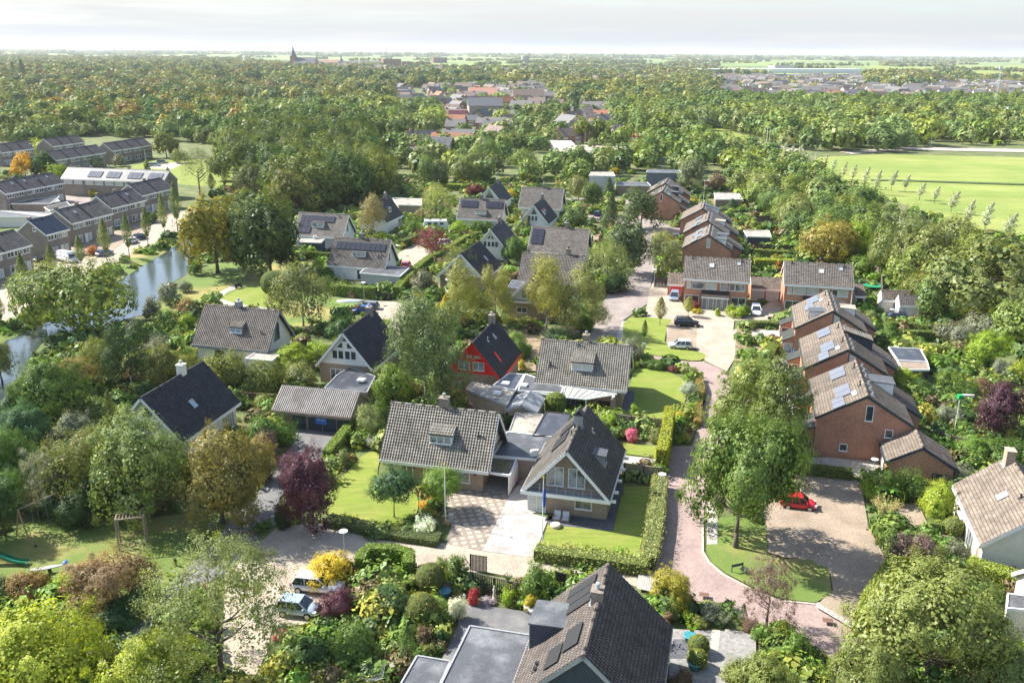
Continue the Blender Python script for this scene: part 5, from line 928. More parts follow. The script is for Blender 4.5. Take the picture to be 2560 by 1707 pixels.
T('a2', [('shrub', 640, 720, 490, 220, (.42, .36, .03), 'large yellow shrub beside the silver estate car'), ('shrub', 790, 700, 535, 88, 'purple', 'round purple bush next to the clipped hedge'), ('broad', 690, 1030, 760, 150, 'purple', 'small purple tree in front of the silver cars'), ('broad', 1170, 1040, 730, 155, 'dark', 'dark green round tree in the middle of the front garden'),
    ('shrub', 830, 1400, 1060, 195, 'green', 'big dark green shrub in the front garden'), ('cypress', 1275, 1470, 1085, 105, 'green', 'broad conical cypress in the front garden'), ('shrub', 1150, 1150, 1000, 75, 'silver', 'silvery variegated bush in the front garden'), ('shrub', 800, 1110, 1000, 85, 'bright', 'bright yellow bush behind the big dark shrub'),
    ('shrub', 1700, 735, 470, 100, 'green', 'upright green laurel bush behind the slatted fence'), ('shrub', 1550, 640, 500, 65, 'pale', 'sparse young tree beside the boxwood dome'), ('shrub', 1690, 1060, 840, 85, 'white', 'white flowering hydrangea beside the dark terrace'), ('shrub', 1410, 315, 165, 92, 'white', 'white flowering bush beside the slab driveway'), ('shrub', 1430, 90, 20, 70, (.6, .36, .02), 'orange-yellow flowers under the bright ball tree'),
    ('shrub', 2125, 920, 780, 65, 'lime', 'yellow-green potted bush before the dark fence'), ('shrub', 2300, 980, 820, 55, 'yellow', 'yellow potted shrub on the dark terrace'), ('shrub', 200, 1200, 1110, 60, 'pink', 'pink flowering bush under the airy tree'), ('shrub', 360, 1290, 1230, 40, 'red', 'small red bush under the airy tree'), ('shrub', 900, 960, 790, 90, 'pale', 'light green bush behind the purple tree'),
    ('shrub', 1090, 1180, 1070, 80, 'olive', 'low olive mound in the garden bed'), ('shrub', 930, 1080, 960, 70, 'grey', 'grey lavender mound in the garden bed'), ('shrub', 1420, 1250, 1080, 75, 'brown', 'bronze grass clump beside the yellow bush'), ('shrub', 1560, 1240, 1110, 65, 'dark', 'dark potted shrub below the hydrangea'), ('shrub', 1440, 1340, 1240, 70, 'olive', 'low golden shrub near the flat roof corner'),
    ('shrub', 1100, 700, 620, 130, 'straw', 'dry straw coloured grass inside the hedge'), ('shrub', 1340, 900, 820, 60, 'brown', 'rusty low shrub at the gravel bed'), ('shrub', 1690, 820, 740, 70, 'olive', 'flat yellowish shrub before the slatted fence'), ('shrub', 1290, 990, 880, 60, 'dark', 'dark foliage right of the round garden tree'), ('shrub', 680, 1400, 1270, 70, 'bright', 'yellow conifer left of the big dark shrub'),
    ('cypress', 870, 1560, 1430, 35, 'dark', 'narrow dark cypress at the bottom edge'), ('shrub', 740, 1600, 1500, 55, 'olive', 'rounded olive bush at the bottom edge'), ('shrub', 1020, 1450, 1370, 120, 'brown', 'brown dry shrub below the big dark shrub'), ('shrub', 1600, 370 - 120, 190, 30, 'straw', 'tuft of straw coloured grass by the flagpole'), ('shrub', 500, 1470, 1200, 130, 'dark', 'shaded bush below the airy tree'),
    ('shrub', 230, 330 - 60, 40, 70, 'deep', 'dark conifer shrub left under the plum tree'), ('shrub', 560, 1180, 1040, 90, 'teal', 'blue-green bush beside the purple tree'), ('shrub', 1570, 1000, 890, 55, 'olive', 'ochre clipped bush by the gravel bed')])
T('a3', [('shrub', 345, 870, 550, 155, 'green', 'large green laurel bush between two slatted fences'), ('broad', 1450, 960, 600, 150, (.3, .3, .04), 'yellowing young tree at the corner of the bottom house'), ('shrub', 1480, 1000, 800, 100, 'fresh', 'green bush under the yellowing young tree'), ('shrub', 1660, 1020, 890, 95, 'dark', 'dark lavender shrub by the lane'), ('shrub', 1790, 1030, 890, 100, 'grey', 'grey-green shrub by the lane'),
    ('cypress', 2065, 1080, 900, 48, 'dark', 'small dark cone conifer by the lane'), ('grass', 1910, 1110, 990, 75, 'grey', 'spiky agave in the pebble garden'), ('shrub', 1530, 1600, 1420, 110, 'brown', 'pinkish hydrangea bush at the bottom edge'), ('shrub', 1450, 1070, 960, 55, 'brown', 'orange-brown ball bush near the roof corner'), ('shrub', 1700, 1100, 1010, 75, 'olive', 'golden low shrub in the pebble garden'),
    ('shrub', 2130, 1140, 1040, 60, 'brown', 'russet bush beside the small cone conifer'), ('shrub', 1300, 900, 830, 60, 'dark', 'low dark shrub beside the roof corner'), ('grass', 100, 720, 660, 60, 'dark', 'row of dark spiky plants behind the slatted fence'), ('grass', 670, 740, 680, 60, 'green', 'spiky green plants behind the bottom house'), ('shrub', 2080, 650, 590, 45, 'grey', 'small plant beside the street sign'), ('broad', 2220, 1800, 1330, 260, 'olive', 'olive-brown tree at the bottom edge beside the lane'), ('shrub', 1990, 1560, 1440, 110, 'pale', 'pale bush in the pebble garden corner')])
T('a4', [('airy', 180, 1120, 500, 200, (.14, .10, .085), 'thin reddish-grey tree on the lane edge'), ('shrub', 150, 1240, 1080, 95, 'fresh', 'fresh green shrub at the foot of the reddish-grey tree'), ('shrub', 320, 1250, 1050, 95, (.2, .25, .03), 'golden green clipped shrub beside the lane'), ('shrub', 460, 1390, 1130, 100, 'fresh', 'upright green bush near the lane bend'), ('shrub', 505, 1420, 1310, 55, 'yellow', 'small yellow shrub near the lane bend'),
    ('oak', 1500, 1640, 620, 570, (.15, .185, .05), 'huge leafy tree in the bottom right corner'), ('oak', 2060, 1700, 1180, 280, (.15, .185, .05), 'lower leafy tree at the bottom right beside the tiled roof'), ('oak', 960, 1800, 1180, 260, (.15, .185, .05), 'leafy crown spreading over the lane at the bottom'), ('shrub', 1450, 640, 310, 225, (.12, .085, .075), 'brown-purple shrub before the right edge villa'),
    ('shrub', 1780, 545, 370, 98, 'grey', 'grey-green ball shrub before the right edge villa'), ('shrub', 1250, 460, 245, 110, 'green', 'rounded green shrub at the car park edge'), ('grass', 1170, 240, 20, 130, 'straw', 'pampas grass with pale plumes by the car park'), ('shrub', 1620, 210, -110, 150, 'bright', 'bright yellow-green bush beside the right edge villa'), ('shrub', 2040, 590, 430, 110, 'lime', 'light green climber on the villa wall'),
    ('shrub', 1130, 300, 160, 90, 'green', 'bush between pampas grass and car park'), ('shrub', 1520, 420, 300, 90, 'pale', 'pale feathery bush behind the brown-purple shrub'), ('shrub', 1150, 420, 300, 60, 'olive', 'small olive bush by the parking edge'), ('shrub', 1700, 660, 520, 150, (.10, .07, .065), 'dark brown bush in front of the light climber'), ('shrub', 60, 1130, 1020, 60, 'brown', 'russet low shrub left of the reddish-grey tree')])
T('b4', [('oak', 250, 1300, 290, 250, (.12, .165, .04), 'tall dense tree behind the big lane tree'), ('shrub', 1180, 1480, 1190, 170, 'fresh', 'wide green bush beside the small brick garage'), ('shrub', 1420, 1500, 1240, 150, 'green', 'green bush in front of the brick garage'), ('shrub', 1060, 1480, 1300, 110, 'lime', 'light green bush at the corner of the car park'), ('shrub', 1580, 1520, 1330, 130, 'bright', 'yellow bush in front of the brick garage'), ('shrub', 1750, 1380, 1200, 180, 'grey', 'grey-green bush behind the right edge villa'),
    ('broad', 2170, 1030, 510, 200, 'purple', 'dark copper beech at the right edge'), ('broad', 2050, 390, 100, 155, 'lime', 'yellow-green tree behind the long garden hedge'), ('shrub', 2290, 510, 330, 95, 'bright', 'bright yellow-green bush at the right edge'), ('shrub', 1690, 420, 290, 90, 'green', 'round clipped shrub behind the garden hedge'), ('shrub', 1340, 560, 400, 130, 'lime', 'lime shrub beside the wooden garden room'),
    ('shrub', 1700, 640, 430, 150, 'fresh', 'wide green shrub in the middle back garden'), ('shrub', 1480, 640, 500, 120, 'dark', 'dark shrub in the shaded back garden'), ('shrub', 1890, 660, 480, 100, 'green', 'climbing plant in the back garden'), ('shrub', 2010, 600, 470, 110, 'brown', 'brownish bush left of the copper beech'), ('shrub', 1740, 730, 650, 110, 'brown', 'russet shrub in the back garden'), ('shrub', 1720, 860, 720, 120, 'grey', 'grey-green shrub left of the garden wind turbine'),
    ('shrub', 1850, 850, 750, 90, 'dark', 'dark shrub right of the garden wind turbine'), ('shrub', 1920, 1150, 980, 140, 'fresh', 'glossy green bush right of the slatted fence'), ('shrub', 2150, 1170, 990, 170, 'green', 'wide green bush below the copper beech'), ('shrub', 2310, 1190, 1010, 110, 'green', 'green bush at the right edge behind the villa'), ('shrub', 270, 550, 390, 70, (.3, .32, .02), 'golden rounded bush at the forecourt'), ('shrub', 350, 560, 480, 45, 'maroon', 'small red shrub beside the golden rounded bush'),
    ('shrub', 410, 960, 830, 60, 'olive', 'yellowish plants beside the porch'), ('broad', 1760, 200, 0, 170, 'grey', 'grey-green tree behind the upper garden hedge'), ('shrub', 1230, 160, 10, 80, 'green', 'clipped bush at the end of the upper garden hedge'), ('shrub', 2160, 480, 330, 90, 'grey', 'soft grey bush near the right edge'), ('shrub', 1560, 330, 270, 60, 'olive', 'low olive bush behind the garden room')])
T('a3', [('oak', 2010, 440, -720, 440, (.12, .18, .04), 'big dense tree on the lane island with pale trunk')])
T('d1', [('poplar', 130, 400, 240, 28, 'dark', 'dark poplar, left one of two above the left wood'), ('poplar', 215, 420, 222, 40, 'dark', 'tallest dark poplar above the left wood'), ('poplar', 460, 395, 280, 30, 'dark', 'single dark poplar right of the tallest one')])
T('d2', [('poplar', 865, 420, 268, 30, 'dark', 'dark poplar in the middle of the far wood')])
T('b3', [('oak', 2060, 1060, 290, 250, (.13, .18, .045), 'tall tree at the bend of the lane'), ('shrub', 1140, 350, 130, 110, 'grey', 'grey-green shrub left of the street lawn'), ('shrub', 1230, 380, 310, 90, 'dark', 'dark shrub row behind the corner lawn'), ('shrub', 1350, 410, 330, 80, 'green', 'green shrub in the corner border'), ('shrub', 1500, 430, 370, 60, 'maroon', 'reddish shrub in the corner border'), ('shrub', 1600, 470, 380, 80, 'pale', 'pale golden grass in the corner border'),
    ('shrub', 1620, 650, 500, 85, 'silver', 'silvery variegated shrub in the corner border'), ('shrub', 1160, 800, 700, 38, 'lime', 'lone young shrub on the corner lawn'), ('shrub', 930, 930, 780, 85, 'lime', 'lime bamboo shrub beside the balcony villa roof'), ('shrub', 1130, 1010, 905, 68, 'pink', 'pink flowering hydrangea before the wooden fence'), ('shrub', 1340, 1030, 900, 62, 'pale', 'pale upright shrub beside the tall clipped hedge'), ('shrub', 1030, 1000, 910, 45, 'brown', 'brown bush left of the pink hydrangea'),
    ('shrub', 1550, 860, 760, 60, 'yellow', 'yellow grass in the shrub bed'), ('shrub', 1530, 1030, 950, 60, 'lime', 'lime low shrub at the lower end of the shrub bed'), ('shrub', 1590, 960, 880, 60, 'brown', 'faded pink shrub in the shrub bed'), ('shrub', 160, 270, 80, 110, 'fresh', 'fresh green shrub behind the red villa'), ('shrub', 250, 320, 180, 70, 'green', 'green bush beside the sandy yard'), ('shrub', 1640, 760, 690, 50, 'lime', 'lime shrub by the brown hedge'),
    ('column', 1243, 185, 0, 32, 'green', 'slim young tree on the street lawn near the villa'), ('shrub', 1700, 600, 530, 50, 'olive', 'golden bush in the curved border'), ('shrub', 210, 420, 330, 40, 'yellow', 'yellow bush below the red villa gutter'), ('shrub', 520, 170, 60, 130, 'deep', 'dark shrub behind the veranda villa')])
T('c1', [('oak', 700, 1560, 950, 440, (.115, .16, .04), 'very large round tree covering the canal'), ('oak', 1830, 1085, 390, 265, (.21, .2, .03), 'golden green rounded tree at the end of the canal'), ('column', 450, 1130, 840, 50, 'ash', 'slim street tree in front of the dark hedge by the van'), ('column', 690, 1060, 770, 50, 'ash', 'slim street tree right of the white van'), ('column', 900, 990, 630, 60, 'ash', 'slim street tree before the brown roofed terrace'),
    ('column', 1090, 965, 575, 48, 'ash', 'slim street tree beside the white car'), ('column', 1245, 865, 530, 46, 'ash', 'slim street tree beside the dark blue car'), ('column', 1385, 795, 415, 46, 'ash', 'slim street tree before the third canal terrace'), ('column', 1492, 735, 320, 56, 'ash', 'slim street tree at the far end of the canal street'), ('column', 225, 1330, 920, 70, 'ash', 'slim street tree before the nearest terrace'), ('column', 10, 1560, 1230, 60, 'ash', 'slim street tree cut by the left edge'),
    ('column', 1780, 420, 250, 45, 'ash', 'slim young tree beside the tall grey-green tree'), ('column', 1890, 400, 190, 30, 'ash', 'slim young tree on the far green'), ('willow', 1680, 430, 10, 135, (.12, .15, .07), 'tall grey-green tree left of the dark wood'), ('broad', 370, 265, 60, 90, 'dark', 'dark green tree between the dark terraces'), ('broad', 500, 300, 155, 72, 'lime', 'yellow-green round tree beside the pale roofed terrace'), ('broad', 215, 270, 65, 80, (.42, .28, .03), 'yellow-orange round tree between the dark terraces'),
    ('broad', 355, 110, -50, 75, 'bright', 'yellow-green round tree in front of the wood-edge terrace'), ('oak', 2100, 430, 150, 135, (.12, .15, .07), 'grey-green tree at the left foot of the dark wood'), ('shrub', 1430, 1350, 1140, 95, 'grey', 'grey willow shrub on the canal bank'), ('shrub', 1290, 1470, 1270, 80, 'grey', 'second grey willow shrub nearer on the canal bank'), ('shrub', 1560, 1460, 1280, 90, (.22, .15, .06), 'orange-brown bush above the mauve roof'), ('shrub', 1400, 1560, 1380, 100, 'green', 'green shrub left of the mauve roof'),
    ('shrub', 1560, 1540, 1410, 80, 'lime', 'lime shrub at the corner of the mauve roof'), ('shrub', 1560, 1240, 1140, 60, 'grey', 'small grey shrub by the canal bend'), ('shrub', 1640, 1100, 1000, 60, 'green', 'bush at the foot of the golden green tree'), ('broad', 800, 500 - 60, 370, 70, 'yellow', 'small yellow tree in the terrace courtyards'), ('broad', 800, 205, 100, 60, 'pale', 'pale round tree before the dark terrace'), ('broad', 650, 200, 110, 60, 'green', 'small green tree before the dark terrace'), ('broad', 1010, 190, 80, 45, 'grey', 'small grey-green tree before the parked cars'),
    ('broad', 1400, 120, -110, 90, 'olive', 'tree right of the dark terraces'), ('broad', 1510, 160, 40, 65, 'ash', 'ash tree by the green with parked cars'), ('oak', 2200, 1090, 400, 250, (.07, .11, .03), 'dark leafy tree right of the golden green tree'), ('shrub', 1270, 660, 560, 60, 'green', 'front garden bush by the third terrace'), ('shrub', 770, 930, 850, 60, 'orange', 'rusty hedge bush beside the slim street tree'), ('shrub', 1240, 250, 130, 30, 'ash', 'small tree by the estate cars'), ('shrub', 2320, 1240, 1080, 60, 'grey', 'pale shrub at the round clipped bush')])
T('c2', [('oak', 130, 1130, 430, 225, (.05, .085, .026), 'dark dense tree beside the stepped solar villa'), ('birch', 400, 1530, 1000, 225, (.15, .18, .065), 'wide birch with drooping twigs on the park lawn'), ('birch', 1745, 1545, 975, 165, (.24, .25, .06), 'left birch of the group right of the tall pine'), ('birch', 2010, 1540, 1010, 120, (.2, .22, .06), 'middle birch of the group right of the tall pine'), ('cypress', 1590, 1568, 1270, 80, (.42, .36, .03), 'bright yellow conifer behind the tall pine'),
    ('willow', 1720, 1210, 840, 155, (.15, .17, .06), 'hanging willow in front of the bay window villa'), ('willow', 1520, 660, 320, 135, (.24, .28, .085), 'pale weeping willow right of the flat ochre annex'), ('airy', 1480, 950, 690, 140, (.16, .04, .045), 'dark red maple between the driveway and the hedge'), ('birch', 985, 790, 415, 112, (.23, .21, .1), 'shaggy pale birch before the black roofed villa'), ('shrub', 1400, 1240, 1040, 90, 'grey', 'pale shrub between the long hedge and the bay window'), ('shrub', 2160, 1000, 780, 100, 'green', 'round green tree beside the cream gabled villa'),
    ('globe', 1720, 790, 640, 72, 'lime', 'light green round tree near the far flagpole'), ('shrub', 1330, 770, 630, 80, 'fresh', 'fresh green shrub beside the caravan'), ('shrub', 1850, 740, 640, 70, 'green', 'green shrub below the two solar arrays'), ('shrub', 1960, 740, 640, 60, 'green', 'second green shrub below the two solar arrays'), ('oak', 330, 580, 205, 225, (.14, .155, .035), 'olive crowned tree above the stepped solar villa'), ('broad', 1850, 450, 330, 70, 'maroon', 'dark red round tree beside the far white gable'), ('broad', 2140, 470, 370, 45, 'yellow', 'small yellow tree behind the far white gable'),
    ('shrub', 700, 1570, 1440, 120, 'green', 'green shrub behind the white gable villa chimney'), ('shrub', 540, 1110, 940, 60, 'lime', 'pale bush left of the nine panel villa'), ('shrub', 610, 1150, 1030, 60, 'dark', 'dark bush at the left corner of the nine panel villa'), ('globe', 1745, 400, 130, 120, (.11, .15, .04), 'round tree on a clear trunk at the park edge'), ('broad', 1870, 340, 160, 80, 'green', 'green tree right of the round park tree'), ('broad', 1520, 340, 130, 120, (.14, .17, .07), 'pale grey-green tree behind the weeping willow'),
    ('shrub', 1060, 800, 730, 70, 'lime', 'yellow-green bush beside the driveway'), ('shrub', 1200, 810, 740, 60, 'pale', 'pale bushes beside the curved hedge'), ('shrub', 1900, 1560, 1440, 60, 'green', 'bush at the foot of the birches'), ('shrub', 2120, 1330, 1230, 60, 'grey', 'grey bush beside the white gable with brick floor'), ('airy', 1400, 640, 540, 70, (.2, .16, .1), 'thin brownish tree left of the weeping willow'), ('conifer', 1560, 1560, 1380, 100, 'dark', 'dark conifer behind the yellow one')])
T('c3', [('birch', 425, 1560, 915, 165, (.27, .28, .07), 'tall pale yellow birch left of the middle street'), ('birch', 690, 1568, 1000, 200, (.2, .22, .075), 'wide yellow-green birch beside the middle street'), ('willow', 930, 1210, 780, 175, (.2, .25, .08), 'weeping willow left of the middle street'), ('oak', 1080, 1100, 610, 165, (.10, .14, .06), 'grey-green tree behind the weeping willow on the street'), ('birch', 1385, 1120, 730, 130, (.19, .21, .075), 'lone birch right of the middle street'), ('oak', 1215, 720, 355, 135, (.07, .11, .04), 'dark tree left of the far brick gable'),
    ('conifer', 960, 700, 410, 100, (.09, .13, .045), 'cone shaped tree in the bend of the street'), ('globe', 805, 600, 315, 92, (.085, .135, .03), 'round dark green ball tree on the corner lawn'), ('broad', 690, 480, 255, 82, (.16, .19, .07), 'pale round tree left of the ball tree'), ('shrub', 690, 720, 510, 115, (.09, .14, .04), 'reddish green bush beside the white gable villa'), ('conifer', 945, 430, 275, 65, (.09, .13, .06), 'small conifer before the white flat buildings'), ('broad', 1640, 400, 115, 110, (.17, .2, .1), 'silver-green tree behind the brick rows'),
    ('cypress', 160, 645, 550, 26, 'green', 'narrow cypress left of the white gable villa'), ('cypress', 490, 940, 805, 32, 'dark', 'narrow dark cypress before the mauve roof'), ('cypress', 543, 940, 840, 24, 'dark', 'smaller narrow cypress before the mauve roof'), ('shrub', 140, 1010, 780, 80, 'green', 'round green bush below the cream gabled villa'), ('shrub', 300, 930, 755, 72, 'fresh', 'fresh green leafy bush left of the solar block roof'), ('conifer', 265, 760, 600, 40, 'olive', 'small olive conifer beside the solar block roof'), ('shrub', 210, 760, 640, 70, 'pale', 'pale bush between the white gables'),
    ('column', 1375, 1525, 1285, 60, (.22, .22, .07), 'young autumn tree on the street lawn'), ('column', 1612, 1450, 1280, 55, (.25, .27, .07), 'young light green tree before the twin door house'), ('shrub', 1665, 1400, 1310, 40, 'red', 'red leafed shrub before the twin door house'), ('shrub', 1690, 1425, 1380, 45, 'yellow', 'yellow flower shrub before the twin door house'), ('shrub', 2010, 1450, 1350, 90, 'lime', 'rounded lime bush right of the twin doors'), ('shrub', 2080, 1440, 1340, 60, 'green', 'green bush right of the lime bush'), ('shrub', 1860, 1445, 1375, 30, 'lime', 'small clipped ball before the twin doors'),
    ('shrub', 1500, 700, 640, 42, 'pale', 'round pale bush before the lean-to'), ('shrub', 1535, 640, 570, 50, 'brown', 'brown bush beside the lean-to'), ('broad', 940, 200, 0, 90, (.2, .25, .05), 'light green tree before the brown hall'), ('broad', 1230, 150, -20, 75, (.28, .3, .06), 'yellow-green airy tree before the blue truck'), ('broad', 1860, 390, 240, 70, (.17, .13, .08), 'brown tinted tree in the belt right of the brick rows'), ('broad', 1860, 360, 310, 40, 'lime', 'small lime tree near the park homes'), ('shrub', 1000, 250, 200, 45, 'yellow', 'yellow bush between the flat buildings'),
    ('shrub', 1145, 255, 215, 35, 'lime', 'lime bush between the flat buildings'), ('conifer', 1980, 560, 460, 80, 'teal', 'dark conifer beside the corrugated shed'), ('shrub', 120, 440, 370, 45, 'yellow', 'yellow shrub beside the far tiled villa'), ('shrub', 1480, 930, 800, 45, 'grey', 'grey shrub at the front of the back brick row'), ('shrub', 1370, 1130, 1050, 30, 'yellow', 'small yellow shrub by the dark gate'), ('shrub', 740, 1560, 1420, 80, 'fresh', 'light bush beside the middle street'), ('shrub', 640, 900 + 100, 880, 60, 'deep', 'dark bush behind the pale yellow birch'), ('shrub', 1010, 1240, 1090, 130, 'deep', 'dark shrub mass at the foot of the street willow')])
T('c4', [('oak', 2000, 1500, 720, 400, (.15, .185, .06), 'huge tree at the right edge behind the sheds'), ('birch', 1265, 1115, 520, 215, (.14, .175, .06), 'tall birch with white trunk above the trampoline'), ('broad', 640, 995, 615, 245, (.22, .2, .045), 'orange tinted tree behind the semi-detached roofs'), ('broad', 930, 1000, 640, 130, 'lime', 'yellow-green tree right of the orange tinted tree'), ('shrub', 960, 1080, 930, 140, 'fresh', 'bright green bush behind the semi-detached roof'), ('broad', 1500, 1180, 640, 240, (.14, .17, .05), 'rounded tree right of the tall birch'),
    ('broad', 1480, 1330, 1040, 150, 'olive', 'olive tree behind the small sheds'), ('shrub', 260, 1060, 970, 70, 'orange', 'orange-brown bush beside the clipped golden hedge'), ('shrub', 1000, 1480, 1380, 100, 'pale', 'pale bush behind the third brick gable'), ('shrub', 1190, 1400, 1350, 35, 'yellow', 'small yellow bush by the rusty roof shed'), ('shrub', 1950, 1640, 1420, 200, 'grey', 'grey-green bush below the huge right edge tree'), ('shrub', 2200, 1640, 1440, 170, 'green', 'green bush below the huge right edge tree'),
    ('oak', 2330, 1330, 800, 200, (.17, .19, .07), 'tree crown at the far right edge'), ('shrub', 200, 720, 650, 40, 'silver', 'silvery shrub in the back row gardens'), ('shrub', 320, 740, 660, 40, 'silver', 'second silvery shrub in the back row gardens'), ('shrub', 1700, 1500, 1380, 80, 'fresh', 'leafy bush beside the trailer')])
for i, (bx, by, ty, hw) in enumerate([(335, 110, -20, 30), (390, 150, 0, 30), (455, 140, 5, 36), (520, 165, 80, 30), (665, 222, 90, 32), (740, 245, 130, 32), (830, 300, 150, 30), (905, 325, 170, 36), (1005, 375, 190, 38), (1100, 425, 215, 36), (1235, 395, 220, 40), (1350, 400, 260, 40), (1470, 470, 325, 42), (1595, 500, 355, 38), (1735, 585, 395, 58), (1865, 715, 465, 55), (2010, 760, 485, 62), (2200, 800, 580, 70)]):
    tree('c4', 'wind', bx, by, ty, hw, (.36, .40, .27), 'silvery willow bent by the wind in the row along the meadow', 'row of wind-bent willows beside the meadow')

# woods: scattered trees inside surveyed regions; the largest in view stay individual trees, the rest is one wood
def inside(p, poly):
    x, y = p; c = False; n = len(poly)
    for i in range(n):
        x0, y0 = poly[i]; x1, y1 = poly[(i + 1) % n]
        if (y0 > y) != (y1 > y) and x < (x1 - x0) * (y - y0) / (y1 - y0) + x0: c = not c
    return c
GR = dict(mid=[(.085, .15, .035), (.12, .18, .04), (.15, .21, .05), (.1, .16, .05)], dark=[(.06, .105, .028), (.075, .12, .03), (.1, .14, .033), (.055, .095, .028), (.12, .155, .035)], light=[(.15, .21, .05), (.2, .25, .05), (.13, .19, .06), (.17, .21, .07), (.1, .16, .045)],
          autumn=[(.12, .17, .04), (.22, .17, .05), (.17, .21, .04), (.09, .15, .04), (.27, .23, .05), (.07, .13, .035), (.10, .16, .04), (.08, .14, .04), (.15, .19, .05)], far=[(.09, .145, .045), (.13, .175, .05), (.17, .215, .06), (.07, .12, .045), (.2, .215, .06), (.13, .17, .07), (.19, .18, .07)])
REG = [  # outline (overview px of tree feet), spacing m, radius, height, palette, label, avoid
    ([(540, 420), (545, 330), (640, 300), (780, 300), (840, 330), (870, 400), (865, 450), (830, 470), (760, 490), (660, 480), (600, 430)], 8.5, (5.5, 8.5), (12, 18), 'dark', 'tall dark tree in the dense wood left of the villas'),
    ([(0, 330), (0, 265), (540, 265), (560, 310), (500, 318), (420, 325), (360, 312), (200, 305), (100, 318)], 12.5, (4, 9), (8, 17), 'autumn', 'tree in the wood behind the dark terraces'),
    ([(560, 300), (540, 262), (1000, 255), (1010, 320), (900, 325), (800, 300)], 12, (4, 8), (8, 16), 'light', 'tree behind the dense dark wood'),
    ([(905, 350), (1160, 335), (1160, 400), (1330, 392), (1350, 425), (1200, 432), (1100, 425), (960, 432), (930, 400)], 12, (3.4, 6), (7, 13), 'light', 'tree in the green belt north of the villas'),
    ([(1270, 395), (1500, 372), (1500, 398), (1350, 405)], 9, (3.5, 5), (8, 13), 'light', 'tree beside the long brown hall'),
    ([(1650, 345), (1735, 350), (1800, 390), (1880, 432), (2000, 490), (2060, 545), (2010, 600), (1920, 590), (1850, 560), (1790, 500), (1720, 470), (1680, 420)], 7.2, (3.5, 5.2), (6, 11), 'light', 'tree in the belt between back gardens and meadow'),
    ([(1560, 300), (1600, 262), (1900, 250), (2352, 262), (2500, 330), (2160, 335), (1990, 352), (1800, 345), (1740, 320), (1700, 305)], 12, (4.5, 9), (8, 15), 'light', 'tree in the wood north of the meadow'),
    ([(1400, 250), (1600, 235), (1580, 310), (1500, 330), (1400, 300)], 11, (4, 6), (10, 15), 'light', 'tree by the roundabout wood'),
    ([(2020, 600), (2180, 590), (2352, 640), (2500, 760), (2352, 800), (2200, 760), (2080, 680)], 9.5, (3.8, 5.6), (8, 12), 'light', 'tree behind the right edge gardens')]
taken = [(o.location.x, o.location.y, 6.) for o in bpy.data.objects if o.parent is None and o.get('category') in ('house', 'building', 'garage', 'annex')]
for o in bpy.data.objects:
    if o.parent is None and o.get('category') == 'house' and o.name.startswith('terrace'):
        L_ = 14; [taken.append((o.location.x + math.cos(o.rotation_euler[2]) * k, o.location.y + math.sin(o.rotation_euler[2]) * k, 8.)) for k in (-14, -7, 7, 14)]
cand = []
for poly, spc, rr, hh, pal, lb in REG:
    W_ = [at(x * 1.0884, y * 1.0884).xy for x, y in poly]; xs, ys = [p[0] for p in W_], [p[1] for p in W_]; pts = []
    n = int((max(xs) - min(xs)) * (max(ys) - min(ys)) / (spc * spc) * 5)
    for _ in range(n):
        p = (rnd.uniform(min(xs), max(xs)), rnd.uniform(min(ys), max(ys)))
        if not inside(p, W_) or any((p[0] - q[0]) ** 2 + (p[1] - q[1]) ** 2 < spc * spc * .75 for q in pts) or any((p[0] - q[0]) ** 2 + (p[1] - q[1]) ** 2 < q[2] ** 2 for q in taken): continue
        pts.append(p); k = rnd.random(); cand.append((p, rr[0] + (rr[1] - rr[0]) * k, hh[0] + (hh[1] - hh[0]) * (k * .5 + rnd.random() * .5), rnd.choice(GR[pal]), lb))
# far wood and town: beyond ~650 m
TOWN = [([(1640, 180), (2110, 176), (2130, 234), (1900, 242), (1660, 228)], 25, 'houses of the far town on the right'), ([(1020, 205), (1270, 200), (1280, 262), (1040, 262)], 25, 'houses of the town centre'), ([(860, 205), (1020, 205), (1030, 262), (900, 270)], 30, 'houses among the trees of the town centre'), ([(2110, 192), (2352, 196), (2352, 222), (2130, 228)], 27, 'houses at the far right edge'),
        ([(400, 146), (900, 144), (900, 168), (400, 168)], 34, 'old town houses round the churches'), ([(120, 232), (540, 230), (540, 262), (130, 262)], 42, 'houses hidden in the left wood'), ([(1280, 262), (1400, 258), (1430, 335), (1300, 340)], 23, 'houses beside the middle lane'), ([(1020, 262), (1180, 262), (1200, 335), (1040, 335)], 27, 'houses near the red brick block'), ([(960, 340), (1060, 335), (1065, 372), (970, 380)], 19, 'houses in the green belt'),
        ([(900, 160), (1640, 150), (1640, 195), (1300, 200), (900, 195)], 46, 'scattered houses beyond the town centre'), ([(0, 170), (420, 165), (420, 225), (0, 225)], 75, 'houses lost in the left woods'), ([(1440, 200), (1640, 195), (1650, 240), (1460, 245)], 30, 'houses near the clubhouse')]
wl_m = [mat('far_brick', (.3, .17, .12), .9, .2), mat('far_render', (.6, .58, .54), .9, .1), mat('far_ochre', (.38, .28, .19), .9, .2), mat('far_grey_brick', (.3, .27, .24), .9, .2)]
rf_m = [mat('far_grey_roof', (.15, .145, .145), .8, .2), mat('far_brown_roof', (.17, .13, .11), .8, .2), mat('far_orange_roof', (.3, .13, .075), .8, .2), mat('far_dark_roof', (.08, .085, .1), .8, .2)]
HP = []
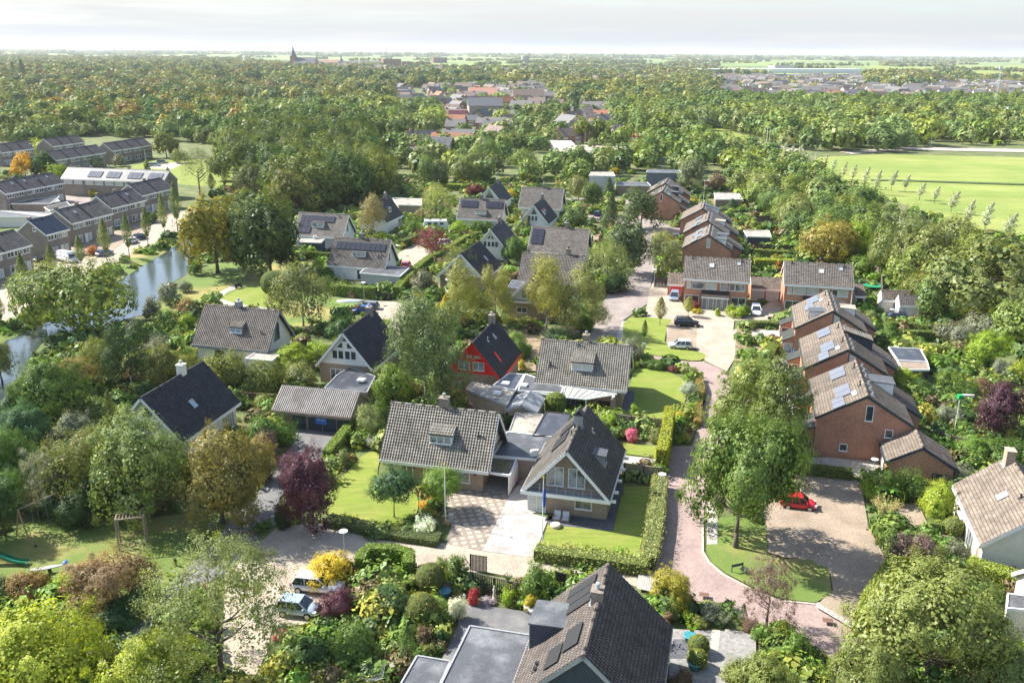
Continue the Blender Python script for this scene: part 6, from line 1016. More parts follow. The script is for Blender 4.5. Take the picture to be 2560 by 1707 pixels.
for wi_ in range(4):
    for ri in range(4):
        r_ = bpy.data.objects.new('house', None); b = MB().prism([(-3.7, 0), (3.7, 0), (3.7, 4.6), (0, 7.9), (-3.7, 4.6)], 'x', -5, 5); me_w = b.build('wall', wl_m[wi_]); 
        q = MB().prism([(-4.1, 4.3), (-4.1, 4.5), (0, 8.25), (4.1, 4.5), (4.1, 4.3), (0, 8.0)], 'x', -5.25, 5.25); me_r = q.build('roof', rf_m[ri]); w_ = MB()
        for x in (-2.7, 2.7):
            w_.box(x - 1.2, x + 1.2, -3.76, -3.7, 3., 4.1); w_.box(x - 1.2, x + 1.2, -3.76, -3.7, .7, 2.2)
        w_.box(-5.06, -5., -.7, .7, 4.2, 5.6); w_.box(5., 5.06, -.7, .7, 4.2, 5.6); me_p = w_.build('windows', blind if wi_ != 1 else glass); c_ = MB().box(-4, -3.2, -.4, .4, 7, 9).build('chimney', wl_m[0]); HP.append((me_w.data, me_r.data, me_p.data, c_.data)); [bpy.data.objects.remove(o) for o in (me_w, me_r, me_p, c_)]
hc = []
for poly, spc, grp in TOWN:
    W_ = [at(x * 1.0884, y * 1.0884).xy for x, y in poly]; xs, ys = [p[0] for p in W_], [p[1] for p in W_]; gr_ = {}
    for _ in range(int((max(xs) - min(xs)) * (max(ys) - min(ys)) / (spc * spc) * 4)):
        p = (rnd.uniform(min(xs), max(xs)), rnd.uniform(min(ys), max(ys))); g = (int(p[0] // spc), int(p[1] // spc))
        if g in gr_ or not inside(p, W_) or any((p[0] - q[0]) ** 2 + (p[1] - q[1]) ** 2 < 14 ** 2 for q in taken): continue
        gr_[g] = 1; wi_ = rnd.choice([0, 0, 1, 2, 3]); ri = rnd.choice([0, 0, 0, 1, 1, 3, 0, 1, 3, 1, 0, 3, 0, 2]); k = rnd.uniform(.85, 1.3); hc.append((p, wi_, ri, R(rnd.choice([-13.9, 76.1, 30, -60, -13.9]) + rnd.uniform(-6, 6)), (k * rnd.uniform(.9, 1.8), k, k * .9), grp)); taken.append((*p, 8.))
hc.sort(key=lambda c: math.hypot(*c[0])); hk = len(hc); sw, srf, srf2 = MB(), MB(), MB()
for i, (p, wi_, ri, a, s_, grp) in enumerate(hc):
    if i < 235:
        rt = empty('house', (*p, 0), a, '%s house with %s roof among the %s' % (('brick', 'white', 'ochre', 'grey brick')[wi_], ('grey', 'brown', 'orange', 'dark')[ri], grp), 'house', grp); rt.scale = s_
        for m_, n_ in zip(HP[wi_ * 4 + ri], ('wall', 'roof', 'windows', 'chimney')): c = bpy.data.objects.new(n_, m_); col.objects.link(c); c.parent = rt
    else:
        M_ = Matrix.Translation((*p, 0)) @ Matrix.Rotation(a, 4, 'Z') @ Matrix.Diagonal((*s_, 1)); q = MB().prism([(-3.7, 0), (3.7, 0), (3.7, 4.6), (0, 7.9), (-3.7, 4.6)], 'x', -5, 5); sw.add([M_ @ Vector(v) for v in q.v], q.f)
        q = MB().prism([(-4.1, 4.3), (-4.1, 4.5), (0, 8.25), (4.1, 4.5), (4.1, 4.3), (0, 8.0)], 'x', -5.25, 5.25); (srf if i % 3 else srf2).add([M_ @ Vector(v) for v in q.v], q.f)
so_ = sw.build('far_town', wl_m[1]); me = so_.data; nw = len(me.polygons); bm = MB(); bm.v = sw.v + srf.v + srf2.v; k1, k2 = len(sw.v), len(sw.v) + len(srf.v); bm.f = sw.f + [tuple(j + k1 for j in f) for f in srf.f] + [tuple(j + k2 for j in f) for f in srf2.f]
bpy.data.objects.remove(so_); so_ = bm.build('far_town', wl_m[1]); so_.data.materials.append(rf_m[0]); so_.data.materials.append(rf_m[1]); so_.data.polygons.foreach_set('material_index', [0] * len(sw.f) + [1] * len(srf.f) + [2] * len(srf2.f)); tag(so_, 'countless small houses of the town in the far distance', 'town', kind='stuff')
# far woods (feet in overview px): wide belts thinning to hedgerows
FARR = [([(0, 262), (0, 160), (180, 150), (620, 150), (900, 175), (1250, 172), (1330, 205), (1400, 205), (1620, 195), (1640, 235), (1400, 262), (1300, 260), (1280, 205), (1020, 200), (900, 205), (900, 260), (540, 262)], 18, (5, 10), (9, 19), 'far', .8),
        ([(1640, 182), (2352, 178), (2352, 262), (1640, 235)], 19, (3.5, 6), (5, 10), 'far', .8), ([(1640, 228), (1900, 242), (2130, 236), (2352, 235), (2352, 264), (1600, 262)], 12, (4.5, 6.5), (10, 15), 'mid', 1), ([(1260, 205), (1640, 195), (1640, 240), (1400, 260), (1290, 255)], 13, (4.5, 7), (11, 16), 'far', 1),
        ([(1980, 176), (2130, 172), (2150, 205), (1990, 205)], 13, (5, 8), (12, 17), 'far', 1), ([(0, 150), (0, 134), (300, 134), (560, 138), (620, 150)], 28, (8, 12), (11, 16), 'far', 1), ([(1020, 200), (1290, 200), (1300, 345), (1050, 345)], 14, (3.5, 6.), (5, 11), 'light', .75),
        ([(1290, 260), (1420, 258), (1440, 340), (1310, 345)], 12, (3, 5), (6, 10), 'light', .8), ([(1440, 195), (1660, 190), (1650, 245), (1440, 250)], 14, (4, 7), (7, 14), 'far', .9), ([(0, 332), (0, 300), (560, 300), (560, 345), (520, 345), (430, 330), (330, 318), (200, 318), (60, 335)], 8.5, (3.5, 6), (6, 12), 'light', .85), ([(900, 160), (1640, 152), (1640, 200), (1300, 205), (900, 200)], 22, (5, 8), (8, 14), 'far', .8), ([(1060, 330), (1300, 335), (1300, 352), (1060, 350)], 8, (3, 5), (6, 10), 'light', .8), ([(1480, 330), (1560, 300), (1640, 345), (1650, 385), (1560, 400), (1500, 372)], 9, (3.5, 6), (7, 12), 'light', .9), ([(430, 145), (900, 150), (900, 175), (430, 172)], 30, (5, 7), (8, 12), 'far', .9), ([(120, 228), (540, 228), (540, 265), (130, 265)], 14, (5, 7), (11, 16), 'autumn', 1)]
far = []
for poly, spc, rr, hh, pal, pr in FARR:
    W_ = [at(x * 1.0884, y * 1.0884).xy for x, y in poly]; xs, ys = [p[0] for p in W_], [p[1] for p in W_]; grid = {}
    for _ in range(min(60000, int((max(xs) - min(xs)) * (max(ys) - min(ys)) / (spc * spc) * 3))):
        p = (rnd.uniform(min(xs), max(xs)), rnd.uniform(min(ys), max(ys))); g = (int(p[0] // spc), int(p[1] // spc))
        if g in grid or not inside(p, W_) or rnd.random() > pr or (nz_ := math.sin(p[0] * .011 + 1.7 * math.sin(p[1] * .006)) + math.sin(p[1] * .0085 + 2.1 * math.sin(p[0] * .007) + 1)) < -1.1 or any(abs(p[0] - q[0]) < 9 and abs(p[1] - q[1]) < 12 for q in taken): continue
        grid[g] = 1; k = rnd.random() ** 1.3; G_ = GR[pal]; far.append((p, rr[0] * .75 + (rr[1] * 1.1 - rr[0] * .75) * k, hh[0] * .7 + (hh[1] - hh[0] * .7) * (k * .6 + rnd.random() * .4), G_[int((nz_ + 2) * 1.7 + rnd.random() * 2.2) % len(G_)]))
# hedgerows and copses out to the horizon
for _ in range(150):
    y_ = math.exp(rnd.uniform(math.log(1700), math.log(16000))); x_ = rnd.uniform(-.62, .62) * y_; L_ = rnd.uniform(60, 420) * (y_ / 3000) ** .6; a = rnd.choice([0.06, .06, 1.3]) + rnd.uniform(-.15, .15); n = max(3, int(L_ / (14 * (y_ / 3000) ** .7)))
    for k in range(n): t = (k / n - .5) * L_; far.append(((x_ + math.cos(a) * t + rnd.uniform(-6, 6), y_ + math.sin(a) * t + rnd.uniform(-10, 10)), rnd.uniform(6, 10) * max(1, (y_ / 3000) ** .7), rnd.uniform(8, 14), rnd.choice(GR['far'])))
for _ in range(1500): y_ = rnd.uniform(7000, 19000); x_ = rnd.uniform(-.62, .62) * y_; far.append(((x_, y_), rnd.uniform(25, 70), rnd.uniform(10, 15), rnd.choice(GR['far'])))
vis = lambda p: -60 < proj((p[0], p[1], 5))[0] < 2620
# rank: the biggest in view become individual trees
have = sum(1 for o in bpy.data.objects if o.parent is None and o.get('category') == 'tree')
cand = [c for c in cand if vis(c[0])]; cand.sort(key=lambda c: c[2] / math.hypot(*c[0]), reverse=True)
nind = max(0, 296 - have); rest = cand[nind:]
for p, r_, h_, c_, lb in cand[:nind]:
    place_tree(rnd.choice(['broad', 'oak', 'oak', 'broad', 'birch']) if 'dark' not in lb else 'oak', (*p, 0), r_, h_, c_, lb, 'trees: ' + lb, name='broadleaf_tree', lod=1 if math.hypot(*p) < 420 else 2, single=math.hypot(*p) > 420)
def forest(name, items, label, nleaf, seed):
    rs = np.random.RandomState(seed); protos = []
    for v in range(6):
        P, Nn = crown(['broad', 'oak', 'oak'][v % 3], nleaf, .1, 50 + v + seed); P[:, 2] = P[:, 2] * .9 + .1; protos.append((P, Nn, crown.sm.copy()))
    Qs, Cs = [], []
    for p, r_, h_, c_, *_ in items:
        P, Nn, SMs = protos[rs.randint(6)]; a = rs.uniform(0, 6.28); ca, sa = math.cos(a), math.sin(a); Rm = np.array([[ca, -sa, 0], [sa, ca, 0], [0, 0, 1]])
        s = math.sqrt(r_ * (r_ + h_) / nleaf) * 1.5; Pw = (P @ Rm.T) * [r_, r_, h_] + [p[0], p[1], 0]; Qs.append(leaf_quads(Pw, Nn @ Rm.T, s, rs, .62, SMs)); k = rs.uniform(.8, 1.2); Cs.append(np.tile(np.array(c_) * k, (len(Pw), 1)))
    o = quads_object(name, np.concatenate(Qs), LEAFA, cols=np.concatenate(Cs)); tag(o, label, 'wood', kind='stuff'); return o
far = [f for f in far if vis(f[0])]
forest('woodland', [f for f in rest] , 'mass of further trees filling the woods around the villas', 700, 3) if rest else None
near_f = [f for f in far if f[0][1] < 1300]; far_f = [f for f in far if f[0][1] >= 1300]
forest('distant_woodland', near_f, 'rolling canopy of trees beyond the estate and round the town', 650, 4); forest('horizon_tree_belts', far_f, 'blue-green tree belts between meadows towards the horizon', 90, 5)
if 0: pass

# ------------------------------------------------------------ landmarks far off
def lm(name, cc, x, y, lbl, cat, dist=None):
    p = G(cc, x, y); return empty(name, p, R(-13.9), lbl, cat)
def far_scale(p): return p.length / F                      # metres per photo pixel there
def block(name, cc, x0, x1, yb, yt, lbl, wm_, rm_, depth=12, cat='building', wins=0, pitched=0, th=None):
    A, B_ = G(cc, x0, yb), G(cc, x1, yb); h_ = height_at(A, px(cc, x0, yt)[1]); L = (B_ - A).length; r_ = empty(name, (A + B_) / 2, math.atan2(B_.y - A.y, B_.x - A.x), lbl, cat); MB().box(-L / 2, L / 2, 0, depth, 0, h_).build('wall', wm_, r_)
    if pitched: MB().prism([(-.6, h_ - .3), (depth / 2, h_ + pitched), (depth + .6, h_ - .3)], 'x', -L / 2 - .4, L / 2 + .4).build('roof', rm_, r_)
    else: MB().box(-L / 2 - .3, L / 2 + .3, -.3, depth + .3, h_ + .003, h_ + .5).build('roof', rm_, r_)
    for i in range(wins):
        x = -L / 2 + L * (i + .5) / wins
        for z_ in [1 + 3 * k for k in range(max(1, int(h_ / 3)))]: MB().box(x - L / wins * .3, x + L / wins * .3, -.06, -.005, z_, z_ + 1.5).build('window', glass, r_)
    return r_
white_roof = mat('white_sheet_roof', (.75, .76, .78), .5, .05)
c = lm('church', 'd2', 350, 300, 'church with tall pointed spire above the old town', 'church'); H_ = height_at(c.location, px('d2', 345, 92)[1]); s_ = c.location.length / F / 3.675
MB().box(-22 * s_, 22 * s_, -22 * s_, 22 * s_, 0, H_ * .55).build('tower', wl_m[0], c); MB().lathe([(31 * s_, 0), (12 * s_, H_ * .2), (1 * s_, H_ * .45)], (0, 0, H_ * .55), 4).build('spire', rf_m[3], c); MB().prism([(-14, 0), (14, 0), (14, 12), (0, 26), (-14, 12)], 'x', 22 * s_, 62).build('nave', wl_m[0], c); MB().prism([(-15, 12), (0, 27), (15, 12), (0, 26.2)], 'x', 22 * s_, 63).build('roof', rf_m[3], c); MB().tube((0, 0, H_), (0, 0, H_ * 1.09), .25, n=5).build('weathervane', black, c)
c = lm('church', 'd2', 785, 275, 'smaller church tower with thin green spire', 'church'); H_ = height_at(c.location, px('d2', 782, 172)[1]); MB().box(-5, 5, -5, 5, 0, H_ * .45).build('tower', wl_m[3], c); MB().lathe([(7, 0), (2.2, H_ * .25), (.3, H_ * .55)], (0, 0, H_ * .45), 8).build('spire', mat('copper_green', (.06, .12, .12), .6, .1), c); MB().prism([(-9, 0), (9, 0), (9, 9), (0, 17), (-9, 9)], 'x', -60, -5).build('nave', wl_m[0], c)
c = lm('water_tower', 'd3', 122, 275, 'grey water tower with wide drum on a slimmer shaft', 'water tower'); H_ = height_at(c.location, px('d3', 122, 185)[1]); rr_ = c.location.length / F / 3.675 * 36; MB().lathe([(rr_ * .6, 0), (rr_ * .55, H_ * .5)], n=16).build('shaft', concrete, c); MB().lathe([(rr_ * .7, 0), (rr_, H_ * .12), (rr_, H_ * .46), (rr_ * .95, H_ * .5)], (0, 0, H_ * .5), 20).build('drum', concrete, c)
c = lm('clock_tower', 'd1', 2250, 290, 'small white cupola tower among the old town roofs', 'tower'); MB().box(-5, 5, -5, 5, 0, 16).build('tower', wl_m[1], c); MB().lathe([(3.5, 0), (3, 8), (4, 9), (1, 13), (.2, 17)], (0, 0, 16), 8).build('cupola', white, c)
for args in (('apartment_block', 'd2', 1172, 1335, 290, 215, 'red brick apartment block with pale balconies in the distance', wl_m[0], rf_m[3], 20, 'building', 8), ('apartment_block', 'd2', 1340, 1440, 285, 238, 'lower red apartment block beside the distant balconies', wl_m[0], rf_m[3], 20, 'building', 4), ('apartment_block', 'd2', 1632, 1755, 250, 200, 'dark red apartment block left of the water tower', wl_m[0], rf_m[3], 20, 'building', 4),
    ('greenhouse', 'd3', 1760, 2352, 346, 306, 'long white greenhouse roofs behind the town, left part', white_roof, white_roof, 60, 'greenhouse'), ('greenhouse', 'd4', 5, 880, 342, 306, 'long white greenhouse roofs behind the town, right part', white_roof, white_roof, 60, 'greenhouse'), ('hall', 'd3', 1060, 1570, 320, 300, 'long flat industrial hall with white front before the far wood', white_roof, rf_m[3], 40, 'building'), ('hall', 'd4', 60, 240, 312, 272, 'white hall at the end of the far tree line', wl_m[1], rf_m[0], 30, 'building'),
    ('hall', 'd3', 1215, 1420, 485, 425, 'white apartment building with balconies behind the weeping willow', wl_m[1], white_roof, 14, 'building', 7), ('hall', 'd3', 1390, 1595, 590, 560, 'brown roofed clubhouse with four white roof windows', wl_m[2], rf_m[1], 12, 'building', 0, 5), ('hall', 'd4', 2040, 2330, 785, 715, 'grey hall with white roof at the right edge', mat('grey_cladding', (.42, .46, .48), .6, .1), white_roof, 20, 'building', 0, 4), ('hall', 'd4', 1370, 1500, 660, 640, 'white tented roof left of the purple gable', white_roof, white_roof, 16, 'building', 0, 5),
    ('hall', 'd4', 1880, 2010, 650, 635, 'white pitched roof beside the lattice mast', white_roof, white_roof, 16, 'building', 0, 6), ('hall', 'd4', 945, 1080, 665, 640, 'white shed with pale blue glow left of the purple gable', white_roof, white_roof, 14, 'building', 0, 5), ('hall', 'd3', 20, 300, 640, 570, 'large grey roofed hall with rounded white dormers', wl_m[0], rf_m[1], 18, 'building', 6, 7), ('hall', 'd2', 1970, 2230, 580, 555, 'big orange roofed building in the town centre', wl_m[0], mat('salmon_roof', (.5, .26, .19), .8, .1), 20, 'building', 0, 8),
    ('hall', 'd2', 1845, 1950, 660, 580, 'red brick flat roofed block left of the orange roof', wl_m[0], rf_m[3], 14, 'building', 3), ('hall', 'd2', 1960, 2270, 745, 640, 'grey brick school hall with dark pitched roof', wl_m[3], rf_m[3], 22, 'building', 0, 5), ('hall', 'd2', 1780, 1930, 810, 760, 'new dark red house with white gable edge', mat('dark_red_boards', (.25, .07, .07), .7, .1), mat('dark_red_roof', (.16, .05, .06), .7, .1), 9, 'house', 3, 5), ('hall', 'd2', 1590, 1860, 1130, 1075, 'low brick bungalow with grey roof in the green belt', wl_m[2], rf_m[0], 9, 'house', 3, 2.5),
    ('hall', 'd1', 540, 690, 660, 640, 'pale roofed house hidden in the left wood', wl_m[1], rf_m[0], 12, 'house', 0, 5), ('hall', 'd1', 935, 1105, 700, 670, 'dark roofed house behind the slim dark trees', wl_m[1], rf_m[3], 12, 'house', 0, 5), ('hall', 'd1', 1490, 1680, 690, 665, 'house with solar roof in the left wood', wl_m[1], rf_m[3], 12, 'house', 0, 5), ('hall', 'd1', 1780, 1860, 735, 700, 'cream gabled house in the left wood', wl_m[1], rf_m[0], 10, 'house', 0, 4), ('hall', 'd2', 60, 145, 765, 740, 'small grey roofed house beside the dense dark wood', wl_m[1], rf_m[0], 10, 'house', 0, 4),
    ('hall', 'd2', 1320, 1435, 660, 600, 'house with slate roof and blue gable in the centre', wl_m[3], rf_m[0], 10, 'house', 2, 5), ('hall', 'd2', 890, 1000, 640, 600, 'white house with blue tarpaulin on its roof', wl_m[1], rf_m[2], 9, 'house', 2, 3), ('hall', 'd3', 590, 710, 690, 640, 'orange tiled house end behind the round green tree', wl_m[0], rf_m[2], 9, 'house', 0, 5), ('hall', 'd3', 940, 1035, 940, 890, 'blue gabled house behind the three flags', wl_m[3], rf_m[3], 8, 'house', 0, 4), ('hall', 'd3', 870, 990, 845, 800, 'grey outbuilding behind the blue gabled house', wl_m[3], rf_m[0], 8, 'building', 0, 2),
    ('hall', 'd4', 560, 735, 610, 580, 'white flat roofed house left in the row of three', wl_m[1], white_roof, 10, 'house', 4), ('hall', 'd4', 800, 1000, 612, 580, 'white flat roofed house in the middle of the row of three', wl_m[1], white_roof, 10, 'house', 4), ('hall', 'd4', 1085, 1230, 612, 582, 'white flat roofed house right in the row of three', wl_m[1], white_roof, 10, 'house', 3), ('hall', 'd4', 325, 535, 605, 590, 'house with bright red roof before the white flat houses', wl_m[1], mat('bright_red_roof', (.5, .08, .06), .7, .1), 10, 'house', 0, 4)): block(*args)
for i in range(7):                                          # terrace with stepped gables behind the ball trees
    A = G('d3', 660 + i * 14, 700 + i * 30); h = House('dark roofed row house in the stepped lane behind the round trees', A.x, A.y, 0, 8, 7, 5, 8, rf_m[3] and tile_grey, grey_brick, 'stepped dark row houses', over=.1, gap=.1, fine=False); h.root.rotation_euler[2] = R(-4); h.walls(); h.roof()
h = House('brown brick end house between the two round trees', *G('d3', 700, 960).xy, -100, 10, 8, 5, 8.2, tile_grey, brown_brick, over=.1, gap=.1, fine=False); h.walls(); h.roof(); h.opening('r1', -.5, 3, .8, 1.2, 1); h.opening('r1', 1.2, 3, .8, 1.2, 1)
T('d3', [('globe', 640, 1000, 750, 78, (.13, .17, .03), 'left round tree beside the brown brick end house'), ('globe', 785, 1000, 745, 80, (.1, .15, .03), 'right round tree beside the brown brick end house')])
for cc, x, y, yt, lb in (('d3', 522, 210, 112, 'thin wind turbine on the horizon near the middle'), ('d4', 193, 200, 140, 'thin wind turbine on the horizon above the greenhouses'), ('d1', 66, 100, 40, 'hazy tower on the horizon at the far left')):
    p = at(*px(cc, x, 160 if cc != 'd1' else 96)); p = Vector((p.x, p.y, 0)).normalized() * 4800; r_ = empty('wind_turbine' if cc != 'd1' else 'tower', p, 0, lb, 'wind turbine' if cc != 'd1' else 'tower'); H_ = min(84, height_at(p, px(cc, x, yt)[1])); hb = H_ * .72
    MB().tube((0, 0, 0), (0, 0, hb), 2.2 if cc != 'd1' else 9, 1.2 if cc != 'd1' else 3, n=8).build('mast', white, r_)
    if cc != 'd1':
        for k in range(3): a = R(90 + 120 * k); MB().beam((0, -2, hb), (math.cos(a) * H_ * .28, -2, hb + math.sin(a) * H_ * .28), 1.2, .5).build('blade', white, r_)
for cc, x, yt in (('d2', 1197, 108), ('d2', 1605, 112)):
    p = at(*px(cc, x, 170)); p = Vector((p.x, p.y, 0)).normalized() * 3300; H_ = min(80, height_at(p, px(cc, x, yt)[1])); r_ = empty('pylon', p, .1, 'lattice power pylon standing in the %s distance' % ('left' if x < 1400 else 'right'), 'pylon', 'power pylons'); b = MB()
    for sx in (-1, 1):
        for sy in (-1, 1): b.beam((sx * 5, sy * 5, 0), (sx * .7, sy * .7, H_), .5)
    for k in range(6): z_ = H_ * k / 6; w_ = 5 * (1 - k / 6) + .7; b.beam((-w_, 0, z_), (w_ * .8, 0, z_ + H_ / 6), .35); b.beam((w_, 0, z_), (-w_ * .8, 0, z_ + H_ / 6), .35)
    b.build('frame', grey_m, r_); [MB().beam((-w2, 0, z2), (w2, 0, z2), .5).build('cross_arm', grey_m, r_) for w2, z2 in ((9, H_ * .72), (11, H_ * .84), (7, H_ * .95))]
p = G('d4', 2075, 680); r_ = empty('lattice_mast', p, 0, 'slender lattice radio mast beside the grey hall', 'mast'); b = MB(); H_ = 34
for a in (0, 2.09, 4.19): b.beam((math.cos(a) * 1.3, math.sin(a) * 1.3, 0), (math.cos(a) * .5, math.sin(a) * .5, H_), .18)
for k in range(16):
    for a in (0, 2.09, 4.19): q = 1.3 - .8 * k / 16; b.beam((math.cos(a) * q, math.sin(a) * q, H_ * k / 16), (math.cos(a + 2.09) * q * .95, math.sin(a + 2.09) * q * .95, H_ * (k + 1) / 16), .1)
b.build('frame', grey_m, r_); MB().box(-1.2, 1.2, -.6, .6, H_, H_ + 2.5).build('antenna', white, r_)
sheet('far_field', [at(x * 1.0884, y * 1.0884) for x, y in [(0, 131), (0, 121.5), (180, 123), (190, 133)]], .02, m_field); sheet('far_field', [at(x * 1.0884, y * 1.0884) for x, y in [(1970, 180), (2352, 184), (2352, 150), (2000, 150)]], .02, m_field); sheet('far_field', [at(x * 1.0884, y * 1.0884) for x, y in [(2280, 192), (2352, 194), (2500, 182), (2300, 180)]], .03, m_field)

# ------------------------------------------------------------ vehicles
CARM = {}
def paint(name, c, metal=.35): 
    if name not in CARM:
        m, nt_, b_ = base_mat('car_paint_' + name); b_.inputs['Base Color'].default_value = (*c, 1); b_.inputs['Metallic'].default_value = metal; b_.inputs['Roughness'].default_value = .28; b_.inputs['Coat Weight'].default_value = .6
        CARM[name] = m
    return CARM[name]
tyre = mat('tyre', (.02, .02, .02), .9, .1); rim_m = mat('rim', (.45, .46, .48), .35, .1, metal=.8); carglass = mat('car_glass', (.02, .028, .035), .06, .05, spec=1.); lampw = mat('headlight_lens', (.7, .72, .74), .15, .05, spec=.9); lampr = mat('tail_light_lens', (.4, .02, .02), .2, .05)
CARC = {}
def car(x, y, head, color, label, kind='hatch', group='parked cars'):
    """head: direction of the bonnet in degrees"""
    L, W, H_ = dict(hatch=(3.7, 1.66, 1.46), estate=(4.6, 1.8, 1.5), suv=(4.4, 1.84, 1.62), van=(5.4, 2.0, 2.35), mpv=(3.95, 1.7, 1.6), sedan=(4.4, 1.78, 1.45))[kind]
    root = empty('parked_van' if kind == 'van' else 'parked_car', (x, y, .06), R(head), label, 'van' if kind == 'van' else 'car', group)
    if (kind, color) in CARC: 
        for o in CARC[(kind, color)]: dup(o, root)
        return root
    hl = L / 2; belt = H_ * (.6 if kind != 'van' else .55); st = []                # stations: x, half width, bonnet/belt height, floor
    nose = {'hatch': (.74, .9), 'estate': (.72, .88), 'suv': (.86, 1.0), 'van': (.95, 1.1), 'mpv': (.8, .98), 'sedan': (.7, .86)}[kind]
    prof = [(-hl, .84, belt * .72, .38), (-hl + .1, .93, belt * .98, .26), (-hl + .6, .99, belt, .2), (-.2 * hl, 1., belt, .18), (.3 * hl, 1., belt * .97, .18), (.5 * hl, .99, nose[1], .18), (hl - .35, .95, nose[0] + .05, .2), (hl - .08, .86, nose[0] - .1, .26), (hl, .74, nose[0] - .28, .36)]
    b = MB(); ring = []
    for xx, wf, zt, zb in prof:
        w_ = W / 2 * wf; ring.append([(xx, -w_ * .9, zb), (xx, -w_, zb + .18), (xx, -w_, zt * .72), (xx, -w_ * .93, zt), (xx, 0, zt + .035), (xx, w_ * .93, zt), (xx, w_, zt * .72), (xx, w_, zb + .18), (xx, w_ * .9, zb)])
    vs = [p for r_ in ring for p in r_]; n = 9; fs = [(i * n + j, i * n + (j + 1) % n, (i + 1) * n + (j + 1) % n, (i + 1) * n + j) for i in range(len(ring) - 1) for j in range(n)]; fs += [tuple(range(n)), tuple(range((len(ring) - 1) * n, len(ring) * n))[::-1]]
    b.add(vs, fs); body = b.build('body', paint(*color), root, smooth=True); body.modifiers.new('bevel', 'SUBSURF').render_levels = 1
    cab = {'hatch': (-hl + .12, -hl + .42, .18 * hl, .56 * hl), 'estate': (-hl + .15, -hl + .55, .12 * hl, .48 * hl), 'suv': (-hl + .12, -hl + .45, .14 * hl, .5 * hl), 'van': (-hl + .03, -hl + .1, .42 * hl, .74 * hl), 'mpv': (-hl + .08, -hl + .3, .25 * hl, .7 * hl), 'sedan': (-hl + .6, -hl + 1.25, .08 * hl, .48 * hl)}[kind]
    x0, x1, x2, x3 = cab; wb, wt = W / 2 * .93, W / 2 * .74; zb, zt = belt - .02, H_ - .05
    g = MB().add([(x0, -wb, zb), (x3, -wb, zb), (x3, wb, zb), (x0, wb, zb), (x1, -wt, zt), (x2, -wt, zt), (x2, wt, zt), (x1, wt, zt)], [(0, 3, 2, 1), (0, 1, 5, 4), (1, 2, 6, 5), (2, 3, 7, 6), (3, 0, 4, 7)])
    parts = [body, g.build('windows', carglass if kind != 'van' else paint(*color), root)]
    r_ = MB(); r_.prism([(x1 - .05, -wt - .03), (x2 + .04, -wt - .03), (x2 + .04, wt + .03), (x1 - .05, wt + .03)], 'z', zt, zt + .05)
    for s in (-1, 1):
        for (xa, xb) in ((x0, x1), (x3, x2)): r_.beam((xa, s * wb, zb), (xb, s * wt, zt + .02), .09, .06)
        for t in (.38, .68): xa, xb = x0 + (x3 - x0) * t, x1 + (x2 - x1) * t; r_.beam((xa, s * (wb + .01), zb), (xb, s * (wt + .01), zt), .07, .05)
    parts.append(r_.build('roof', paint(*color), root))
    if kind == 'van': parts.append(MB().add([(x3 + .01, -wb * .9, zb + .05), (x3 + .01, wb * .9, zb + .05), (x2 + .05, wt * .92, zt - .1), (x2 + .05, -wt * .92, zt - .1)], [(0, 1, 2, 3)]).build('windscreen', carglass, root))
    for sx in (-hl + .78, hl - .78):
        for s in (-1, 1):
            w_ = MB().tube((sx, s * (W / 2 - .2), .31), (sx, s * (W / 2 + .01), .31), .32, n=16).build('wheel', tyre, root); MB().tube((sx, s * (W / 2 + .005), .31), (sx, s * (W / 2 + .03), .31), .2, n=10).build('rim', rim_m, w_); parts.append(w_)
    for s in (-1, 1):
        parts.append(MB().box(hl - .3, hl - .06, s * W * .36 - .16, s * W * .36 + .16, nose[0] - .22, nose[0] - .04).build('headlight', lampw, root)); parts.append(MB().box(-hl - .01, -hl + .12, s * W * .37 - .12, s * W * .37 + .12, belt * .72, belt * .95).build('tail_light', lampr, root))
        parts.append(MB().box(x3 - .35, x3 - .2, s * W / 2 - .02 if s > 0 else s * W / 2 - .16, s * W / 2 + .16 if s > 0 else s * W / 2 + .02, belt + .02, belt + .14).build('wing_mirror', paint(*color), root))
    parts.append(MB().box(hl - .02, hl + .015, -.26, .26, .36, .47).build('number_plate', mat('plate_yellow', (.6, .42, .03), .5, .05), root))
    CARC[(kind, color)] = parts; return root
SIL, GRYB, REDC, WHT, BLK, LBL, NAV, BLU, GRY = ('silver', (.62, .63, .66)), ('pale_blue', (.42, .5, .58)), ('red', (.55, .012, .02), .1), ('white', (.8, .8, .8), .0), ('black', (.012, .014, .018)), ('light_blue', (.25, .36, .5)), ('navy', (.02, .04, .09)), ('blue', (.03, .08, .3)), ('grey', (.2, .22, .25))
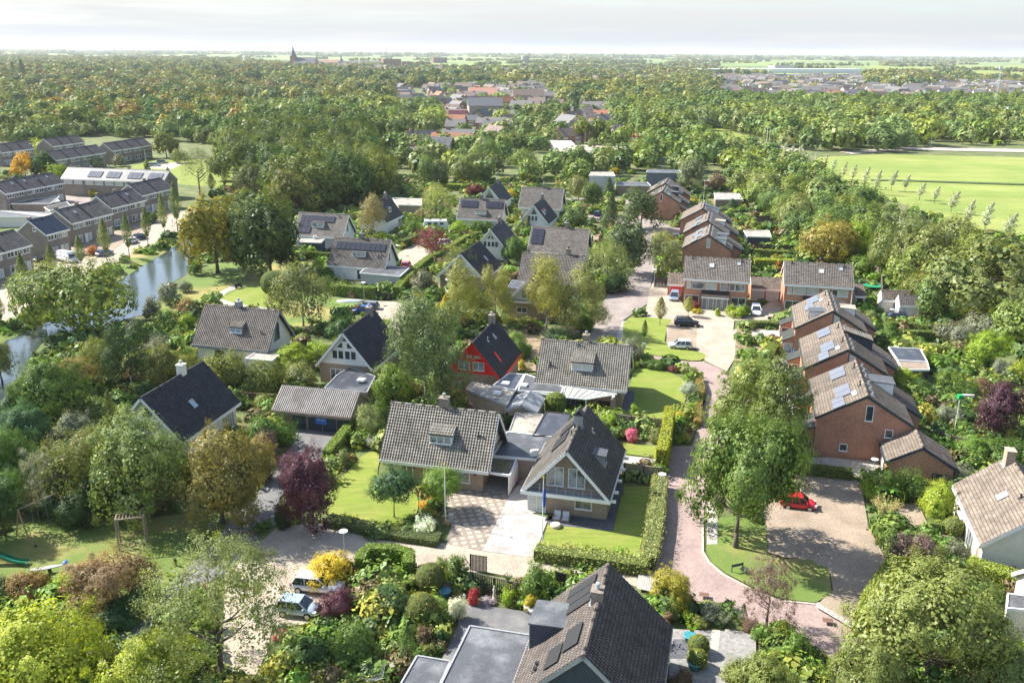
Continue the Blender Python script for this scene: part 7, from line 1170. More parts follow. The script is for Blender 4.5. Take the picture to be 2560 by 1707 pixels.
for cc, x, y, hd, cl, kd, lb in (('a2', 525, 790, -9, SIL, 'estate', 'silver estate car beside the large yellow shrub'), ('a2', 360, 985, -10, GRYB, 'hatch', 'pale blue car half hidden under the airy tree'), ('a4', 452, 98, -12, REDC, 'hatch', 'red hatchback half hidden by the big lane tree'), ('b3', 1545, 240, 172, WHT, 'hatch', 'small white hatchback on the brown parking bay'), ('c3', 1600, 1530, -8, BLK, 'suv', 'black car with white roof behind the white hatchback'),
    ('c3', 1497, 1308, -103, LBL, 'mpv', 'light blue car before the red garage door'), ('c4', 98, 1425, -101, WHT, 'estate', 'white estate car before the white garage doors'), ('c4', 1255, 1478, 170, NAV, 'estate', 'dark blue estate car beside the small cream shed'), ('c2', 930, 1390, 175, GRY, 'estate', 'grey estate car behind the white gable villa'), ('c2', 900, 1422, 176, BLU, 'hatch', 'blue hatchback in front of the grey estate car'),
    ('c2', 1262, 1040, 85, REDC, 'hatch', 'red car beside the nine panel villa extension'), ('c2', 1195, 1015, 95, ('lime', (.35, .5, .03), .1), 'hatch', 'lime green car beside the red one'), ('c1', 572, 990, -30, WHT, 'van', 'white delivery van before the blue-black roofed terrace'), ('c1', 360, 985, 70, BLK, 'suv', 'black car in the shade beside the nearest terrace'), ('c1', 1105, 835, 70, WHT, 'hatch', 'white car parked on the canal street'), ('c1', 1180, 800, 70, NAV, 'hatch', 'dark blue car parked behind the white one on the canal street'),
    ('c1', 880, 935, 72, GRY, 'estate', 'grey car behind the slim street tree by the canal'), ('c1', 1305, 188, 5, GRYB, 'estate', 'pale car at the green beyond the terraces'), ('c1', 1365, 165, 5, GRY, 'estate', 'grey car at the green beyond the terraces'), ('c2', 1600, 850, 20, WHT, 'estate', 'white car beyond the dark red maple'), ('c3', 1530, 805, -14, BLK, 'hatch', 'dark car before the back brick row'), ('c3', 1215, 755, -14, GRY, 'hatch', 'dark grey car beside the street willow'),
    ('c3', 848, 605, 80, BLU, 'hatch', 'blue car beside the reddish green bush'), ('c3', 1360, 75, 10, NAV, 'suv', 'dark blue car at the end of the brown hall'), ('d3', 1390, 1035, 10, BLK, 'suv', 'black car beyond the dark blue car at the hall'), ('d3', 2160, 1018, -5, BLU, 'sedan', 'blue car on the roundabout road'), ('d3', 1605, 868, -40, BLK, 'hatch', 'dark car on the approach road, further one'), ('d3', 1645, 895, -40, BLK, 'hatch', 'dark car on the approach road, nearer one'),
    ('d4', 95, 1035, -5, SIL, 'suv', 'silver car driving beside the bent willows'), ('c3', 1365, 150, 0, ('truck_blue', (.1, .22, .4), .1), 'van', 'blue and white van behind the round tree'), ('c3', 1020, 165, 60, WHT, 'van', 'white van beside the brown hall'), ('d1', 2070, 930, 5, SIL, 'estate', 'silver car by the green at the dark wood'), ('d3', 480, 850, 80, LBL, 'hatch', 'pale blue car in the middle lane'), ('c1', 340, 1165, 72, NAV, 'hatch', 'dark car behind the very large round tree')):
    p = G(cc, x, y); car(p.x, p.y, hd, cl, lb, kd, 'parked cars')
p = G('c2', 1508, 720); r_ = empty('caravan', p, R(5), 'white caravan with two roof hatches beside the weeping willow', 'caravan'); MB().prism([(-3, .5), (3, .5), (3.3, 1.2), (2.9, 2.6), (-2.9, 2.6), (-3.2, 1.2)], 'y', -1.15, 1.15).build('body', white, r_); [MB().box(x - .35, x + .35, -.35, .35, 2.6, 2.72).build('roof_hatch', black, r_) for x in (-1.4, 1.3)]; [MB().box(x - .5, x + .5, -1.17, -1.152, 1.5, 2.1).build('window', glass, r_) for x in (-1.6, 0, 1.6)]; [MB().tube((0, s * 1.0, .33), (0, s * 1.16, .33), .33, n=12).build('wheel', tyre, r_) for s in (-1, 1)]
def trailer(cc, x, y, rz, lb, m):
    r_ = empty('trailer', G(cc, x, y), R(rz), lb, 'trailer'); b = MB(); b.box(-1.2, 1.2, -.65, .65, .45, .52); [b.box(*q) for q in ((-1.2, 1.2, -.7, -.65, .45, .95), (-1.2, 1.2, .65, .7, .45, .95), (-1.25, -1.2, -.7, .7, .45, .95), (1.2, 1.25, -.7, .7, .45, .95))]; b.build('box', m, r_)
    MB().beam((1.25, 0, .45), (2.3, 0, .45), .08).build('drawbar', grey_m, r_); [MB().tube((0, s * .72, .3), (0, s * .86, .3), .3, n=12).build('wheel', tyre, r_) for s in (-1, 1)]
trailer('c4', 1480, 1475, 172, 'flat wooden box trailer beside the cream shed', tan_wood); trailer('c2', 735, 1420, 5, 'dark box trailer on the grass near the grey estate car', black)
# ------------------------------------------------------------ lamps, poles, flags
def lamp(cc, x, y, topy, lb, hgt=None):
    p = G(cc, x, y); H_ = hgt or height_at(p, px(cc, x, topy)[1]); r_ = empty('street_lamp', p, 0, lb, 'street lamp', 'street lamps with flat round heads'); MB().tube((0, 0, 0), (0, 0, .9), .075, n=8).tube((0, 0, .9), (0, 0, H_ - .35), .045, .035, n=8).build('post', grey_m, r_)
    MB().lathe([(.06, -.3), (.16, -.22), (.17, -.08), (.42, -.05), (.4, 0), (.1, .07)], (0, 0, H_), 14).build('lamp_head', mat('lamp_shade', (.7, .72, .75), .4, .05), r_)
lamp('a2', 748, 560, 290, 'street lamp rising behind the large yellow shrub'); lamp('a1', 992, 1000, 745, 'street lamp beside the brownish round tree'); lamp('b3', 1382, 1520, 1290, 'street lamp in the reed hedge beside the lane'); lamp('b4', 1076, 1330, 1165, 'street lamp at the end of the low hedge by the car park'); lamp('c2', 910, 1345, 1160, 'street lamp before the clipped green hedge'); lamp('c2', 1192, 940, 850, 'street lamp right of the nine panel villa')
lamp('c4', 1232, 1480, 1385, 'street lamp beside the dark blue estate car'); lamp('c3', 1325, 1210, 1050, 'tall thin post by the dark wooden gate'); lamp('c1', 1460, 800, 640, 'lamp post on the canal bank'); lamp('c1', 12, 1560, 1400, 'lamp post at the left edge by the canal street')
def roadlamp(cc, x, y, topy, lb, dx=2.):
    p = G(cc, x, y); H_ = height_at(p, px(cc, x, topy)[1]); r_ = empty('road_lamp', p, 0, lb, 'street lamp', 'tall arm lamps along the roads'); MB().tube((0, 0, 0), (0, 0, H_), .11, .07, n=6).build('post', white, r_); MB().tube((0, 0, H_), (dx, 0, H_ + .35), .06, n=6).build('arm', grey_m, r_); MB().box(dx - .1, dx + .8, -.16, .16, H_ + .28, H_ + .44).build('lamp_head', grey_m, r_)
roadlamp('d4', 1493, 1025, 880, 'tall arm lamp before the wood north of the meadow'); roadlamp('d4', 925, 965, 850, 'tall arm lamp left of the rounded bush by the meadow', .8); roadlamp('d3', 1735, 900, 770, 'tall arm lamp beside the green verge'); roadlamp('d4', 8, 1010, 865, 'tall arm lamp at the roundabout'); roadlamp('c1', 1222, 150, 50, 'tall arm lamp by the cars at the green', -3); roadlamp('d3', 2335, 1020, 850, 'tall arm lamp right of the blue road car', .6); roadlamp('c4', 590, 210, 80, 'wooden post beside the bike path', .3)
def flagpole(cc, x, y, topy, lb, flag=None, knob=True, fw=.9, fh=.6, furled=False):
    p = G(cc, x, y); H_ = height_at(p, px(cc, x, topy)[1]); r_ = empty('flagpole', p, 0, lb, 'flagpole'); MB().tube((0, 0, 0), (0, 0, H_), .06, .035, n=8).build('pole', white, r_)
    if knob: MB().lathe([(.02, 0), (.1, .06), (.12, .14), (.08, .22), (.01, .26)], (0, 0, H_), 10).build('finial', mat('gilt', (.6, .38, .06), .3, .1, metal=.6), r_)
    if flag:
        for k, (nm, c_) in enumerate(flag):
            b = MB(); n = 8; z1 = H_ - .5 - fh * k / len(flag); z0 = H_ - .5 - fh * (k + 1) / len(flag)
            if furled:
                b.lathe([(.02, 0), (.13, .25), (.16, fh * .5), (.14, fh * .85), (.03, fh)], (.1, 0, H_ - 1.0 - fh), 7)
            else:
                for i in range(n + 1): xx = fw * i / n; yy = .12 * math.sin(i * 1.3) * fw; b.v += [(xx + .04, yy, z0 - .1 * xx), (xx + .04, yy, z1 - .1 * xx)]
                b.f += [(2 * i, 2 * i + 2, 2 * i + 3, 2 * i + 1) for i in range(n)]
            b.build('flag', mat(nm, c_, .7, .1), r_)
flagpole('a3', 388, 405, 1330 - 1477, 'white flagpole with gold knob and furled blue flag', [('flag_blue', (.02, .07, .33))], fh=2.1, furled=True); flagpole('a2', 1590, 222, 1222 - 1477, 'bare white flagpole beside the bright green ball tree')
flagpole('c3', 1817, 388, 240, 'flagpole with red white and blue flag behind the brick rows', [('flag_red', (.5, .05, .05)), ('flag_white', (.7, .7, .7)), ('flag_blue', (.02, .07, .33))], fw=1.6, fh=1.2); flagpole('c3', 1740, 485, 320, 'flagpole with red flag in the back gardens', [('flag_red', (.5, .05, .05)), ('flag_white', (.7, .7, .7))], fw=.9, fh=.8); flagpole('c3', 1280, 385, 275, 'bare white flagpole left of the far brick gable'); flagpole('c3', 638, 460, 335, 'thin pole left of the pale round tree')
flagpole('c2', 1915, 722, 580, 'white flagpole with hanging blue flag below the two solar arrays', [('flag_blue', (.02, .07, .33))], fh=2., furled=True); flagpole('c2', 385, 1070, 900, 'white pole at the left of the birch on the park lawn'); flagpole('c3', 1450, 700 - 350, 250, 'bare pole behind the far brick gable')
for i, (x, c_) in enumerate(((1100, ('flag_yellow', (.6, .45, .1))), (1142, ('flag_white', (.7, .7, .7))), (1193, ('flag_yellow', (.6, .45, .1))))): flagpole('d3', x, 1003, 885, ('left flagpole of the three by the hall, yellow flag', 'middle flagpole of the three by the hall, white flag', 'right flagpole of the three by the hall, yellow flag')[i], [c_, ('flag_red', (.5, .05, .05)), ('flag_white', (.7, .7, .7))], fw=5, fh=3.2)
flagpole('d3', 670, 1010, 880, 'bare flagpole before the left round tree')
# ------------------------------------------------------------ hedges and topiary
HG = [('a2', [(880, 700), (900, 640), (955, 590), (1150, 600), (1290, 628), (1280, 740)], 1.0, 2.2, (.15, .24, .03), 'tall clipped U-shaped hedge in the front garden'), ('a4', [(1290, 600), (1230, 690), (1130, 830), (1040, 960), (1000, 1090), (1000, 1200)], 1.2, 1.7, (.24, .31, .04), 'curved bright clipped hedge along the car park'), ('a4', [(1860, 700), (2100, 770), (2400, 850)], 1.6, 2.0, (.24, .31, .04), 'thick bright hedge before the lower right villa'),
      ('b4', [(410, 1285), (640, 1310), (895, 1340)], 1.1, 1.2, (.15, .2, .04), 'low clipped hedge along the car park and side path'), ('b4', [(1320, 165), (1590, 170)], 1.2, 1.6, (.12, .17, .04), 'upper garden hedge behind the brick rows'), ('b4', [(1150, 240), (1400, 260), (1700, 300), (1910, 345)], 1., 1.5, (.14, .19, .04), 'long garden hedge behind the brick rows'),
      ('b2', [(600, 1200), (690, 1090), (770, 990), (850, 900)], 1.1, 1.6, (.16, .25, .03), 'clipped green hedge between garage drive and front lawn'), ('c2', [(1180, 1300), (1260, 1200), (1380, 1080), (1480, 1010), (1560, 980)], 1.4, 2.2, (.16, .23, .04), 'long tall clipped hedge beside the grey extension'), ('c2', [(1540, 970), (1640, 900), (1780, 810), (1870, 790)], 1.4, 1.6, (.2, .25, .05), 'far end of the clipped hedge beyond the red maple'), ('c2', [(640, 1270), (830, 1285), (1010, 1300)], 1.2, 2.2, (.16, .25, .04), 'clipped hedge before the nine panel villa'), ('c2', [(400, 960), (620, 985)], 1., 1.8, (.12, .17, .04), 'hedge in front of the stepped solar villa'), ('c2', [(1215, 880), (1335, 830)], 1.5, 1.9, (.11, .16, .04), 'rounded hedge by the north street'),
      ('c4', [(80, 1050), (240, 1055), (400, 1060)], 2.0, 2.3, (.3, .36, .03), 'bright golden green hedge behind the semi-detached houses'), ('c4', [(45, 935), (400, 960)], 1.2, 1.6, (.16, .2, .04), 'hedge behind the dark garden screen'), ('c4', [(0, 1540), (410, 1555)], 1.1, 1.2, (.15, .19, .05), 'clipped hedge before the white estate car'), ('c4', [(1180, 1560), (1400, 1567), (1560, 1590)], 1.2, 1.4, (.14, .19, .04), 'hedge in front of the dark blue estate car'),
      ('b3', [(1240, 370), (1400, 400), (1530, 425)], 1.2, .9, (.1, .13, .04), 'dark low hedge behind the corner lawn'), ('b3', [(1640, 480), (1700, 540), (1730, 620), (1700, 700), (1690, 900)], .8, .9, (.3, .22, .06), 'brown and yellow hedge curving beside the lane'), ('a2', [(600, 225), (800, 270), (1000, 310), (1250, 360), (1540, 400)], 1.6, .7, (.09, .12, .05), 'low grey-green shrub hedge in front of the round lawn'), ('c3', [(1470, 690), (1640, 700)], 1., 1.5, 'green', 'hedge before the lean-to of the back row'), ('c2', [(2130, 585), (2250, 600)], 1.2, 1.5, 'fresh', 'hedge right of the two solar array villa'), ('c3', [(480, 610), (590, 625)], 1.2, 1.5, 'fresh', 'hedge right of the small white gable villa'), ('d4', [(1940, 930), (2120, 1010)], 2.5, 2.2, 'lime', 'clipped hedge beside the far car park'), ('c2', [(1610, 385), (1790, 395)], 3, 2, 'lime', 'sunny hedge in the park behind the weeping willow'), ('c3', [(1460, 1040), (1580, 1050)], 1., 1.9, (.2, .24, .05), 'hedge before the back brick gable')]
for cc, pts, wd, ht, c_, lb in HG:
    if lb: hedge(S(cc, pts), wd, ht, c_, lb)
hedge(S('a3', [(330, 520), (600, 560), (900, 600), (1270, 650)]), 1.5, 1.2, (.34, .38, .11), 'feathery reed grass hedge along the front road', straws=True, size=.13); hedge(S('a3', [(1270, 620), (1300, 480), (1330, 300), (1345, 170)]) + S('b3', [(1360, 1500), (1370, 1400)]), 1.5, 1.35, (.34, .36, .14), 'feathery reed grass hedge along the lane', straws=True, size=.13)
hedge(S('b3', [(1375, 1290), (1400, 1200), (1425, 1080), (1445, 960), (1450, 900)]), 1.1, 3.0, (.33, .36, .03), 'tall golden clipped hedge beside the lane')
p = G('b3', 500, 790); topiary(p, [(1.25, 0), (1.35, .8), (1.35, 1.9), (1.1, 2.6), (.5, 2.95), (.02, 3.0)], (.24, .33, .02), 'bright rounded yew block beside the small grey shed', sx=1.1, sy=.9)
for cc, x, y, r_, c_, lb, kw in (('a2', 1465, 790, 1.3, (.16, .15, .03), 'olive boxwood dome behind the gravel bed', {}), ('a2', 1385, 1090, 1.5, (.26, .23, .02), 'yellow ball shrub in the front garden', {}), ('a4', 1750, 330, 1.0, (.25, .27, .06), 'clipped ball before the right edge villa', {}), ('c2', 150, 1270, 2.4, (.13, .21, .03), 'clipped round bush on the park lawn', {}), ('a3', 1695, 1325, .85, (.25, .27, .03), 'upper yellow ball shrub on the small patio', {}), ('a3', 1682, 1440, .8, (.25, .27, .03), 'lower yellow ball shrub on the small patio', {}), ('b4', 245, 300, .6, (.4, .26, .04), 'ochre ball in the front flower garden', {})):
    topiary(G(cc, x, y), ball(r_), c_, lb)
p = G('a4', 1610, 295); topiary(p, [(1.1, 0), (1.15, 1.), (1.1, 1.15), (.02, 1.2)], (.25, .32, .03), 'clipped square bush beside the villa path', n=4, rz=R(30))
# ------------------------------------------------------------ fences
def fence(cc, pts, ht, lb, m=None, gapped=False, n_=None):
    P = S(cc, pts); c = P[0]; r_ = empty('fence', c, 0, lb, 'fence'); Q = [p - c for p in P]
    for a, b_ in zip(Q, Q[1:]):
        n = max(1, round((b_ - a).length / 1.8)); 
        for i in range(n):
            p, q = a.lerp(b_, i / n), a.lerp(b_, (i + 1) / n); mb = MB(); k = 12
            if gapped:
                for j in range(k): t = p.lerp(q, (j + .5) / k); u = (q - p).normalized() * .05; mb.beam((*(t - u).xy, ht / 2), (*(t + u).xy, ht / 2), .025, ht)
            else:
                for j in range(9): t, s_ = p.lerp(q, j / 9 + .008), p.lerp(q, (j + 1) / 9 - .008); mb.beam((*t.xy, ht / 2), (*s_.xy, ht / 2), .035 + .012 * (j % 2), ht - .04 * (j % 2))
            mb.build('panel', m or wood, r_)
            MB().box(p.x - .06, p.x + .06, p.y - .06, p.y + .06, 0, ht + .08).build('post', darkwood, r_)
        MB().beam((*a.xy, ht + .02), (*b_.xy, ht + .02), .1, .04).build('top_rail', m or wood, r_)
fence('b3', [(1000, 905), (1130, 925), (1400, 950)], 1.9, 'weathered wooden fence between corner lawn and back lawn'); fence('b3', [(1075, 1330), (1235, 1355), (1380, 1370)], 1.9, 'wooden fence panels behind the dark garden cart'); fence('a2', [(1820, 800), (2000, 850), (2195, 890)], 1.9, 'dark slatted fence before the slate terrace', darkwood, True); fence('a2', [(1800, 620), (1940, 640)], 1.6, 'short dark slatted fence by the front road', darkwood, True); fence('a3', [(500, 790), (585, 815)], 1.9, 'narrow slatted fence right of the large laurel bush', darkwood, True)
fence('b4', [(1560, 1040), (1720, 1090), (1860, 1120)], 1.9, 'weathered slatted fence behind the brick garage'); fence('b4', [(280, 235), (350, 240)], 1.5, 'small brown slatted screen before the porch'); fence('c4', [(40, 905), (390, 925)], 2.0, 'dark garden screen behind the golden hedge', darkwood); fence('c4', [(30, 720), (380, 700)], 1.8, 'pale fence in the back row gardens'); fence('c4', [(100, 660), (300, 655)], 1.8, 'dark brown fence in the far back gardens', darkwood); fence('c4', [(1145, 1180), (1150, 1290)], 1.8, 'brown fence beside the trampoline')
fence('b1', [(2010, 720), (2130, 725), (2310, 735)], 1.9, 'red-brown brick-like screen behind the corrugated garage', mat('red_brown_wood', (.14, .08, .06), .9, .2)); fence('c2', [(1020, 1310), (1145, 1315)], 1.5, 'black double gate in the clipped hedge', black, True); fence('c4', [(920, 1090), (1000, 1060), (1140, 1130)], 2.2, 'round brown fence behind the trampoline'); fence('c3', [(1330, 1205), (1440, 1210)], 1.9, 'dark wooden gate left of the red garage door', darkwood)
# ------------------------------------------------------------ playground
p = [G('a1', *q) for q in ((140, 335), (245, 370), (440, 160), (615, 245))]; A, B_ = (p[0] + p[1]) / 2, (p[2] + p[3]) / 2; H_ = height_at(A, px('a1', 207, 112)[1]); r_ = empty('swing_set', A, 0, 'tall timber swing frame at the left edge', 'swing'); q = [v - A for v in p]; t0, t1 = Vector((0, 0, H_)), B_ - A + Vector((0, 0, H_))
for a, t in ((q[0], t0), (q[1], t0), (q[2], t1), (q[3], t1)): MB().tube(a, t, .07, n=8).build('leg', tan_wood, r_)
MB().tube(t0, t1, .07, n=8).build('crossbar', wood, r_)
for k in (.3, .65):
    c0, c1 = t0.lerp(t1, k), t0.lerp(t1, k + .14); m_ = MB().box(-.25, .25, -.1, .1, -.02, .02).build('swing_seat', black, r_); m_.location = ((c0 + c1) / 2).x, ((c0 + c1) / 2).y, .5
    for c_ in (c0, c1): MB().tube(c_, (c_.x, c_.y, .5), .012, n=4).build('chain', grey_m, r_)
p = [G('a1', *q) for q in ((1000, 455), (1232, 428), (1385, 440), (1130, 400))]; c = p[0]; r_ = empty('climbing_frame', c, 0, 'grey timber climbing frame with ladder top on the playground', 'climbing frame'); H_ = height_at(p[0], px('a1', 960, 200)[1]) ; e = (p[1] - p[0]); d_ = Vector((-e.y, e.x, 0)).normalized() * 1.1; Q = [Vector((0, 0, 0)), e, e + d_, d_]; up_ = Vector((0, 0, H_))
for v in Q: MB().beam(v, v + up_, .13).build('post', wood, r_)
for a, b_ in ((0, 1), (3, 2), (0, 3), (1, 2)): MB().beam(Q[a] + up_, Q[b_] + up_, .1).build('top_rail', wood, r_)
[MB().beam(Q[0].lerp(Q[1], i / 8) + up_, Q[3].lerp(Q[2], i / 8) + up_, .06).build('rung', wood, r_) for i in range(1, 8)]; b = MB()
for z_ in (.25, .7): b.beam(Q[0] + Vector((0, 0, z_)), Q[1] + Vector((0, 0, z_)), .07)
for i in range(9): b.tube(Q[0].lerp(Q[1], i / 8) + Vector((0, 0, .25)), Q[0].lerp(Q[1], i / 8) + Vector((0, 0, .7)), .02, n=4)
b.build('net_rail', wood, r_)
p = G('a1', 0, 560); r_ = empty('slide', p, R(-8), 'green slide at the left edge of the playground', 'slide'); b = MB(); n = 14; vs = []
for i in range(n + 1): t = i / n; x_ = -2.2 + 5 * t; z_ = .35 + 1.2 * (1 - t) ** 1.8 + .12 * math.sin(t * 6); vs += [(x_, -.3, z_ + .22), (x_, -.27, z_), (x_, .27, z_), (x_, .3, z_ + .22)]
b.add(vs, [(4 * i + j, 4 * i + j + 1, 4 * i + j + 5, 4 * i + j + 4) for i in range(n) for j in range(3)]); b.build('chute', mat('green_plastic', (.01, .14, .08), .35, .1), r_); [MB().tube((x_, 0, 0), (x_, 0, h_), .05, n=6).build('support', grey_m, r_) for x_, h_ in ((-2, 1.4), (2.6, .35))]
p = G('a1', 420, 640); r_ = empty('spring_rocker', p, R(22), 'grey and blue spring rocker board on the playground', 'rocker'); MB().prism([(-1.5, -.25), (.2, -.25), (1.2, -.06), (1.2, .06), (.2, .25), (-1.5, .25)], 'z', .5, .58).build('board', grey_m, r_); MB().tube((0, 0, 0), (0, 0, .5), .16, n=10).build('spring', black, r_); MB().lathe([(.1, 0), (.25, .15), (.22, .35), (.05, .45)], (1.35, 0, .5), 8).build('rider_head', mat('blue_plastic', (.05, .2, .6), .4, .1), r_)
for cc, x, y, h_, lb in (('a1', 1475, 580, .75, 'short dark wooden post on the playground lawn'), ('a1', 300, 415 + 10, .2, 'tiny stump on the shaded playground lawn')): o = MB().box(-.1, .1, -.1, .1, 0, h_).build('wooden_post', darkwood); o.location = G(cc, x, y); tag(o, lb, 'post')
o = MB().tube((0, 0, 0), (0, 0, 1.), .1, n=8).lathe([(.11, .98), (.08, 1.06), (.01, 1.08)]).build('bollard', darkwood); o.location = G('c3', 911, 692); tag(o, 'lone dark bollard in the bend of the middle street', 'bollard')
r_ = empty('park_bench', G('c1', 2005, 1212), R(60), 'dark bench at the edge of the park path', 'bench'); MB().box(-.8, .8, -.25, .2, .42, .48).build('seat', darkwood, r_); MB().box(-.8, .8, .2, .26, .5, 1.0).build('backrest', darkwood, r_); [MB().box(s - .05, s + .05, -.25, .25, 0, .42).build('leg', darkwood, r_) for s in (-.65, .65)]
for cc, x, y, lb in (('a1', 1790, 290, 'grey metal bike hoop at the edge of the shaded drive'),): 
    b = MB(); b.tube((-.35, 0, 0), (-.35, 0, .8), .03); b.tube((.35, 0, 0), (.35, 0, .8), .03); b.tube((-.35, 0, .8), (.35, 0, .8), .03); o = b.build('bike_hoop', grey_m); o.location = G(cc, x, y); tag(o, lb, 'bike stand')
for cc, x, y, lb in (('a2', 155, 240, 'pale utility box under the plum tree'), ('a2', 1637, 225, 'grey utility post beside the bare flagpole'), ('b3', 1238, 245, 'grey utility box beside the grey-green shrub')): o = MB().box(-.22, .22, -.16, .16, 0, .95).box(-.26, .26, -.2, .2, .95, 1.0).build('utility_box', grey_m); o.location = G(cc, x, y); tag(o, lb, 'utility box')
r_ = empty('street_sign', G('a3', 2020, 640), R(20), 'dark street name board on two posts on the lane island', 'sign'); [MB().box(x_ - .03, x_ + .03, -.03, .03, 0, .95).build('post', dkframe, r_) for x_ in (-.55, .55)]; MB().box(-.62, .62, -.05, -.03, .68, .95).build('board', dkframe, r_)
# ------------------------------------------------------------ garden things
def at_rot(name, cc, x, y, rz, lb, cat, group=None): return empty(name, G(cc, x, y), R(rz), lb, cat, group)
def sofa(cc, x, y, rz, lb, cm, w_=1.7, dy=0):
    r_ = at_rot('garden_sofa', cc, x, y, rz, lb, 'garden sofa'); MB().box(-w_ / 2, w_ / 2, -.35, .35, .12, .3).box(-w_ / 2, -w_ / 2 + .08, -.38, .38, .1, .62).box(w_ / 2 - .08, w_ / 2, -.38, .38, .1, .62).box(-w_ / 2, w_ / 2, .3, .38, .12, .8).build('frame', wood, r_)
    for s in (-1, 1): MB().box(s * w_ / 4 - w_ / 4 + .1, s * w_ / 4 + w_ / 4 - .1, -.36, .24, .3, .45).build('seat_cushion', cm, r_); MB().prism([(.1, .45), (.26, .45), (.36, .95), (.24, .97)], 'x', s * w_ / 4 - w_ / 4 + .1, s * w_ / 4 + w_ / 4 - .1).build('back_cushion', cm, r_)
    [MB().box(sx * (w_ / 2 - .08) - .04, sx * (w_ / 2 - .08) + .04, sy * .3 - .04, sy * .3 + .04, 0, .12).build('leg', wood, r_) for sx in (-1, 1) for sy in (-1, 1)]
sofa('a3', 548, 205, -13.9, 'two-seat sofa with pale grey cushions against the balcony villa', mat('pale_cushion', (.5, .52, .53), .9, .05)); sofa('b2', 575, 915, -12.6, 'grey garden sofa under the blue banner', mat('grey_cushion', (.3, .3, .29), .9, .1), 2.4)
o = MB().lathe([(.38, 0), (.52, .12), (.55, .36), (.42, .44), (.1, .47)], n=14).build('stone_planter', mat('pale_stone', (.55, .48, .4), .8, .2), smooth=True); o.location = G('a3', 502, 262); tag(o, 'round pale stone block on the edge of the reed hedge lawn', 'stone')
for cc, x, y, lb, m_, s_ in (('a2', 1590, 855, 'blue glazed plant pot on the gravel bed', mat('blue_glaze', (.03, .15, .22), .3, .1), .5), ('a2', 2290, 985, 'left grey pot with yellow shrub on the slate terrace', grey_m, .42), ('a2', 2330, 1015, 'right grey pot with yellow shrub on the slate terrace', grey_m, .42), ('a3', 1625, 1235, 'turquoise pot with small palm on the little patio', mat('turquoise_glaze', (.05, .25, .3), .3, .1), .5), ('a3', 1662, 1462, 'pale turquoise pot at the lower end of the little patio', mat('turquoise_glaze', (.05, .25, .3), .3, .1), .55)):
    r_ = empty('plant_pot', G(cc, x, y), 0, lb, 'plant pot'); MB().lathe([(.6 * s_, 0), (s_, .7), (1.08 * s_, .75), (1.05 * s_, .8), (.9 * s_, .78)], n=14).build('pot', m_, r_, smooth=True); MB().lathe([(.88 * s_, .6), (.86 * s_, .74)], n=12).build('soil', soil, r_)
place_tree('shrub', G('a2', 1830, 915), .55, 1.7, 'red', 'red Japanese maple in a dark pot on the slate terrace'); place_tree('grass', G('a3', 1640, 1180), .6, 1.3, 'lime', 'small palm in the turquoise pot'); place_tree('grass', G('a3', 1600, 1090), .5, 1.3, 'lime', 'small palm in the pebble garden')
r_ = at_rot('garden_statue', 'a2', 2000, 870, 0, 'slim pale stone statue before the dark slatted fence', 'statue'); MB().lathe([(.2, 0), (.2, .2), (.13, .22), (.15, .5), (.1, .75), (.15, 1.05), (.06, 1.2), (.1, 1.32), (.02, 1.45)], n=12).build('figure', mat('pale_stone', (.55, .48, .4), .8, .2), r_, smooth=True)
r_ = at_rot('garden_cart', 'b3', 1200, 1355, -13, 'black covered barbecue and green bin before the wooden fence', 'barbecue'); MB().box(-.7, .1, -.3, .3, .3, .95).box(-.75, .15, -.35, .35, .95, 1.1).build('barbecue', black, r_); MB().box(.25, .85, -.3, .3, .1, 1.0).build('green_bin', mat('bin_green', (.03, .09, .06), .6, .1), r_)
def ac(cc, x, y, z_, lb): o = MB().box(-.45, .45, -.17, .17, .1, .75).box(-.4, -.35, -.2, .2, 0, .1).box(.35, .4, -.2, .2, 0, .1).tube((-.1, -.18, .42), (-.1, -.172, .42), .24, n=14).build('heat_pump', white); o.location = at(*px(cc, x, y), z_); o.rotation_euler[2] = R(20); tag(o, lb, 'heat pump')
ac('b3', 322, 1140, 2.7, 'white heat pump on the flat roof left of the balcony villa'); ac('c2', 497, 795, 2.6, 'white heat pump on the annex of the stepped solar villa')
r_ = at_rot('hose_reel', 'b3', 172, 1390, -14, 'red garden hose reel against the slatted screen', 'hose reel'); b = MB()
for i in range(16): a, a2 = i * .3927, (i + 1) * .3927; b.tube((math.cos(a) * .3, 0, .45 + math.sin(a) * .38), (math.cos(a2) * .3, 0, .45 + math.sin(a2) * .38), .035, n=5)
b.build('hose', red_paint, r_); MB().tube((0, -.1, .45), (0, .1, .45), .12, n=8).build('drum', mat('blue_plastic', (.05, .2, .6), .4, .1), r_)
r_ = at_rot('trampoline', 'c4', 1080, 1215, 0, 'round green trampoline in the back garden', 'trampoline'); b = MB(); b.lathe([(1.7, .72), (1.95, .72), (1.95, .78), (1.7, .78)], n=20); b.build('rim', mat('green_pad', (.02, .25, .12), .5, .1), r_); MB().lathe([(1.7, .74), (.01, .735)], n=20).build('mat', mat('blue_mat', (.05, .12, .14), .6, .1), r_); [MB().tube((1.8 * math.cos(a), 1.8 * math.sin(a), 0), (1.8 * math.cos(a), 1.8 * math.sin(a), .72), .03, n=5).build('leg', grey_m, r_) for a in (0, 1.57, 3.14, 4.71)]
r_ = at_rot('garden_wind_turbine', 'b4', 1763, 945, 0, 'green and white toy wind turbine on a pole in the back garden', 'wind turbine'); MB().tube((0, 0, 0), (0, 0, 4.6), .045, n=8).build('pole', white, r_); MB().box(-.3, .3, -.3, .3, 4.6, 5.1).build('head', mat('leaf_green_paint', (.02, .35, .1), .4, .1), r_); MB().prism([(.3, 4.95), (1.7, 4.85), (1.7, 5.1), (.3, 5.15)], 'y', -.12, .12).build('tail', white, r_)
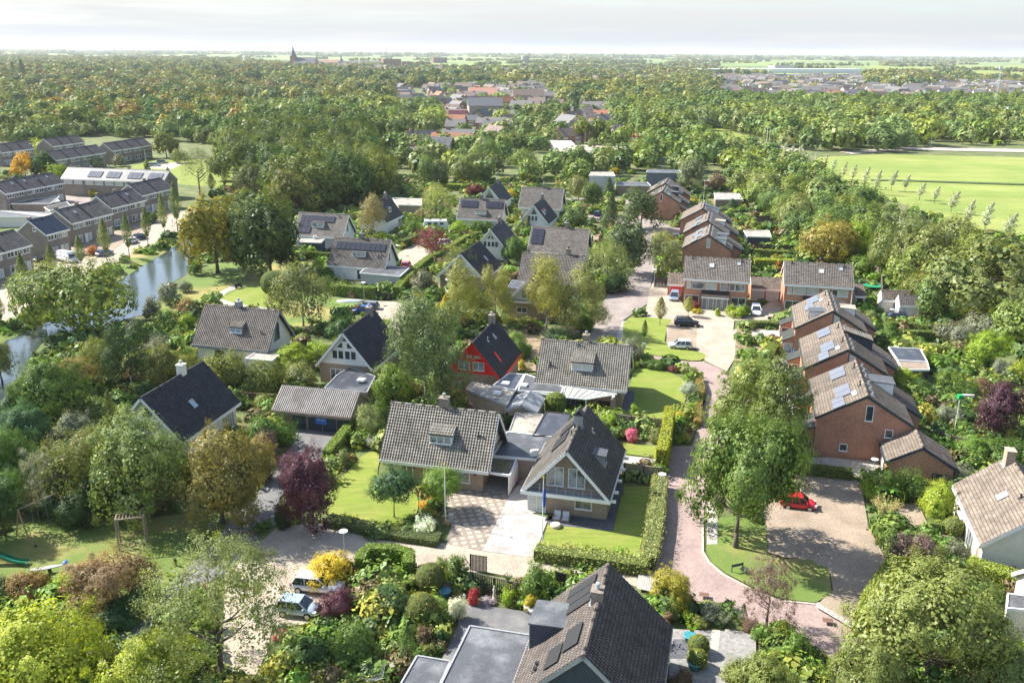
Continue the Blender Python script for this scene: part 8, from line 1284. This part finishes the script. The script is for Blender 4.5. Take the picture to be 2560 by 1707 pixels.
r_ = at_rot('garden_lamp_post', 'b4', 1800, 950, 0, 'bent metal post beside the toy wind turbine', 'post'); MB().tube((0, 0, 0), (0, 0, 2.3), .03, n=6).tube((0, 0, 2.3), (.3, 0, 2.6), .03, n=6).build('post', grey_m, r_)
for cc, x, y, rr_, lb in (('b4', 410, 350, .35, 'closed blue parasol by the porch, nearer one'), ('b4', 405, 250, .35, 'closed blue parasol under the porch roof'), ('c2', 750, 1145, .4, 'closed grey parasol before the nine panel villa')):
    r_ = at_rot('parasol', cc, x, y, 0, lb, 'parasol'); MB().tube((0, 0, 0), (0, 0, 2.3), .03, n=6).build('pole', wood, r_); MB().lathe([(.28, 0), (.2, .5), (.1, 1.2), (.03, 1.5)], (0, 0, .8), 8).build('canopy', mat('blue_cloth', (.03, .16, .5), .7, .15) if 'blue' in lb else grey_m, r_)
r_ = at_rot('rowing_boat', 'c2', 790, 1325, 3, 'upturned pale grey rowing boat before the clipped hedge', 'boat'); b = MB(); vs = []; n = 12
for i in range(n + 1): t = i / n * 2 - 1; w_ = .75 * math.sqrt(max(.0, 1 - t ** 4)) + .02; hgt_ = .5 * (1 - .5 * t * t); vs += [(t * 2.5, -w_, .05), (t * 2.5, -w_ * .75, hgt_ * .8), (t * 2.5, 0, hgt_ + .06), (t * 2.5, w_ * .75, hgt_ * .8), (t * 2.5, w_, .05)]
b.add(vs, [(5 * i + j, 5 * i + j + 1, 5 * i + j + 6, 5 * i + j + 5) for i in range(n) for j in range(4)]); b.build('hull', mat('boat_grey', (.45, .5, .52), .5, .1), r_, smooth=True)
for cc, x, y, lb in (('a3', 1745, 855, 'rusty square drain cover in the pink lane'), ('a4', 700, 1072, 'brown drain cover near the ramp markings'), ('a1', 2110, 330, 'dark drain cover in the shaded drive')): o = MB().box(-.42, .42, -.3, .3, 0, .012).box(-.34, .34, -.22, .22, .012, .016).build('drain_cover', mat('rusty_iron', (.16, .09, .07), .7, .2)); o.location = G(cc, x, y) + Vector((0, 0, z + .004)); o.rotation_euler[2] = R(-13.9); tag(o, lb, 'drain cover')
for i, (x, y) in enumerate(((2045, 1210), (2045, 1365))): r_ = at_rot('raised_bed', 'a3', x, y, -13.9, ('upper', 'lower')[i] + ' square planting bed framed with slabs in the pebble garden', 'planting bed'); b = MB(); [b.box(*q) for q in ((-1, 1, -1.05, -.85, 0, .16), (-1, 1, .85, 1.05, 0, .16), (-1.2, -1, -1.05, 1.05, 0, .16), (1, 1.2, -1.05, 1.05, 0, .16))]; b.build('edging', slab, r_); MB().box(-1, 1, -.85, .85, 0, .09).build('soil', soil, r_)
r_ = at_rot('garden_bench', 'b3', 905, 740, -12, 'dark garden bench against the brick wall on the terrace', 'bench'); MB().box(-.8, .8, -.25, .25, .4, .46).build('seat', darkwood, r_); MB().box(-.8, .8, .2, .26, .5, .95).build('backrest', darkwood, r_); [MB().box(s - .04, s + .04, -.25, .25, 0, .4).build('leg', darkwood, r_) for s in (-.7, .7)]
place_tree('shrub', G('b3', 815, 745), .8, .8, 'pink', 'round tub of pink flowers on the brick walled terrace'); place_tree('shrub', G('a2', 1940, 905), .75, .55, (.3, .26, .3), 'grey-lilac flower bowl on the slate terrace')
r_ = at_rot('garden_table', 'c4', 260, 1490, -12, 'outdoor rack with red flowers before the white blind house', 'flower rack'); MB().box(-1.3, 1.3, -.3, .3, .4, .8).build('trough', mat('bin_green', (.03, .09, .06), .6, .1), r_); MB().box(-1.2, 1.2, -.25, .25, .8, .95).build('flowers', mat('red_flowers', (.5, .08, .08), .8, .5, 4, 9, c2=(.6, .55, .5), mix=(.5, .52)), r_)
# ------------------------------------------------------------ undergrowth: everything between lawns, paths and houses
LAYS = [[(v.co.x, v.co.y) for v in o.data.vertices] for o in bpy.data.objects if o.get('kind') == 'structure' and o.type == 'MESH' and o.name.split('.')[0] not in ('ground', 'town_ground', 'kerb', 'canal_bank', 'far_field', 'front_gardens', 'shrub_bed')]
LB = [(min(p[0] for p in P), max(p[0] for p in P), min(p[1] for p in P), max(p[1] for p in P), P) for P in LAYS]
def free(x, y, m=0.):
    for x0, x1, y0, y1, P in LB:
        if x0 - m < x < x1 + m and y0 - m < y < y1 + m:
            if inside((x, y), P): return False
            if m and any(inside((x + a, y + b_), P) for a, b_ in ((m, 0), (-m, 0), (0, m), (0, -m))): return False
    for cx, cy, th, hx, hy in FOOT:
        dx, dy = x - cx, y - cy; u = dx * math.cos(th) + dy * math.sin(th); v = -dx * math.sin(th) + dy * math.cos(th)
        if abs(u) < hx + m and abs(v) < hy + m: return False
    return True
UG = []
pal = [(.07, .13, .03), (.10, .17, .035), (.14, .2, .04), (.2, .25, .05), (.05, .1, .03), (.09, .16, .03), (.2, .26, .08), (.09, .14, .05), (.26, .26, .05), (.15, .12, .06), (.12, .22, .03), (.08, .14, .04), (.11, .18, .04)]
rg = random.Random(5)
for _ in range(26000):
    y_ = 48 + 290 * rg.random() ** 1.25; x_ = rg.uniform(-.64, .64) * (y_ + 10)
    if x_ < -60 and 150 < y_ < 320 and x_ < -85 - (y_ - 170) * .1: continue
    r0 = rg.uniform(.45, 1.5) if rg.random() < .8 else rg.uniform(1.2, 2.2)
    if free(x_, y_, r0 * .7): UG.append(((x_, y_), r0, r0 * rg.uniform(.7, 1.5), rg.choice(pal)))
    if len(UG) > 7800: break
def carpet(name, items, label, nl, seed):
    rs = np.random.RandomState(seed); pr = []
    for v in range(5): P, Nn = crown('shrub', nl, .1, seed + v); pr.append((P, Nn, crown.sm.copy()))
    Qs, Cs = [], []
    for p, r_, h_, c_ in items:
        P, Nn, SMs = pr[rs.randint(5)]; a = rs.uniform(0, 6.28); ca, sa = math.cos(a), math.sin(a); Rm = np.array([[ca, -sa, 0], [sa, ca, 0], [0, 0, 1]]); s = math.sqrt(r_ * (r_ + h_) / nl) * 1.3
        Qs.append(leaf_quads((P @ Rm.T) * [r_, r_, h_] + [p[0], p[1], 0], Nn @ Rm.T, s, rs, .62, SMs)); Cs.append(np.tile(np.array(c_) * rs.uniform(.85, 1.2), (nl, 1)))
    tag(quads_object(name, np.concatenate(Qs), LEAFA, cols=np.concatenate(Cs)), label, 'ground cover', kind='stuff')
carpet('garden_undergrowth', [u for u in UG if u[0][1] < 120], 'mixed low planting filling the near gardens between lawns and paths', 340, 11); carpet('distant_undergrowth', [u for u in UG if u[0][1] >= 120], 'mixed low planting in the further gardens', 90, 12)


# ------------------------------------------------------------ air
hb = MB().box(-9000, 9000, -60, 17000, -1.2, 96)
me = bpy.data.meshes.new('haze'); me.from_pydata(hb.v, [], hb.f); hm = bpy.data.materials.new('haze_air'); hm.use_nodes = True; ht_ = hm.node_tree; ht_.nodes.clear(); ho = N(ht_, 'ShaderNodeOutputMaterial'); hv = N(ht_, 'ShaderNodeVolumePrincipled', Density=HAZE)
hv.inputs['Color'].default_value = (.9, .95, 1, 1); hv.inputs['Anisotropy'].default_value = .2; ht_.links.new(hv.outputs[0], ho.inputs['Volume']); me.materials.append(hm); o = bpy.data.objects.new('haze', me); col.objects.link(o); o['kind'] = 'stuff'; o['label'] = 'thin pale summer haze over the land'
